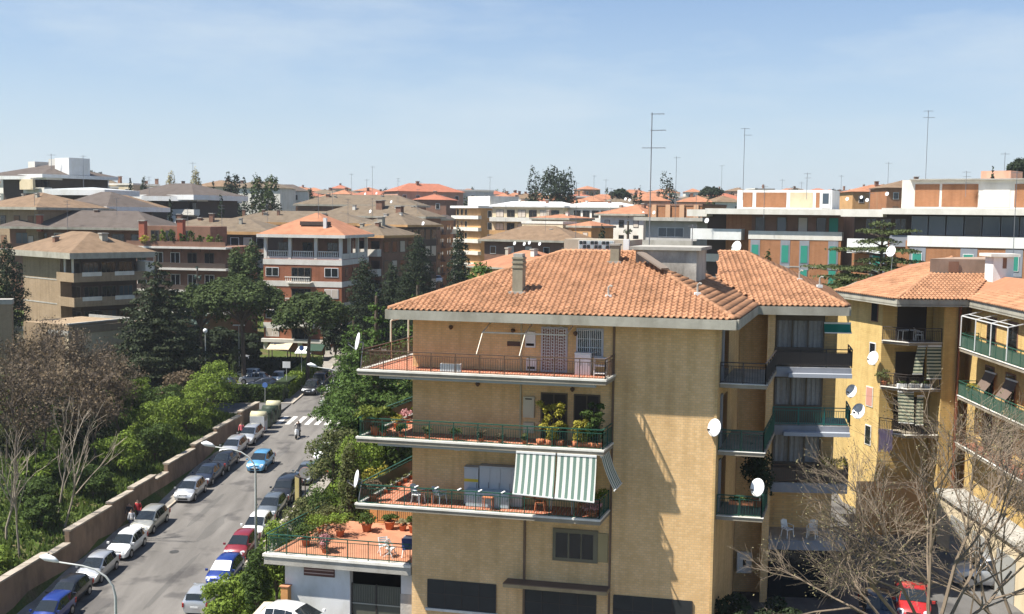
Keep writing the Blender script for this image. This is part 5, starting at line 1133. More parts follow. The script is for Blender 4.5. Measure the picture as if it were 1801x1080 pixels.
# grass on the bank and garden slope
def grass(name, n, dx, dy, hgt, mt, label):
    x = []; 
    ys = RNG.uniform(dy[0], dy[1], n); ds = RNG.uniform(dx[0], dx[1], n)
    pts = np.array([(xroad(y) + d, y, ground_z(xroad(y) + d, y)) for d, y in zip(ds, ys)])
    h = hgt * RNG.uniform(.5, 1.3, n); a = RNG.uniform(0, 6.28, n); wv = np.stack([np.cos(a), np.sin(a), np.zeros(n)], 1) * (hgt * .35)
    lean = RNG.normal(size=(n, 3)) * hgt * .3; lean[:, 2] = 0
    q = np.stack([pts - wv, pts + wv, pts + lean + np.stack([np.zeros(n), np.zeros(n), h], 1)], 1).reshape(-1, 3)
    me = bpy.data.meshes.new(name); me.from_pydata(q.tolist(), [], np.arange(3 * n).reshape(-1, 3).tolist()); me.materials.append(mt)
    o = stuff(link(name, me)); tag(o, label, 'grass'); return o
grass('grass', 26000, (6.5, 14), (56, 112), .26, F_BRI, 'bright green grass bank between parked cars and hedge')
grass('grass', 30000, (-30, -7.4), (62, 117), .4, leafmat('rough_grass', (.1, .145, .03), .3), 'rough grass and weeds on the garden slope behind the wall')
# bare trees
def bare_tree(label, loc, h, seed, mt=PBARK, buds=None, nb=0, spread=.55, levels=5, r0=.12, lean=(0, 0), first=.35, name='bare_tree', bs=.2, sub=4, tw=.008, forks=None):
    rnd = random.Random(seed); t = thing(name, label, 'tree', loc); tr = MB(); br = MB(); tips = []
    def grow(p, d, ln, r, lv):
        pts = [p]; k = 3 if lv else 4; c = p
        for i in range(k):
            d = (d + Vector((rnd.gauss(0, .1), rnd.gauss(0, .1), .05 if lv < 3 else .02))).normalized(); c = c + d * (ln / k); pts.append(c)
        rs = [max(tw, r * (1 - .4 * i / k)) for i in range(k + 1)]
        (tr if lv == 0 else br).tube(pts, rs, 6 if lv == 0 else (4 if lv < 3 else 3), cap=False)
        if lv >= levels: tips.append(c); return
        m = rnd.choice([sub - 1, sub, sub]) if lv else sub + 2
        for i in range(m):
            f = rnd.uniform(.45, 1.0) if lv else rnd.uniform(first, 1.0); j = min(k - 1, int(f * k)); q = pts[j].lerp(pts[j + 1], f * k - j)
            a = rnd.uniform(0, 6.283); x = d.orthogonal().normalized(); y = d.cross(x); sp = spread * rnd.uniform(.7, 1.35)
            nd = (d * math.cos(sp) + (x * math.cos(a) + y * math.sin(a)) * math.sin(sp)).normalized()
            grow(q, nd, ln * rnd.uniform(.5, .72), r * .5, lv + 1)
        if lv: tips.append(c)
    if forks:
        for (dx, dy, dz, ln) in forks: grow(Vector((0, 0, 0)), Vector((dx, dy, dz)).normalized(), ln, r0, 1)
        tr.tube([(0, 0, -1), (0, 0, .2)], r0 * 1.4, 7)
    else: grow(Vector((0, 0, -.4)), Vector((lean[0], lean[1], 1)).normalized(), h * .55, r0, 0)
    tr.build('trunk', mt, t, True); stuff(br.build('branches', mt, t))
    if buds:
        i = RNG.integers(0, len(tips), nb); p = np.array([tips[k] for k in i]) + RNG.normal(size=(nb, 3)) * bs
        link('buds', leaves_mesh('buds', p, bs * .5, buds), t)
    return t
TWIG = mat('grey_brown_twig', (.13, .1, .075), .9, .2, 3); TWIG2 = mat('tan_twig', (.2, .152, .108), .9, .2, 3)
bts = [(30, 690, 86, 9.5, 'leftmost bare brown tree at the picture edge'), (75, 650, 92, 9.5, 'bare brown tree with dense twigs, second from the left edge'), (115, 655, 98, 9.5, 'bare brown tree in the middle of the left thicket'), (150, 605, 104, 10.5, 'tall bare tree standing in front of the low pavilion'), (185, 660, 102, 8.5, 'bare brown tree next to the cedar'), (20, 640, 100, 10, 'bare tree behind the leftmost one'), (165, 700, 94, 7.5, 'small bare tree over the sunlit shrubs'), (205, 640, 108, 9, 'bare tree right against the cedar, before the flank wall'), (95, 615, 106, 10, 'tall bare tree hiding the pavilion front'), (45, 610, 108, 10, 'tall bare tree before the left end of the pavilion'), (60, 668, 92, 8.5, 'bare tree in the front row of the thicket, left'), (125, 672, 96, 8, 'bare tree in the front row of the thicket, right'), (10, 680, 90, 8.5, 'bare tree in the front row cut by the left picture edge'), (215, 690, 100, 7, 'low bare tree at the drive under the cedar')]
for i, (u, v, D, h, lab) in enumerate(bts):
    p = at(u, v, D); gz = ground_z(p.x, p.y); bare_tree(lab, (p.x, p.y, gz), max(6, p.z - gz + 1.2), 40 + i, TWIG, F_BRN, 1500, levels=5, r0=.12, bs=.4, tw=.013)
for i, (d, y, h, lab) in enumerate(((-9.5, 74, 8.5, 'pale slender bare tree close behind the near wall'), (-11.5, 76, 9, 'pale slender bare tree behind the first, slightly left'), (-9.2, 79.5, 8.5, 'pale slender bare tree over the wall gap'), (-12.5, 72.5, 9, 'pale slender bare tree nearest the left edge'), (-10.8, 82, 8, 'pale slender bare tree above the walkers'))):
    x = xroad(y) + d; bare_tree(lab, (x, y, ground_z(x, y)), h, 70 + i, PBARK, None, 0, .35, 3, .09, (random.uniform(-.15, .15), 0), sub=3, tw=.014)
# foreground tree, lower right
p = at(1640, 1080, 34)
bare_tree('bare budding tree in the right foreground with pale spreading branches', (p.x, p.y, p.z - 1.2), 9, 5, TWIG2, leafmat('tan_bud', (.21, .185, .095), .25), 4500, .55, 5, .075, name='bare_tree', bs=.1, sub=5, tw=.0038,
          forks=[(-.9, .1, .95, 3.8), (-.5, -.2, 1.1, 4.2), (-.15, .2, 1.2, 4.2), (.25, 0, 1.2, 4.4), (.65, .1, 1.0, 4.2), (-1.15, 0, .5, 3.2), (1.0, -.1, .8, 3.6)])
p = at(1810, 1090, 36)
bare_tree('second bare budding tree at the right edge of the picture', (p.x, p.y, p.z - 1.0), 8, 9, TWIG2, MATS['tan_bud'], 3000, .5, 5, .07, bs=.08, sub=4, tw=.0045, forks=[(-.5, 0, 1.1, 3.8), (-.1, 0, 1.2, 4.2), (.4, .1, 1, 3.5), (-.9, .1, .8, 3.2)])
# ------------------------------------------------------------------ vehicles
TYRE = mat('tyre_rubber', (.018, .018, .018), .85); RIM = mat('alloy_rim', (.45, .45, .46), .35, .05, metal=.8); CARG = glassmat('car_glass', (.018, .022, .025), .04)
PLAST = mat('black_plastic', (.02, .02, .02), .6); LAMP = glassmat('headlamp_glass', (.62, .64, .66), .08); TAIL = mat('tail_lamp', (.35, .015, .012), .2, .05); PLATE = mat('number_plate', (.7, .7, .68), .5, .03)
def carpaint(name, c, metal=.0, rough=.22):
    if name in MATS: return MATS[name]
    mt, nt, b, N, Lk = nodes(name); b.inputs['Base Color'].default_value = c4(c); b.inputs['Metallic'].default_value = metal; b.inputs['Roughness'].default_value = rough + .12
    b.inputs['Coat Weight'].default_value = .8; b.inputs['Coat Roughness'].default_value = .06
    nz = N('ShaderNodeTexNoise'); nz.inputs['Scale'].default_value = 2.5; g = N('ShaderNodeNewGeometry'); Lk(g.outputs['Position'], nz.inputs['Vector'])
    mr = N('ShaderNodeMapRange'); mr.inputs['To Min'].default_value = rough; mr.inputs['To Max'].default_value = rough + .3; Lk(nz.outputs[0], mr.inputs['Value']); Lk(mr.outputs[0], b.inputs['Roughness']); MATS[name] = mt; return mt
PNT = {'white': ((.75, .75, .74), 0), 'silver': ((.5, .51, .52), .6), 'grey': ((.13, .15, .17), .4), 'black': ((.014, .015, .018), .1), 'blue': ((.012, .035, .2), .2), 'sky': ((.1, .3, .5), .3), 'red': ((.2, .015, .022), .1), 'navy': ((.02, .028, .05), .2), 'bred': ((.4, .02, .02), .1), 'champ': ((.42, .41, .36), .5)}
STY = {  # x, top, half width at top, belt height, half width  (front is +x; metres for a 4.0 m car, scaled)
 'hatch': dict(L=4.0, W=1.70, st=[(-2.0, .55, .60, .5, .70), (-1.96, .86, .60, .80, .79), (-1.88, .98, .62, .92, .83), (-1.42, 1.40, .55, .92, .84), (-.9, 1.47, .57, .9, .85), (-.2, 1.475, .575, .88, .85), (.2, 1.42, .565, .87, .85), (1.22, .97, .70, .87, .85), (1.6, .87, .66, .80, .83), (1.88, .74, .62, .66, .77), (2.0, .52, .52, .48, .66)], rear=(2, 3), scr=(6, 7), side=(3, 7)),
 'wagon': dict(L=4.4, W=1.75, st=[(-2.2, .55, .62, .5, .72), (-2.16, .90, .62, .82, .82), (-2.06, 1.0, .64, .95, .85), (-1.66, 1.42, .57, .93, .86), (-1.0, 1.49, .585, .91, .87), (-.2, 1.485, .585, .89, .87), (.2, 1.43, .575, .88, .87), (1.28, .98, .71, .88, .87), (1.75, .89, .68, .82, .85), (2.08, .76, .63, .68, .79), (2.2, .54, .54, .5, .68)], rear=(2, 3), scr=(6, 7), side=(3, 7)),
 'sedan': dict(L=4.5, W=1.76, st=[(-2.25, .60, .6, .55, .70), (-2.2, .96, .62, .88, .80), (-1.6, 1.02, .64, .94, .85), (-1.0, 1.36, .55, .94, .87), (-.6, 1.43, .56, .91, .875), (-.1, 1.435, .56, .89, .875), (.25, 1.38, .555, .88, .875), (1.3, .95, .7, .87, .87), (1.8, .86, .68, .80, .85), (2.12, .72, .62, .65, .79), (2.25, .52, .54, .48, .68)], rear=(2, 3), scr=(6, 7), side=(3, 7)),
 'suv': dict(L=4.5, W=1.82, st=[(-2.2, .7, .65, .6, .78), (-2.17, 1.05, .66, .95, .86), (-2.1, 1.15, .68, 1.08, .88), (-1.95, 1.66, .63, 1.1, .89), (-1.0, 1.74, .65, 1.08, .9), (0, 1.73, .65, 1.06, .9), (.45, 1.66, .64, 1.05, .9), (1.1, 1.14, .72, 1.04, .9), (1.75, 1.04, .74, .96, .89), (2.12, .92, .7, .84, .84), (2.25, .62, .62, .58, .74)], rear=(2, 3), scr=(6, 7), side=(3, 7)),
 'mini': dict(L=3.5, W=1.6, st=[(-1.75, .55, .56, .5, .66), (-1.72, .9, .57, .82, .75), (-1.66, 1.0, .58, .95, .78), (-1.5, 1.44, .54, .97, .79), (-.8, 1.52, .56, .95, .8), (-.1, 1.52, .55, .9, .8), (.2, 1.46, .54, .89, .8), (1.12, 1.0, .65, .89, .8), (1.4, .9, .62, .83, .78), (1.65, .76, .58, .68, .72), (1.75, .54, .5, .5, .62)], rear=(2, 3), scr=(6, 7), side=(3, 7))}
def car(label, loc, heading, slope, style, paint, group=None, shade=False, dark=False, roof=None):
    """heading: direction of the bonnet, angle from +x; slope: rise per metre along the bonnet direction"""
    S = STY[style]; st = S['st']; pm = carpaint('paint_' + paint, *PNT[paint])
    t = thing('car', label, 'car', loc, 0, group); t.rotation_euler = (0, -math.atan(slope), heading); t.scale = (.93, .98, 1)
    rows = []
    for x, zt, yt, zb, hw in st: rows.append([(x, hw * .9, .24), (x, hw, .46), (x, hw * .995, zb), (x, yt + .035, zt - .05), (x, yt * .9, zt), (x, 0, zt + .025)])
    n = len(rows); vs = []; 
    for r in rows: vs += r + [(x, -y, z) for x, y, z in r[-2::-1]]
    k = 11; fs = [(i * k + j, i * k + j + 1, (i + 1) * k + j + 1, (i + 1) * k + j) for i in range(n - 1) for j in range(k - 1)]
    fs = [f[::-1] for f in fs] + [tuple(range(k)), tuple(range(n * k - 1, (n - 1) * k - 1, -1))]
    fs += [(i * k, (i + 1) * k, (i + 1) * k + k - 1, i * k + k - 1) for i in range(n - 1)]
    body = MB().mesh(vs, fs).build('body', pm, t, True); body.modifiers.new('es', 'EDGE_SPLIT').split_angle = rad(42)
    def q(r0, r1, j0, j1, m0=.0, m1=.0): # patch between stations r0..r1 and rows j0..j1, lifted off the skin
        pts = []
        for i in range(r0, r1 + 1):
            for j in (j0, j1): pts.append(Vector(rows[i][j]))
        return pts
    def patch(name, mt, sid, r0, r1, jt, shrink):
        g = MB(); A = [Vector(rows[i][2]) for i in range(r0, r1 + 1)]; B = [Vector(rows[i][3]) for i in range(r0, r1 + 1)]
        for i in range(len(A) - 1):
            a0, a1, b0, b1 = A[i].lerp(B[i], .08), A[i + 1].lerp(B[i + 1], .08), A[i].lerp(B[i], .93), A[i + 1].lerp(B[i + 1], .93)
            e = .04 if i in (0, len(A) - 2) else .022
            p = [a0.lerp(a1, e), a1.lerp(a0, e), b1.lerp(b0, e), b0.lerp(b1, e)]; p = [Vector((v.x, (v.y + .012) * sid, v.z + .004)) for v in p]
            g.poly(p if sid < 0 else p[::-1])
        g.build(name, mt, t)
    r0, r1 = S['side']
    patch('side_window', CARG, 1, r0, r1, 0, 0); patch('side_window', CARG, -1, r0, r1, 0, 0)
    def screen(name, a, b_, mt, lift=.02):
        A, B = rows[a], rows[b_]; d = Vector((B[5][0] - A[5][0], 0, B[5][2] - A[5][2])); nn = Vector((-d.z, 0, d.x)).normalized()
        if nn.z < 0: nn = -nn
        f = lambda R, s: [Vector((R[3][0], s * R[3][1] * .96, R[3][2] + .03)), Vector((R[5][0], 0, R[5][2]))]
        def pt(R, S_, w, y): c = Vector(R[5]).lerp(Vector(S_[5]), w); e = Vector(R[3]).lerp(Vector(S_[3]), w); return Vector((e.x, y * e.y * .95, e.z + .05)) + nn * lift if y else c + nn * lift
        g = MB(); q_ = [[pt(A, B, w, y) for y in (-1, 0, 1)] for w in (.07, .93)]
        for j in (0, 1): g.poly([q_[0][j], q_[0][j + 1], q_[1][j + 1], q_[1][j]])
        return g.build(name, mt, t)
    ws = screen('windscreen', S['scr'][1], S['scr'][0], CARG); screen('rear_window', S['rear'][0], S['rear'][1], CARG)
    if shade: screen('sun_shade', S['scr'][1], S['scr'][0], mat('silver_sunshade', (.75, .78, .8), .35, .1, 4), .035)
    Lh = st[-1][0]; W = S['W'] / 2
    wr = .31 if style != 'suv' else .36
    for sx in (1, -1):
        for sy in (1, -1):
            x = (Lh * .62 if sx > 0 else -Lh * .62)
            w = MB()
            for y0, y1, ra, rb_ in ((-.1, .1, wr, wr),):
                vs2 = [(ra * math.cos(a), y, ra * math.sin(a)) for y in (y0, y1) for a in [2 * math.pi * i / 16 for i in range(16)]]
                w.mesh(vs2, [(i, (i + 1) % 16, 16 + (i + 1) % 16, 16 + i) for i in range(16)] + [tuple(range(15, -1, -1)), tuple(range(16, 32))])
            o = w.build('wheel', TYRE, t); o.location = (x, sy * (W - .09), wr)
            r_ = MB().mesh([(wr * .66 * math.cos(a), sy * .106, wr * .66 * math.sin(a)) for a in [2 * math.pi * i / 12 for i in range(12)]], [tuple(range(12))]).build('rim', RIM, o)
        # wheel arch lining
    for sx in (1, -1):
        x = Lh * .62 * sx
        for sy in (1, -1):
            a = MB(); R_ = wr + .055; pts = [(x + R_ * math.cos(k_), sy * (W + .006), wr + R_ * math.sin(k_)) for k_ in [math.pi * i / 12 for i in range(13)]]
            a.mesh(pts, [tuple(range(13))]); a.build('wheel_arch', PLAST, t)
    f = st[-2]; fx = st[-2][0]
    for sy in (1, -1):
        h = MB().mesh([(fx - .13, sy * f[4] * .98, .74), (fx - .02, sy * f[4] * .96, .58), (fx + .085, sy * f[4] * .62, .56), (fx - .0, sy * f[4] * .58, .74), (fx - .17, sy * f[4] * .9, .8), (fx - .08, sy * f[4] * .66, .79)], [(0, 1, 2, 3), (0, 3, 5, 4)])
        for i in range(6):
            v = h.v[i]; h.v[i] = (v[0] + .035, v[1] * 1.025, v[2] * (1.16 if style == 'suv' else 1) + .012)
        h.build('headlight', LAMP, t)
        rx = st[1][0]; z0 = st[1][3]
        MB().box(rx - .05, rx + .2, sy * st[2][4] * .98 - .08, sy * st[2][4] * .98 + .03 * sy, z0 - .22, z0 + .06).build('tail_light', TAIL, t)
        xm = st[7][0] - .12; zm = st[7][3] + .1
        MB().hexa([(xm - .06, sy * (W + .02)), (xm + .08, sy * (W + .02)), (xm + .05, sy * (W + .19)), (xm - .05, sy * (W + .19))][::sy], zm, zm + .13).build('mirror', PLAST if dark else pm, t)
    MB().box(Lh - .045, Lh + .012, -.42, .42, .3, .44).build('grille', PLAST, t); MB().box(Lh - .02, Lh + .022, -.26, .26, .46, .55).build('licence_plate', PLATE, t)
    MB().box(Lh - .16, Lh - .045, -.36, .36, .6, .69).build('upper_grille', PLAST, t)
    MB().box(-Lh - .012, -Lh + .03, -.26, .26, .56, .66).build('licence_plate', PLATE, t)
    return t
RH = math.atan2(-math.cos(rad(4.8)), -math.sin(rad(4.8)))      # bonnet towards the camera, along the street
def street_car(label, u, v, style, paint, back=False, group='cars parked along the street', off=0, **k):
    d = ray(u, v); D = (-24.6 - .07 * 80) / (d.z - .07); p = d * D
    p = Vector((p.x + off, p.y, zroad(p.y) + .004))
    return car(label, p, RH + (math.pi if back else 0), .07 if back else -.07, style, paint, group, **k)
LC = [(93, 1092, 'mini', 'blue', 'bright blue car cut off by the lower edge, left kerb'), (122, 1058, 'hatch', 'black', 'black hatchback behind the bright blue car at the left kerb'), (172, 1013, 'hatch', 'silver', 'silver hatchback with white mirrors between black and white cars'), (224, 970, 'hatch', 'white', 'white hatchback parked at the left kerb'), (264, 928, 'wagon', 'champ', 'champagne grey car beside the two walkers'), (336, 873, 'hatch', 'silver', 'silver hatchback with a free space in front of it'), (367, 845, 'sedan', 'navy', 'dark blue car behind the silver hatchback, in shade'), (395, 822, 'sedan', 'black', 'black saloon under the street lamp head'), (412, 797, 'wagon', 'silver', 'silver estate car behind the black saloon'), (441, 775, 'wagon', 'silver', 'silver car nearest the recycling bins')]
for u, v, s_, c, lab in LC: street_car(lab, u, v, s_, c)
RC = [(358, 1066, 'mini', 'silver', 'silver small car seen from behind at the right kerb', dict(back=True)), (397, 1018, 'hatch', 'blue', 'blue hatchback with a silver sunshade in the windscreen', dict(shade=True)), (426, 972, 'hatch', 'red', 'dark red hatchback by the lamp post', {}), (454, 938, 'hatch', 'white', 'white car half hidden by the terrace plants', {}), (479, 903, 'hatch', 'grey', 'dark grey car hidden behind the advertising panel', {}), (503, 876, 'suv', 'black', 'black off-roader by the advertising panel', {}), (541, 842, 'sedan', 'grey', 'grey saloon beside the grass bank', {}), (575, 805, 'hatch', 'white', 'white car behind the red barrier at the lamp post', {})]
for u, v, s_, c, lab, k in RC: street_car(lab, u, v, s_, c, **k)
street_car('light blue hatchback driving down the street', 459, 822, 'hatch', 'sky', group='moving traffic')
street_car('black car parked along the hedge, nearer one', 549, 690, 'hatch', 'black'); street_car('black car parked along the hedge, farther one', 563, 681, 'suv', 'black')
street_car('white car glimpsed right behind the trees past the crossing', 592, 690, 'hatch', 'white')
# car park rows
def lot_car(label, u, v, style, paint, hd, D=130):
    p = at(u, v, D); car(label, (p.x, p.y, ground_lot(p.x, p.y)), hd, 0, style, paint, 'cars in the side car park')
def ground_lot(x, y): return -21.55 + .02 * (y - 118) + .02 * min(0, x + 30)
for u, D, s_, c, hd, lab in ((318, 128, 'hatch', 'blue', 2.6, 'blue car in the car park beside the white one'), (346, 132, 'hatch', 'white', 3.0, 'white car in the car park left of the lamp pole'), (384, 134, 'wagon', 'grey', 3.0, 'grey estate car behind the globe lamp pole'), (372, 129, 'hatch', 'silver', 2.7, 'silver car half hidden by the sunlit bush'), (300, 124, 'suv', 'black', 2.4, 'black car under the cedar'), (448, 137, 'hatch', 'silver', 3.1, 'silver car behind the tallest bush'), (464, 133, 'sedan', 'navy', 3.3, 'dark blue saloon in front of the white estate'), (490, 137, 'wagon', 'white', -1.5, 'white estate car facing the hedge in the car park'), (438, 140, 'hatch', 'white', 2.9, 'white roof of a car behind the dark saloon')):
    p = at(u, 680, D); x = p.x; car(lab, (x, D, ground_lot(x, D) + .02), hd, 0, s_, c, 'cars in the side car park')
p = at(421, 655, 147); car('pale silver car on the upper drive under the pines', (p.x, p.y, ground_z(p.x, p.y) + .05), 3.1, 0, 'hatch', 'silver')
car('white hatchback parked in front of the garage', (-10.35, 52.6, PLAT + .032), -.35, 0, 'hatch', 'white')
p = atz(1606, 1046, PLAT + 1); car('red car with a glint on its windscreen behind the bare branches', (p.x, p.y, PLAT + .032), -1.9, 0, 'sedan', 'bred')
p = atz(1545, 1062, PLAT + 1); car('dark blue car beside the red one behind the branches', (p.x, p.y, PLAT + .032), -1.8, 0, 'hatch', 'navy')
p = atz(1742, 1000, PLAT + 1); car('silver van-like car in the sun by the garages', (p.x, p.y, PLAT + .036), 3.0, 0, 'suv', 'silver')
# cars on the far street
for u, v, D, c, lab in ((838, 446, 300, 'white', 'white car on the far street bend'), (846, 440, 310, 'silver', 'silver car on the far street bend'), (770, 492, 230, 'white', 'white car on the far street between the cypresses'), (765, 478, 245, 'silver', 'silver car higher on the far street'), (833, 455, 290, 'navy', 'dark car on the far street bend')):
    p = at(u, v, D); car(lab, (p.x, p.y, max(p.z - .6, ground_z(p.x, p.y))), -1.4, 0, 'hatch', c, 'cars on the far street')
# ---- people
def clothmat(name, top, leg, skin=(.45, .27, .19), hair=(.05, .03, .02), hz=(.86, 1.42, 1.62)):
    if name in MATS: return MATS[name]
    mt, nt, b, N, Lk = nodes(name); b.inputs['Roughness'].default_value = .85; tc = N('ShaderNodeTexCoord'); s = N('ShaderNodeSeparateXYZ'); Lk(tc.outputs['Object'], s.inputs[0])
    r = N('ShaderNodeValToRGB'); r.color_ramp.interpolation = 'CONSTANT'; e = r.color_ramp.elements; dv = N('ShaderNodeMath'); dv.operation = 'DIVIDE'; dv.inputs[1].default_value = 2; Lk(s.outputs['Z'], dv.inputs[0]); Lk(dv.outputs[0], r.inputs[0])
    e[0].position = 0; e[0].color = (.02, .02, .02, 1); e[1].position = .05; e[1].color = c4(leg)
    for z, c in ((hz[0], top), (hz[1], skin), (hz[2], hair)): k = e.new(z / 2); k.color = c4(c)
    Lk(r.outputs[0], b.inputs['Base Color']); MATS[name] = mt; return mt
def person(label, loc, rz, mt, pose='walk', group=None, s=1.0):
    J = {'pel': (0, 0, .95, .15), 'wst': (0, 0, 1.12, .13), 'chs': (.01, 0, 1.34, .165), 'nck': (.02, 0, 1.47, .055), 'hd0': (.04, 0, 1.58, .09), 'hd1': (.04, 0, 1.7, .085),
         'sl': (0, .19, 1.4, .06), 'el': (-.06, .25, 1.14, .045), 'wl': (.06, .25, .92, .035), 'fl': (.1, .245, .82, .03), 'sr': (0, -.19, 1.4, .06), 'er': (.04, -.25, 1.14, .045), 'wr': (.16, -.24, .94, .035), 'fr': (.22, -.235, .85, .03),
         'hl': (0, .09, .9, .1), 'kl': (.12, .1, .5, .07), 'al': (.06, .1, .09, .05), 'tl': (.2, .1, .04, .045), 'hr': (0, -.09, .9, .1), 'kr': (-.02, -.1, .5, .07), 'ar': (-.2, -.1, .11, .05), 'tr': (-.08, -.1, .04, .045)}
    if pose == 'ride':
        J.update({'el': (.2, .3, 1.2, .05), 'wl': (.42, .26, 1.15, .04), 'fl': (.5, .24, 1.13, .035), 'er': (.2, -.3, 1.2, .05), 'wr': (.42, -.26, 1.15, .04), 'fr': (.5, -.24, 1.13, .035), 'hl': (.08, .12, .92, .11), 'kl': (.42, .17, .82, .08), 'al': (.36, .16, .42, .055), 'tl': (.5, .16, .38, .05), 'hr': (.08, -.12, .92, .11), 'kr': (.42, -.17, .82, .08), 'ar': (.36, -.16, .42, .055), 'tr': (.5, -.16, .38, .05), 'hd0': (.06, 0, 1.58, .13), 'hd1': (.06, 0, 1.68, .125)})
    E = ['pel-wst', 'wst-chs', 'chs-nck', 'nck-hd0', 'hd0-hd1', 'chs-sl', 'sl-el', 'el-wl', 'wl-fl', 'chs-sr', 'sr-er', 'er-wr', 'wr-fr', 'pel-hl', 'hl-kl', 'kl-al', 'al-tl', 'pel-hr', 'hr-kr', 'kr-ar', 'ar-tr']
    names = list(J); me = bpy.data.meshes.new('person'); me.from_pydata([J[k][:3] for k in names], [tuple(names.index(x) for x in e.split('-')) for e in E], []); me.materials.append(mt)
    o = link('person', me); o.location = loc; o.rotation_euler.z = rz; o.scale = (s, s, s); tag(o, label, 'person', group)
    sm = o.modifiers.new('skin', 'SKIN'); me.skin_vertices if me.skin_vertices else None
    bm = bmesh.new(); bm.from_mesh(me); ly = bm.verts.layers.skin.verify(); bm.verts.ensure_lookup_table()
    for i, k in enumerate(names): bm.verts[i][ly].radius = (J[k][3] * (.8 if k in ('pel', 'wst', 'chs') else 1), J[k][3]); bm.verts[i][ly].use_root = (k == 'pel')
    bm.to_mesh(me); bm.free(); sm.use_smooth_shade = True; o.modifiers.new('sub', 'SUBSURF').render_levels = 1
    return o
def on_pave(u, v): d = ray(u, v); D = (-24.6 - .07 * 80 + .13) / (d.z - .07); return d * D
p = on_pave(228, 922); person('person in dark clothes walking on the left pavement', p, RH, clothmat('dark_clothes', (.03, .03, .04), (.05, .06, .09)))
p = on_pave(243, 916); person('person in a red top walking beside the champagne car', p, RH, clothmat('red_top', (.5, .03, .04), (.05, .05, .07)))
p = on_pave(232, 932); person('person in a pale top and jeans beside the wall', p, RH, clothmat('pale_top', (.5, .5, .52), (.08, .1, .16)), s=.95)
p = on_pave(425, 772); person('person in a pink and red top by the recycling bins', p, RH, clothmat('pink_top', (.6, .12, .14), (.06, .05, .06)))
# ---- scooters with riders
def scooter(label, u, v, hd):
    d = ray(u, v); D = (-24.6 - .07 * 80) / (d.z - .07); p = d * D; t = thing('scooter', label, 'scooter', (p.x, p.y, zroad(p.y) + .004), hd)
    SW = carpaint('paint_white', *PNT['white'])
    for x in (.62, -.55):
        w = MB(); vs = [(.24 * math.cos(a), y, .24 * math.sin(a)) for y in (-.055, .055) for a in [2 * math.pi * i / 14 for i in range(14)]]
        o = w.mesh(vs, [(i, (i + 1) % 14, 14 + (i + 1) % 14, 14 + i) for i in range(14)] + [tuple(range(13, -1, -1)), tuple(range(14, 28))]).build('wheel', TYRE, t); o.location = (x, 0, .24)
    MB().tube([(-.75, 0, .62), (-.45, 0, .62), (-.1, 0, .52), (.0, 0, .35)], [.1, .2, .17, .12], 8).build('rear_body', PLAST, t, True)
    MB().tube([(-.72, 0, .8), (-.3, 0, .82), (.05, 0, .78)], [.1, .15, .1], 8).build('seat', PLAST, t, True)
    MB().hexa([(-.1, -.17), (.42, -.15), (.42, .15), (-.1, .17)], .28, .34).build('footboard', PLAST, t)
    MB().mesh([(.4, -.2, .3), (.4, .2, .3), (.47, .23, .7), (.47, -.23, .7), (.5, .14, 1.0), (.5, -.14, 1.0), (.66, 0, .75), (.6, 0, .35), (.54, 0, 1.0)], [(0, 1, 2, 3), (3, 2, 4, 5), (1, 7, 6, 2), (0, 3, 6, 7), (2, 6, 8, 4), (3, 5, 8, 6)]).build('front_shield', SW, t)
    MB().tube([(.46, -.32, 1.08), (.5, 0, 1.05), (.46, .32, 1.08)], .025, 6).build('handlebar', PLAST, t); MB().lathe([(.04, -.05), (.09, 0), (.04, .05)], 8, (.6, 0, .95)).build('headlight', LAMP, t)
    MB().tube([(.5, 0, 1.0), (.62, 0, .24)], .03, 6).build('fork', RIM, t)
    return p
p = scooter('white scooter ridden down the middle of the street', 524, 770, RH); person('rider in dark clothes and helmet on the nearer scooter', Vector((p.x, p.y, zroad(p.y))) + Vector((.02, .3, 0)), RH, clothmat('rider_dark', (.03, .03, .035), (.04, .045, .06), hair=(.03, .03, .03)), 'ride')
p = scooter('scooter coming over the crossing behind the lamp post', 568, 718, RH); person('rider in a pale jacket on the farther scooter', Vector((p.x, p.y, zroad(p.y))) + Vector((.02, .3, 0)), RH, clothmat('rider_pale', (.45, .42, .38), (.06, .06, .07), hair=(.5, .48, .45)), 'ride')
# ------------------------------------------------------------------ street furniture
LPOLE = mat('lamp_pole_grey', (.42, .43, .41), .5, .1, 2); LHEAD = mat('lamp_head_white', (.75, .76, .76), .35, .05)
def street_lamp(label, x, y, h=7.6, arm=3.3, z=None, hd=math.pi):
    z = zroad(y) + .1 if z is None else z; t = thing('street_lamp', label, 'street lamp', (x, y, z), hd, 'curved street lamps')
    pts = [(0, 0, 0), (0, 0, h * .6), (0, 0, h * .84)] + [(arm * .62 * (1 - math.cos(a)) * .9, 0, h * .84 + h * .2 * math.sin(a)) for a in (.35, .7, 1.05, 1.4)] + [(arm - .7, 0, h * 1.06)]
    MB().tube(pts, [.1, .085, .07, .06, .055, .05, .045, .04], 8).build('pole', LPOLE, t, True)
    MB().tube([(arm - .75, 0, h * 1.06), (arm - .5, 0, h * 1.075), (arm - .1, 0, h * 1.09), (arm + .2, 0, h * 1.092)], [.05, .14, .19, .05], 10).build('lamp_head', LHEAD, t, True)
    MB().tube([(0, 0, 0), (0, 0, .9)], .13, 8).build('pole_base', LPOLE, t); return t
street_lamp('curved street lamp rising from the lower edge, nearest one', -20.0, 55, 8.0, 3.6)
street_lamp('curved street lamp in front of the blue moving car', xroad(77) + 5.7, 77, 7.8, 3.6)
street_lamp('curved street lamp beyond the zebra crossing, behind the bushes', xroad(104) + 5.9, 104, 7.9, 3.6)
p = at(800, 500, 225); street_lamp('far curved street lamp between the cypresses', p.x - 8, 225, 8, 3.4, hd=math.pi * .98)
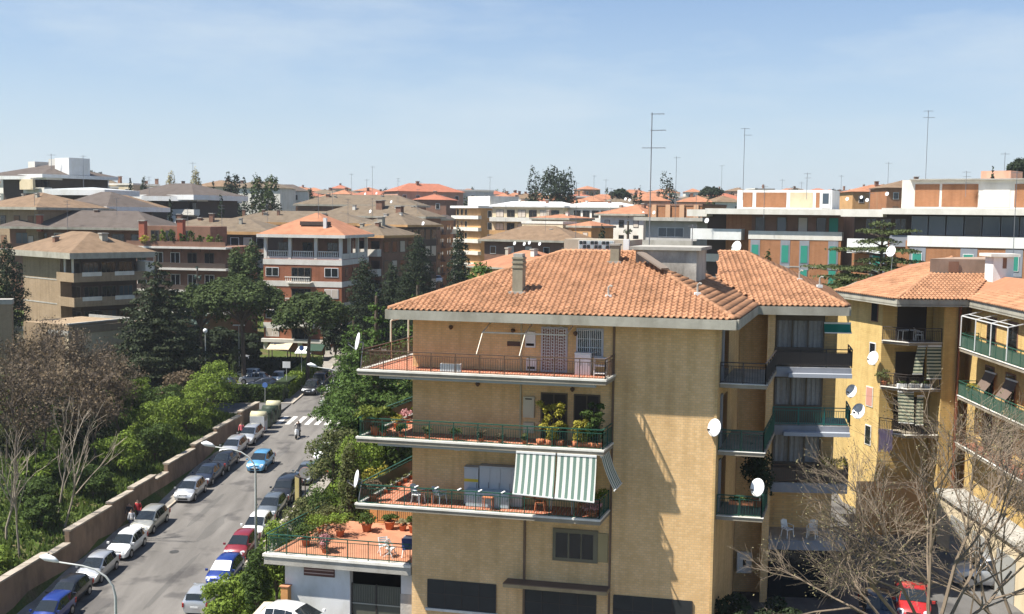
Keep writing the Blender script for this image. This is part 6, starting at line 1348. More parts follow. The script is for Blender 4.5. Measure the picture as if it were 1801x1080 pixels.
def globe_lamp(label, u, vtop, D, h, double=False):
    p = at(u, vtop, D); t = thing('park_lamp', label, 'street lamp', (p.x, p.y, p.z - h)); MB().tube([(0, 0, -2), (0, 0, h * .5), (0, 0, h)], [.08, .06, .05], 8).build('pole', LPOLE, t)
    if double:
        for s in (-1, 1): MB().hexa([(.05 * s, -.16), (.75 * s, -.12), (.75 * s, .12), (.05 * s, .16)][::s], h, h + .14).build('lamp_head', LHEAD, t)
    else: MB().lathe([(.05, -.1), (.2, .02), (.25, .2), (.2, .38), (.05, .46)], 12, (0, 0, h)).build('globe', LHEAD, t, True)
globe_lamp('globe-headed park lamp left of the pines', 361, 585, 123, 7.5); globe_lamp('double-headed lamp post behind the clipped shrub', 420, 573, 141, 5.5, True)
def sign(label, x, y, z, h, kind, hd=0):
    t = thing('road_sign', label, 'sign', (x, y, z), hd); MB().tube([(0, 0, 0), (0, 0, h)], .03, 6).build('post', LPOLE, t)
    if kind == 'round': 
        o = MB().mesh([(.3 * math.cos(a), -.035, h - .3 + .3 * math.sin(a)) for a in [2 * math.pi * i / 16 for i in range(16)]] + [(.3 * math.cos(a), -.02, h - .3 + .3 * math.sin(a)) for a in [2 * math.pi * i / 16 for i in range(16)]], [tuple(range(16)), tuple(range(31, 15, -1))] + [(i, (i + 1) % 16, 16 + (i + 1) % 16, 16 + i) for i in range(16)]).build('plate', mat('sign_blue', (.1, .2, .5), .5), t)
    else: MB().box(-.45, .45, -.05, -.03, h - .75, h).build('plate', WHITE, t)
sign('thin road sign with blue disc before the clipped hedge', xroad(122) - 7.5, 122.2, zroad(122), 2.9, 'round'); sign('white road sign panel standing in the hedge', xroad(127) - 6.6, 127.5, zroad(127), 4.2, 'box'); sign('road sign pole beside the parked white estate', xroad(133) - 6.4, 133, zroad(133), 5.0, 'round')
# advertising panel + convex mirror, seen past the terrace
x = xroad(86) + 6.2; t = thing('advertising_panel', 'tall dark framed advertising panel with yellow poster on the right pavement', 'sign', (x, 86, zroad(86) + .13), -1.0); t.scale = (.8, 1, .95)
MB().box(-.62, .62, -.09, .09, 1.0, 3.6).build('frame', IRON, t); MB().box(-.52, .52, -.105, -.092, 1.12, 3.48).build('poster', mat('ochre_poster', (.27, .22, .09), .6, .3, 1.2), t)
for s in (-.5, .5): MB().tube([(s, 0, 0), (s, 0, 1.05)], .05, 6).build('leg', IRON, t)
x = xroad(84) + 7.0; t = thing('traffic_mirror', 'round convex traffic mirror on a pole beside the advertising panel', 'mirror', (x + .3, 84, zroad(84) + .13))
MB().tube([(0, 0, 0), (0, 0, 4.6)], .045, 6).build('pole', IRON, t)
def disc(r, y, c, n=18, dish=0): return [(r * math.cos(2 * math.pi * i / n) + c[0], y + c[1], r * math.sin(2 * math.pi * i / n) + c[2]) for i in range(n)]
MB().mesh(disc(.42, 0, (0, -.08, 4.3)), [tuple(range(17, -1, -1))]).build('mirror_face', glassmat('mirror_glass', (.35, .33, .32), .1), t); MB().mesh(disc(.46, 0, (0, -.05, 4.3)) + disc(.46, .06, (0, -.05, 4.3)), [tuple(range(18)), tuple(range(18, 36))] + [(i, 18 + i, 18 + (i + 1) % 18, (i + 1) % 18) for i in range(18)]).build('rim', mat('mirror_rim', (.5, .3, .25), .6), t)
# bins by the crossing
def bin_(label, u, v, mt, lid, w=1.3, h=1.6, round_=False):
    p = on_pave(u, v); t = thing('waste_container', label, 'bin', (p.x, p.y, zroad(p.y) + .01), rad(-4.8), 'street waste containers')
    if round_: MB().lathe([(w * .42, 0), (w * .5, .2), (w * .52, h * .7), (w * .4, h * .92), (w * .1, h)], 14).build('body', mt, t, True)
    else:
        MB().hexa([(-w / 2, -.55), (w / 2, -.55), (w / 2, .55), (-w / 2, .55)], .2, h * .75).build('body', mt, t); MB().tube([(-w / 2, 0, h * .72), (w / 2, 0, h * .72)], .52, 12).build('lid', lid, t, True)
        for sx in (-1, 1): MB().box(sx * w * .35 - .08, sx * w * .35 + .08, -.1, .1, 0, .2).build('wheel', TYRE, t)
GBIN = mat('dark_green_bin', (.03, .045, .03), .6); YBIN = mat('cream_bin', (.5, .46, .3), .6, .2, 3)
bin_('pale dumpster with cream lid behind the nearest silver car', 455, 758, mat('grey_white_bin', (.45, .46, .46), .6, .2, 3), YBIN, 1.5, 2.3); bin_('dark dumpster second in the row by the crossing', 466, 750, GBIN, GBIN, 1.4, 1.9); bin_('dark dumpster third in the row by the crossing', 474, 742, GBIN, GBIN, 1.4, 1.9); bin_('dark dumpster with cream lid nearest the zebra crossing', 481, 734, GBIN, YBIN, 1.4, 2.0)
# red and white works barrier by the white car
x = xroad(98) + 5.0; t = thing('works_barrier', 'orange red plastic works barrier between the grey saloon and the white car', 'barrier', (x, 98, zroad(98)))
for i in range(2):
    for z in (.25, .62, .98): MB().box(-1.1 + i * 1.15, -.02 + i * 1.1, -.05 + i * .04, .05 + i * .04, z, z + .2).build('board', mat('orange_plastic', (.6, .09, .03), .5), t)
    MB().box(-1.05 + i * 1.12, -.93 + i * 1.12, -.2, .2, 0, .24).build('foot', mat('orange_plastic', (.6, .09, .03)), t)
# playground shelter and bench-like huts near the pines
p = at(770 / 4 + 300, 620, 150)
for u, D, w, col, lab in ((492, 150, 3.0, CREAM, 'small tan-roofed kiosk in front of the red and white block'), (536, 149, 2.2, WHITE, 'white canvas shelter by the leaning pine'), (555, 149, 2.2, mat('green_awning_sheet', (.03, .06, .04), .8), 'dark green shelter next to the white canvas one')):
    p = at(u, 622, D); gz = ground_z(p.x, p.y); t = thing('shelter', lab, 'shelter', (p.x, p.y, gz)); t.scale = (1, 1, .8)
    for sx in (-1, 1):
        for y in (-1, 1): MB().bar((sx * w * .42, y, -1), (sx * w * .42, y, 2.9), .12).build('post', BR2, t)
    MB().mesh([(-w / 2, -1.5, 2.8), (w / 2, -1.5, 2.8), (w / 2, 1.5, 3.5), (-w / 2, 1.5, 3.5), (-w / 2, -1.5, 2.9), (w / 2, -1.5, 2.9), (w / 2, 1.5, 3.6), (-w / 2, 1.5, 3.6)], [(3, 2, 1, 0), (4, 5, 6, 7), (0, 1, 5, 4), (1, 2, 6, 5), (2, 3, 7, 6), (3, 0, 4, 7)]).build('roof', col, t)
    MB().box(-w * .4, w * .4, .6, .7, 0, 1.1).build('back_panel', BR2, t)
# garden railings in the car park
t = thing('car_park_fence', 'green metal fence climbing along the drive behind the parked cars', 'fence', (-44, 136, -21.5)); mb = MB()
a, b_ = at(305, 678, 137), at(345, 650, 146)
for i in range(12): q = a.lerp(b_, i / 11); MB().bar(q - Vector((0, 0, 1.6)), q, .07).buildw('fence_post', mat('fence_green', (.14, .17, .07), .6), t)
MB().bar(a, b_, .07).buildw('rail', MATS['fence_green'], t); MB().bar(a - Vector((0, 0, .7)), b_ - Vector((0, 0, .7)), .05).buildw('rail', MATS['fence_green'], t)
# ------------------------------------------------------------------ things on the balconies and roofs
TERRA = mat('terracotta_pot', (.42, .15, .07), .85, .15, 4); PLW = mat('white_plastic', (.68, .69, .68), .5, .05, 3); PLB = mat('pale_blue_plastic', (.36, .46, .5), .5, .05, 3)
def pot_plant(label, p, pr=.16, ph=.28, h=.5, w=.3, mt=F_MID, pm=TERRA, n=260, ls=.09, k=6, name='potted_plant', group=None):
    t = thing(name, label, 'plant', p, random.uniform(0, 6), group); MB().lathe([(pr * .7, 0), (pr * .95, ph * .85), (pr * 1.08, ph * .86), (pr * 1.08, ph), (pr * .9, ph), (pr * .85, ph * .9)], 12).build('pot', pm, t, True)
    cl = [(random.uniform(-.5, .5) * w, random.uniform(-.5, .5) * w, ph + h * random.uniform(.25, .8), w * .5, w * .5, h * .3) for _ in range(k)]
    MB().tube([(0, 0, ph * .8), (.02, 0, ph + h * .6)], .015, 5).build('stem', BARK, t); crown(t, cl, n, ls, mt, .1, .3, 'leaves'); return t
def plastic_chair(label, p, rz, mt, group=None):
    t = thing('plastic_chair', label, 'chair', p, rz, group)
    MB().hexa([(-.22, -.22), (.22, -.22), (.22, .22), (-.22, .22)], .42, .46).build('seat', mt, t)
    pts = [(-.22 + .44 * i / 6, .22 + .05 * math.sin(math.pi * i / 6), 0) for i in range(7)]; vs = [(x, y, .46) for x, y, _ in pts] + [(x * .95, y + .1, .84 + .06 * math.sin(math.pi * i / 6)) for i, (x, y, _) in enumerate(pts)]
    MB().mesh(vs + [(x, y + .03, z) for x, y, z in vs], [(i, i + 1, 8 + i, 7 + i) for i in range(6)] + [(15 + i, 14 + i, 21 + i, 22 + i) for i in range(6)] + [(7 + i, 8 + i, 22 + i, 21 + i) for i in range(6)]).build('backrest', mt, t)
    for x in (-.2, .2):
        for y in (-.2, .2): MB().bar((x, y, .42), (x * 1.2, y * 1.2, 0), .045).build('leg', mt, t)
        MB().tube([(x * 1.15, -.18, .44), (x * 1.2, -.2, .64), (x * 1.1, .24, .66)], .022, 5).build('armrest', mt, t)
    return t
def table(label, p, rz, w, d, h, mt, name='table'):
    t = thing(name, label, 'table', p, rz); MB().box(-w / 2, w / 2, -d / 2, d / 2, h - .04, h).build('tabletop', mt, t)
    for x in (-1, 1):
        for y in (-1, 1): MB().bar((x * w * .42, y * d * .4, h - .04), (x * w * .45, y * d * .42, 0), .035).build('leg', mt, t)
    return t
B1, B2, B3 = -7.345, -10.575, -13.795
def cabinet(label, a0, a1, b0, b1, z, h, mt, doors=2, band=None, name='cabinet'):
    p = L((a0 + a1) / 2, b0, z); t = thing(name, label, 'cabinet', p, -AF); w = a1 - a0; d = b1 - b0
    MB().box(-w / 2, w / 2, 0, d, 0, h).build('body', mt, t); MB().box(-w / 2 - .02, w / 2 + .02, -.02, d, h + .001, h + .04).build('top', mt, t)
    for i in range(doors):
        x0 = -w / 2 + w * i / doors + .012; x1 = -w / 2 + w * (i + 1) / doors - .012
        o = MB().box(x0, x1, -.022, -.003, .04, h - .03).build('door', mt, t); MB().box(x1 - .07, x1 - .05, -.035, -.023, h * .45, h * .6).build('handle', IRON, o)
    if band: MB().box(-w / 2, w / 2, -.03, -.024, h * .62, h * .7).build('band', band, t)
    return t
LGREY = mat('light_grey_panel', (.42, .43, .45), .5, .06, 2)
# top balcony
t = thing('planter_box', 'long white ribbed planter on the top balcony', 'planter', L(2.5, -1.55, B1), -AF); MB().box(-.48, .48, -.18, .18, .02, .42).build('box', PLW, t)
for i in range(9): MB().box(-.46 + i * .115, -.41 + i * .115, -.195, -.182, .04, .4).build('rib', PLW, t)
MB().box(-.44, .44, -.14, .14, .421, .43).build('soil', BARK, t)
cabinet('white cabinet under the barred window on the top balcony', 8.1, 8.85, -.6, -.12, B1, 1.0, WHITE)
t = thing('shelf_rack', 'small white shelf rack in the corner of the top balcony', 'shelf', L(9.3, -.5, B1), -AF)
for z in (.1, .45, .8): MB().box(-.3, .3, -.2, .2, z, z + .04).build('shelf', PLW, t)
for x in (-.3, .27): 
    for y in (-.2, .17): MB().box(x, x + .03, y, y + .03, 0, .85).build('leg', PLW, t)
# second balcony: palm, row of pots, yellow climber
t = thing('potted_palm', 'potted palm at the left corner of the second balcony', 'plant', L(-1.35, -1.2, B2)); MB().lathe([(.2, 0), (.28, .35), (.3, .45), (.22, .45)], 12).build('pot', TERRA, t, True)
MB().tube([(0, 0, .4), (0, 0, .9)], .07, 7).build('trunk', BARK, t)
pts = []; dd = []
for f in range(22):
    a = f * 2.4; ln = random.uniform(.8, 1.3); el = random.uniform(.5, 1.15)
    for i in range(26):
        s = i / 25; r = ln * s * math.cos(el * (1 - .35 * s)); z = .9 + ln * s * math.sin(el) - .75 * s * s * ln * .7
        for sd_ in (-1, 1): pts.append((r * math.cos(a) + sd_ * .09 * math.sin(a) * (1 - s * .6), r * math.sin(a) - sd_ * .09 * math.cos(a) * (1 - s * .6), z))
link('fronds', leaves_mesh('fronds', pts, .17, leafmat('palm_leaf', (.16, .19, .04), .3), 0, aspect=1.6), t)
plist = [(-1.0, 3.0, .6, .5, F_BRI, 'leafy plant far back on the left arm of the second balcony'), (-1.1, 2.0, .5, .5, leafmat('pink_flower', (.5, .25, .25), .2), 'pale pink flowers on the left arm of the second balcony'), (-1.2, .8, .4, .4, F_YEL, 'yellow flowering pot on the left arm of the second balcony'),
         (-.8, -1.6, .3, .3, F_MID, 'small pot at the bend of the second balcony railing'), (.1, -1.6, .45, .4, F_MID, 'grassy pot first along the second balcony railing'), (1.4, -1.6, .4, .35, F_OLV, 'thin pot plant second along the second balcony railing'), (2.8, -1.6, .45, .5, F_PINE, 'bushy pot plant third along the second balcony railing'), (4.0, -1.6, .3, .3, F_BRN, 'withered pot plant fourth along the second balcony railing'), (4.95, -1.6, .22, .35, F_BRN, 'low terracotta bowl fifth along the second balcony railing'), (6.1, -1.6, .3, .25, F_OLV, 'small pot sixth along the second balcony railing')]
for a, b_, h, w, mt, lab in plist: pot_plant(lab, L(a, b_, B2 + .005), .15, .24, h, w, mt, n=320)
def climber(label, a0, a1, h, mt, n=2600):
    t = thing('climbing_plant', label, 'plant', L((a0 + a1) / 2, -1.5, B2)); cl = []
    for i in range(18):
        p = L(random.uniform(a0, a1), random.uniform(-1.75, -1.2), 0); cl.append((p.x - t.location.x, p.y - t.location.y, h * random.uniform(.15, .95), .24, .24, .2))
    for i in range(3):
        p = L(a0 + (a1 - a0) * (i + .5) / 3, -1.45, 0) - t.location; MB().lathe([(.15, 0), (.2, .28), (.14, .28)], 10, (p.x, p.y, 0)).build('pot', TERRA, t, True); MB().tube([(p.x, p.y, .2), (p.x + .05, p.y, h * .8)], .018, 5).build('stem', BARK, t)
    crown(t, cl, n, .1, mt, .1, .3, 'leaves')
climber('yellow green climber on the second balcony, left one', 6.55, 7.9, 2.0, F_YEL); climber('yellow green climber on the second balcony, right one', 8.35, 9.0, 1.5, F_YEL, 1300)
climber('tall dark green plant in the right corner of the second balcony', 8.9, 9.6, 2.4, F_MID, 1700)
# third balcony
ORD_ = ['first', 'second', 'third', 'fourth', 'fifth', 'sixth']
cabinet('low grey chest with yellow band on the third balcony', 2.85, 3.55, -.62, -.1, B3, 1.75, LGREY, 1, mat('yellow_band', (.6, .42, .03), .6)); cabinet('tall light grey outdoor wardrobe on the third balcony', 3.6, 5.7, -.62, -.1, B3, 1.85, LGREY, 4)
cabinet('long low blue grey locker behind the third balcony railing', 3.1, 5.2, -1.1, -.7, B3, .75, PLB, 3)
plastic_chair('pale blue plastic armchair on the third balcony', L(1.75, -.9, B3), -AF + 2.6, PLB); plastic_chair('white plastic chair left of the blue armchair', L(.75, -1.1, B3), -AF + 1.2, PLW)
table('small red-topped table by the blue armchair', L(1.2, -1.0, B3), -AF, .6, .5, .6, TERRA); table('small terracotta stool table before the lockers', L(4.3, -1.4, B3), -AF, .5, .4, .62, TERRA)
table('white table in the shade of the awnings', L(7.7, -1.0, B3), -AF, 1.2, .7, .72, PLW); plastic_chair('chair left of the shaded white table', L(6.7, -1.0, B3), -AF + 1.6, TERRA); plastic_chair('chair right of the shaded white table', L(8.7, -1.0, B3), -AF - 1.6, TERRA)
for i, (a, mt, h) in enumerate(((9.35, F_BRI, .9), (9.3, F_MID, .5))): pot_plant(('leafy green', 'low pink')[i] + ' pot plant at the right end of the third balcony', L(a, -.8 - i * .9, B3 + .005), .2, .3, h, .5, (F_BRI, MATS['pink_flower'])[i], n=500)
pot_plant('dry brown shrub in a pot at the left corner of the third balcony', L(-1.45, -1.3, B3 + .005), .2, .3, .8, .5, F_BRN, n=600)
for i in range(6): pot_plant('small pot on the left arm of the third balcony, ' + ORD_[i] + ' from the front', L(-1.5, .3 + i * .8, B3 + .005), .12, .2, .25, .25, F_OLV, n=90, group='pots along the left arm of the third balcony')
clips = [(1.0, -.0), (2.0, 0), (3.1, 0), (4.1, 0), (5.2, 0)]
for i, (a, _) in enumerate(clips): 
    mb = MB(); mb.bar(L(a - .06, -2.0, B3 + .98), L(a + .05, -1.85, B3 + 1.04), .1, .03); o = mb.build('rail_clip', PLW); tag(o, 'white plastic clip on the third balcony rail, ' + ORD_[i] + ' from the left', 'clip', 'white clips on the third balcony rail')
# side balcony on the right flank
t = thing('window_box', 'terracotta window box with herbs on the lowest right balcony', 'planter', L(15.7, .62, -13.85 + .55)); mb = MB(); MB().hexa([(v.x - t.location.x, v.y - t.location.y) for v in (L(15.2, .5, 0), L(16.3, .5, 0), L(16.3, .75, 0), L(15.2, .75, 0))], 0, .18).build('box', TERRA, t)
crown(t, [(x_, -x_ * .2, .25, .2, .12, .12) for x_ in (-.4, -.15, .1, .35)], 400, .08, F_MID, 0, .3, 'herbs')
pot_plant('big dark ivy plant on the middle right balcony', L(16.3, 2.4, -13.8), .25, .4, 2.6, .9, F_DARK, n=2500, ls=.13, k=12); pot_plant('bright yellow green hanging plant on the wing veranda', G(WR - .35, .9, -13.3), .15, .2, .5, .9, F_YEL, n=700, k=8)
plastic_chair('white chair in the shade of the ground floor wing', G(2.0, 1.0, -16.98), .5, PLW); plastic_chair('white chair right in the ground floor wing loggia', G(3.3, 1.0, -16.98), -.5, PLW)
t = thing('water_heater', 'white wall box with dark slot at the foot of the right flank', 'box', G(-.3, 2.1, -19.3)); MB().box(-.4, .4, -.3, 0, 0, 1.15).build('body', WHITE, t); MB().box(-.08, .08, -.315, -.302, .4, .75).build('slot', BLACKW, t)
# right block oddments
t = table('white garden table on the upper loggia of the right block', (26.6, 74.0, -8.04), .2, 1.3, .7, .74, PLW); plastic_chair('white plastic chair at the loggia table', (27.3, 73.9, -8.04), 1.0, PLW)
pot_plant('bushy dry plant at the left end of the middle loggia', Vector((25.2, 74.3, -11.14)), .22, .35, .9, .7, F_OLV, n=700); pot_plant('yellow flowering plant on the right block balcony', Vector((29.2, 69.4, -11.2)), .25, .5, .5, .7, F_YEL, n=500)
for i, x in enumerate((26.1, 26.9, 27.7)): 
    t = thing('planter_box', ('left', 'middle', 'right')[i] + ' white planter on the middle loggia floor edge', 'planter', (x, 73.3, -11.14)); MB().box(-.33, .33, -.14, .14, 0, .3).build('box', PLW, t); crown(t, [(0, 0, .38, .3, .13, .13)], 160, .08, F_MID, 0, .3, 'leaves')
o = MB(); 
for i in range(6): o.mesh([(24.9 + .12 * i, 74.0 - .1 * i, -14.0), (25.02 + .12 * i, 73.9 - .1 * i + .03, -14.0), (25.02 + .12 * i, 73.88 - .1 * i, -15.6 + .2 * (i % 2)), (24.9 + .12 * i, 73.98 - .1 * i, -15.6 + .15 * (i % 3))], [(0, 1, 2, 3)])
o = o.build('laundry', mat('lilac_cloth', (.5, .38, .5), .9, .2, 4)); tag(o, 'pale lilac cloth hung out below the right block loggia', 'laundry')
# terrace over the garage
tp = [(-4.6, 4.9, .5, .6, F_MID, .3, 'large pot with succulent in the row on the terrace, leftmost'), (-3.6, 5.6, .35, .5, F_MID, .3, 'wide terracotta bowl with green plant on the terrace'), (-2.8, 5.5, .3, .3, F_PALE, .22, 'white painted pot with pale leaves on the terrace'), (-2.1, 5.3, .45, .45, F_MID, .3, 'terracotta pot with upright plant at the end of the terrace row'), (-5.5, 3.6, .9, .8, F_BRI, .25, 'bushy leafy plant inside the terrace railing'), (-6.4, 1.6, .8, .8, F_MID, .25, 'dark bushy plant in the left front corner of the terrace'), (-5.2, 1.2, .9, .6, F_BRN, .22, 'brown twiggy plant at the terrace front railing'), (-4.9, .7, .7, .35, MATS['pink_flower'], .18, 'pink flowering plant at the terrace front railing'), (-6.6, 3.4, 1.0, 1.0, F_BRI, .25, 'tall light bush on the left side of the terrace'), (-7.0, 5.0, 1.1, 1.1, F_OLV, .25, 'olive coloured bush at the back left of the terrace'), (-.4, 4.4, .3, .3, F_DARK, .2, 'dark leaved pot against the house wall on the terrace')]
for a, b_, h, w, mt, pr, lab in tp: pot_plant(lab, L(a, b_, TER + .005), pr, pr * 1.5, h, w, mt, n=700, ls=.11, k=8)
for i, (a, b_, r) in enumerate(((-2.0, 1.2, .4), (-1.5, .9, 1.2))):
    t = thing('folding_chair', ('left', 'right')[i] + ' white folding chair on the red terrace', 'chair', L(a, b_, TER + .005), r); 
    for s in (-.22, .22): MB().bar((s, -.25, 0), (s, .2, .85), .035).build('leg', PLW, t); MB().bar((s, .3, 0), (s, -.2, .46), .035).build('leg', PLW, t)
    for k_ in range(4): MB().box(-.22, .22, -.18 + k_ * .1, -.1 + k_ * .1, .44, .46).build('slat', PLW, t); 
    for k_ in range(3): MB().box(-.22, .22, .16 + k_ * .015, .18 + k_ * .015, .58 + k_ * .1, .65 + k_ * .1).build('back_slat', PLW, t)
t = thing('laundry_rack', 'rack with white and blue washing by the house wall on the terrace', 'rack', L(-.55, 1.1, TER + .005), -AF)
for s in (-.35, .35): MB().bar((s, -.3, 0), (s, .3, 1.0), .03).build('leg', PLW, t); MB().bar((s, .3, 0), (s, -.3, 1.0), .03).build('leg', PLW, t)
for k_, (y, mt) in enumerate(((-.3, mat('navy_cloth', (.03, .05, .15), .9)), (-.1, PLW), (.1, PLW), (.3, MATS['navy_cloth']))): MB().mesh([(-.36, y, 1.02), (.36, y, 1.02), (.36, y - .05, .5), (-.3, y - .04, .42), (-.36, y + .03, .5), (.36, y + .03, .55)], [(0, 1, 2, 3), (1, 0, 4, 5)]).build('cloth', mt, t)
# ---- satellite dishes
DISH = mat('dish_white', (.72, .72, .71), .45, .05, 2)
def dish(label, c, r, n=(-.82, -.5, .3), base=None, group=None):
    c = Vector(c); n = Vector(n).normalized(); t = thing('satellite_dish', label, 'satellite dish', c, 0, group); x = n.cross(Vector((0, 0, 1))).normalized(); y = x.cross(n); vs = [-n * r * .22]; fs = []
    for k, f in enumerate((.35, .7, 1.0)):
        for j in range(20): a = 2 * math.pi * j / 20; vs.append((x * math.cos(a) * .9 + y * math.sin(a)) * r * f - n * r * .22 * (1 - f * f))
    fs = [(0, 1 + j, 1 + (j + 1) % 20) for j in range(20)] + [(1 + k * 20 + j, 21 + k * 20 + j, 21 + k * 20 + (j + 1) % 20, 1 + k * 20 + (j + 1) % 20) for k in (0, 1) for j in range(20)]
    o = MB().mesh(vs, fs).build('reflector', DISH, t, True); sm = o.modifiers.new('thick', 'SOLIDIFY'); sm.thickness = .02
    f = n * r * .95 - y * r * .35; MB().tube([-y * r * .95 - n * .02, f - y * .05], .018, 5).build('feed_arm', RIM, t); MB().tube([f - n * .1, f + n * .03], .045, 8).build('receiver', PLAST, t)
    MB().tube([-n * r * .24, -n * (r * .24 + .18), Vector(base) - c if base else -n * (r * .24 + .2) - Vector((0, 0, r * .9))], .03, 6).build('mount', RIM, t); return t
dish('white satellite dish on the left corner of the top balcony', L(-1.95, -1.9, -6.0), .43, (-.93, -.3, .2), L(-1.8, -1.9, -7.3)); dish('white satellite dish on the left corner of the third balcony', L(-2.0, -1.9, -12.6), .43, (-.93, -.3, .2), L(-1.9, -1.9, -13.7))
dish('large white dish on the right edge of the yellow facade', L(14.55, -.35, -9.55), .42, (-.75, -.62, .25), L(14.4, -.1, -9.9)); dish('white dish over the window box on the lowest right balcony', L(16.5, .25, -12.35), .43, (-.75, -.62, .25), L(16.6, .45, -13))
dish('upper white dish at the right end of the wing balconies', G(WR + .3, .2, -8.9), .36, (-.7, -.6, .3), G(WR + .3, .5, -9.3)); dish('lower white dish at the right end of the wing balconies', G(WR + .7, .2, -9.95), .42, (-.7, -.6, .3), G(WR + .35, .5, -10.2))
dish('white dish on the sunlit yellow wall of the right block', Vector((24.6, 74.95, -9.35)), .5, (-.8, -.5, .3), (25.1, 75.2, -9.5)); 
for u, v, D, r, lab in ((1295, 435, 92, .55, 'dish on a pole behind the wing roof'), (1567, 442, 96, .5, 'dish in front of the layered cedar')):
    p = at(u, v, D); dish('white ' + lab, p, r, (-.75, -.6, .3), p + Vector((.1, .2, -3)))
DL, AL = [], []
for i, (u, v, D) in enumerate(((922, 429, 206), (931, 427, 206), (949, 429, 207), (905, 428, 206), (1243, 388, 148), (1131, 375, 228), (1150, 374, 212), (1107, 352, 255), (1100, 350, 256), (651, 372, 212), (688, 355, 252), (744, 393, 190), (1560, 341, 190), (1525, 352, 200), (1490, 350, 210), (1515, 347, 230), (662, 340, 300), (642, 341, 300))):
    p = at(u, v, D); DL.append(dish('small white dish on a distant roof or wall', p, .36, (-.6, -.7, .35), None, 'small dishes on distant buildings'))
# ---- aerials
ALU = mat('aerial_metal', (.22, .22, .23), .5, .1, 2, metal=.4)
def aerial(label, u, vt, vb, D, el, r=.028, group=None):
    a, b_ = at(u, vt, D), at(u, vb, D); t = thing('tv_aerial', label, 'aerial', (a.x, a.y, b_.z), 0, group); h = a.z - b_.z; MB().tube([(0, 0, -.5), (0, 0, h)], r, 5).build('mast', ALU, t)
    for z, x0, x1 in el:
        o = MB().bar((x0, 0, h - z), (x1, 0, h - z + .02), r * 1.2).build('boom', ALU, t); n = max(3, int((x1 - x0) / .16))
        mb = MB()
        for i in range(n): x = x0 + (x1 - x0) * i / (n - 1); mb.bar((x, -.22, h - z), (x, .22, h - z), r * .5)
        stuff(mb.build('elements', ALU, o))
    return t
aerial('tall television aerial with three booms on the main roof', 1147, 198, 440, 60.5, [(.08, -.05, .65), (.95, -.05, .75), (1.9, -.5, .75), (4.2, -.1, .1)])
aerial('thin aerial rising behind the wing roof', 1310, 225, 345, 140, [(.1, -.5, .6), (.9, -.1, .9)], .035); aerial('tall thin aerial over the right orange block', 1633, 194, 330, 140, [(.1, -.6, .6), (.9, -.6, .8)], .035); aerial('aerial on the right edge of the flat orange block', 1789, 300, 470, 100, [(.2, -.4, .4)], .03)
aerial('aerial on the hip-roofed house before the white blocks', 1014, 320, 420, 180, [(.2, -.5, .5), (1.3, -.5, .5)], .04); aerial('leaning thin aerial right of the tall one', 1190, 275, 390, 150, [(.2, -.4, .5)], .03); aerial('thin aerial on the hilltop villa at left', 146, 273, 340, 205, [(.2, -.6, .6)], .04); aerial('small forked aerial stay beside the main roof stair head', 1218, 395, 440, 64, [(.1, -.25, .3)], .025)
for i, (u, vt, D) in enumerate(((90, 270, 210), (339, 285, 260), (618, 305, 330), (655, 292, 330), (862, 310, 320), (1045, 308, 330), (1066, 315, 330), (1270, 290, 330), (1410, 320, 300), (1563, 285, 260), (1768, 268, 200), (1376, 315, 300), (1480, 308, 310), (645, 315, 330), (740, 320, 330))):
    AL.append(aerial('thin distant aerial against the sky', u, vt, 348, D, [(.3, -.8, .8)], .045, 'thin distant aerials'))
ML = []
for i, (u, vb, D) in enumerate(((60, 372, 172), (118, 398, 170), (205, 378, 175), (262, 345, 215), (330, 405, 182), (390, 400, 188), (470, 388, 210), (560, 385, 165), (585, 362, 232), (612, 395, 175), (655, 385, 205), (700, 352, 258), (735, 378, 228), (890, 400, 208), (960, 398, 210), (1075, 366, 232), (1225, 385, 172), (1345, 372, 148), (1420, 340, 146), (1700, 335, 136), (1530, 368, 140))):
    ML.append(aerial('thin aerial on a middle-distance roof', u, vb - random.uniform(26, 48), vb + 4, D, [(.15, -.45, .45), (.7, -.35, .5)], .032, 'aerials on the middle-distance roofs'))
# ------------------------------------------------------------------ distant houses and trees along the skyline
rs_ = random.Random(3)
ORD = 'first second third fourth fifth sixth seventh eighth ninth tenth eleventh twelfth thirteenth fourteenth fifteenth sixteenth seventeenth eighteenth nineteenth twentieth'.split()
TENS = {2: 'twent', 3: 'thirt', 4: 'fort', 5: 'fift', 6: 'sixt', 7: 'sevent', 8: 'eight'}
def ordw(i):
    if i < 20: return ORD[i]
    i += 1; return TENS[i // 10] + ('y-' + ORD[i % 10 - 1] if i % 10 else 'ieth')
SAME = {}
def later(o, key): SAME.setdefault(key, []).append(o)
WN = {}
def far_house(u, v, D, w, mtw, mtr, hgt=7, rise=1.8):
    p = at(u, v, D); rz = rs_.uniform(-.5, .5); b = Bld('distant_house', 'small distant house on the skyline', p, p + Vector((math.cos(rz) * w, math.sin(rz) * w, 0)), rs_.uniform(8, 12), p.z - hgt, 'distant houses on the skyline')
    b.walls(mtw); 
    if mtr: b.hip(mtr, .5, rise, None)
    else: b.box('parapet', WARMW, -.2, b.w + .2, -.2, b.d + .2, 0, .5)
    for i in range(max(2, int(w / 4))): b.win('f', w * (i + .35) / max(2, int(w / 4)), -2.5, 1.2, 1.5, WHITE, GLASS); b.win('f', w * (i + .35) / max(2, int(w / 4)), -5.5, 1.2, 1.5, BR2, WOODS)
    later(b.o, mtw.name.split('_')[0].replace('warm', 'white') + ' house with ' + (mtr.name.split('_')[0] + ' roof' if mtr else 'flat roof') + ' on the far skyline, %s from the left')
    if rs_.random() < .6: b.chim(b.w * rs_.uniform(.3, .7), b.d * .4, rise * .7, .8, 1.2)
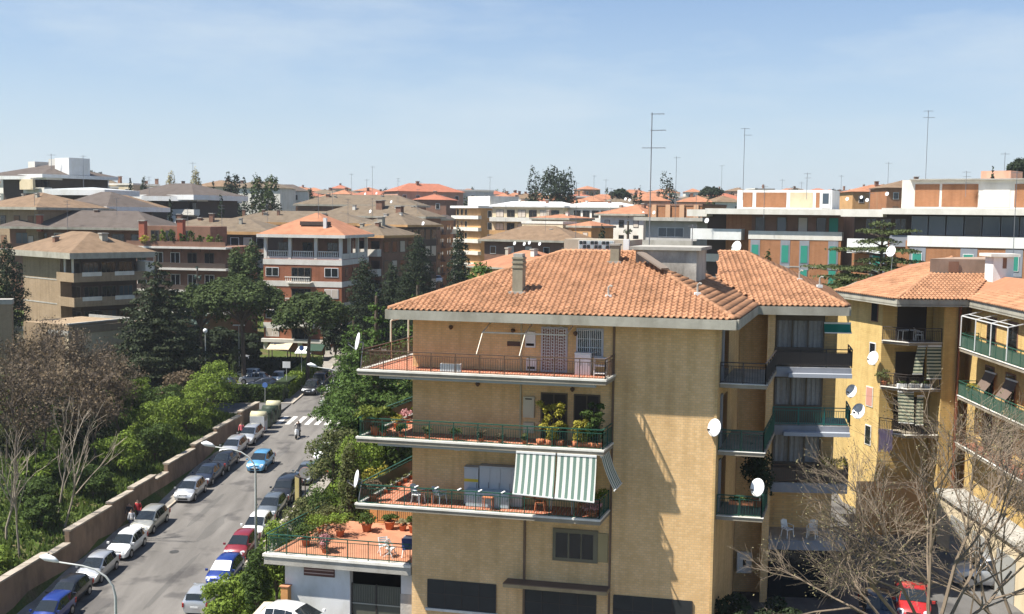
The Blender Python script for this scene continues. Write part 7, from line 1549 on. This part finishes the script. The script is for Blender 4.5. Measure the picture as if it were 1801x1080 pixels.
walls = [WARMW, CREAM, OCHRE, PINK, ORB, WARMW]; roofs = [RB_ORANGE, RB_ORANGE, RB_RED, RB_TAN, RB_ORANGE, None, RB_BROWN]
for i in range(120):
    u = 470 + (1700 - 470) * ((i * .618) % 1); D = 300 + 260 * ((i * .377) % 1); v = 357 - (D - 300) * .085 + rs_.uniform(-4, 6)
    if u < 640: v -= 3
    if u > 1480: v -= 8 * min(1, (u - 1480) / 150)
    far_house(u, v, D, rs_.uniform(7, 14), rs_.choice(walls), rs_.choice(roofs), rs_.uniform(7, 11))
for i in range(24): far_house(-20 + i * 21, 330 - 20 * math.exp(-((i * 21 - 60) / 90) ** 2) + rs_.uniform(-3, 6), 290 + 40 * rs_.random(), rs_.uniform(9, 16), rs_.choice([WARMW, WARMW, CREAM, PINK]), rs_.choice([RB_GREY, RB_TAN, None, RB_BROWN]), 9)
far_house(1560, 330, 240, 20, ORB, RB_TAN, 10); far_house(1500, 337, 255, 16, OCHRE, RB_ORANGE, 10)
far_house(700, 336, 310, 20, PINK, RB_RED, 9, 2.4); far_house(728, 351, 300, 9, BRBR, RB_RED, 10, 1.6); far_house(795, 336, 320, 12, WARMW, None, 16)
for i in range(72):
    u = 480 + 1230 * ((i * .618 + .3) % 1); D = 290 + 240 * ((i * .29) % 1); v = 349 - (D - 300) * .07 + rs_.uniform(-6, 6) - (8 if u > 1550 else 0)
    later(bushy('distant_tree', 'small dark distant tree among the skyline houses', u, v, D, rs_.uniform(14, 34), 500, .7, rs_.choice([F_DARK, F_CED, F_PINE]), 7, group='small trees among the skyline houses', low=.2), 'small tree among the skyline houses, %s from the left')
# trees and gardens filling the middle distance between the blocks
for i in range(52):
    u, D = rs_.uniform(-20, 830), rs_.uniform(165, 245); p = at(u, 450, D); gz = ground_z(p.x, p.y); x = p.x
    if abs(x - xroad(D)) < 9: continue
    h = rs_.uniform(8, 13); later(bushy('garden_tree', 'dark garden tree between the blocks in the middle distance', 0, 0, 0, rs_.uniform(2.6, 4.4), 1500, .5, rs_.choice([F_DARK, F_CED, F_CED, F_MID]), 9, pos=(x, D, gz, h), group='garden trees between the middle-distance blocks'), 'garden tree between the middle-distance blocks, %s from the left')
for i in range(26):
    u, D = rs_.uniform(860, 1780), rs_.uniform(112, 230); p = at(u, 450, D); gz = ground_z(p.x, p.y); h = rs_.uniform(6, 9)
    later(bushy('garden_tree', 'dark garden tree behind the main roofs', 0, 0, 0, rs_.uniform(2.4, 3.6), 900, .5, rs_.choice([F_DARK, F_MID, F_PINE]), 9, pos=(p.x, D, gz, h), group='garden trees behind the main roofs'), 'garden tree behind the main roofs, %s from the left')

SAME['small white dish on a distant building, %s from the left'] = DL; SAME['thin distant aerial against the sky, %s from the left'] = AL; SAME['thin aerial on a middle-distance roof, %s from the left'] = ML
for key, obs in SAME.items():
    for i, o in enumerate(sorted(obs, key=lambda o: o.location.x / o.location.y)): o['label'] = key % ordw(i)

# ------------------------------------------------------------------ the air: a thin even haze round everything
hz = stuff(MB().box(-1700, 1700, -60, 4200, -48, 45).build('haze', []))
hm = bpy.data.materials.new('thin_haze'); hm.use_nodes = True; hm.node_tree.nodes.clear(); ho = hm.node_tree.nodes.new('ShaderNodeOutputMaterial'); hv = hm.node_tree.nodes.new('ShaderNodeVolumePrincipled')
hv.inputs['Color'].default_value = (.86, .9, .95, 1); hv.inputs['Density'].default_value = .0002; hv.inputs['Anisotropy'].default_value = .3
hm.node_tree.links.new(hv.outputs[0], ho.inputs['Volume']); hz.data.materials.append(hm)
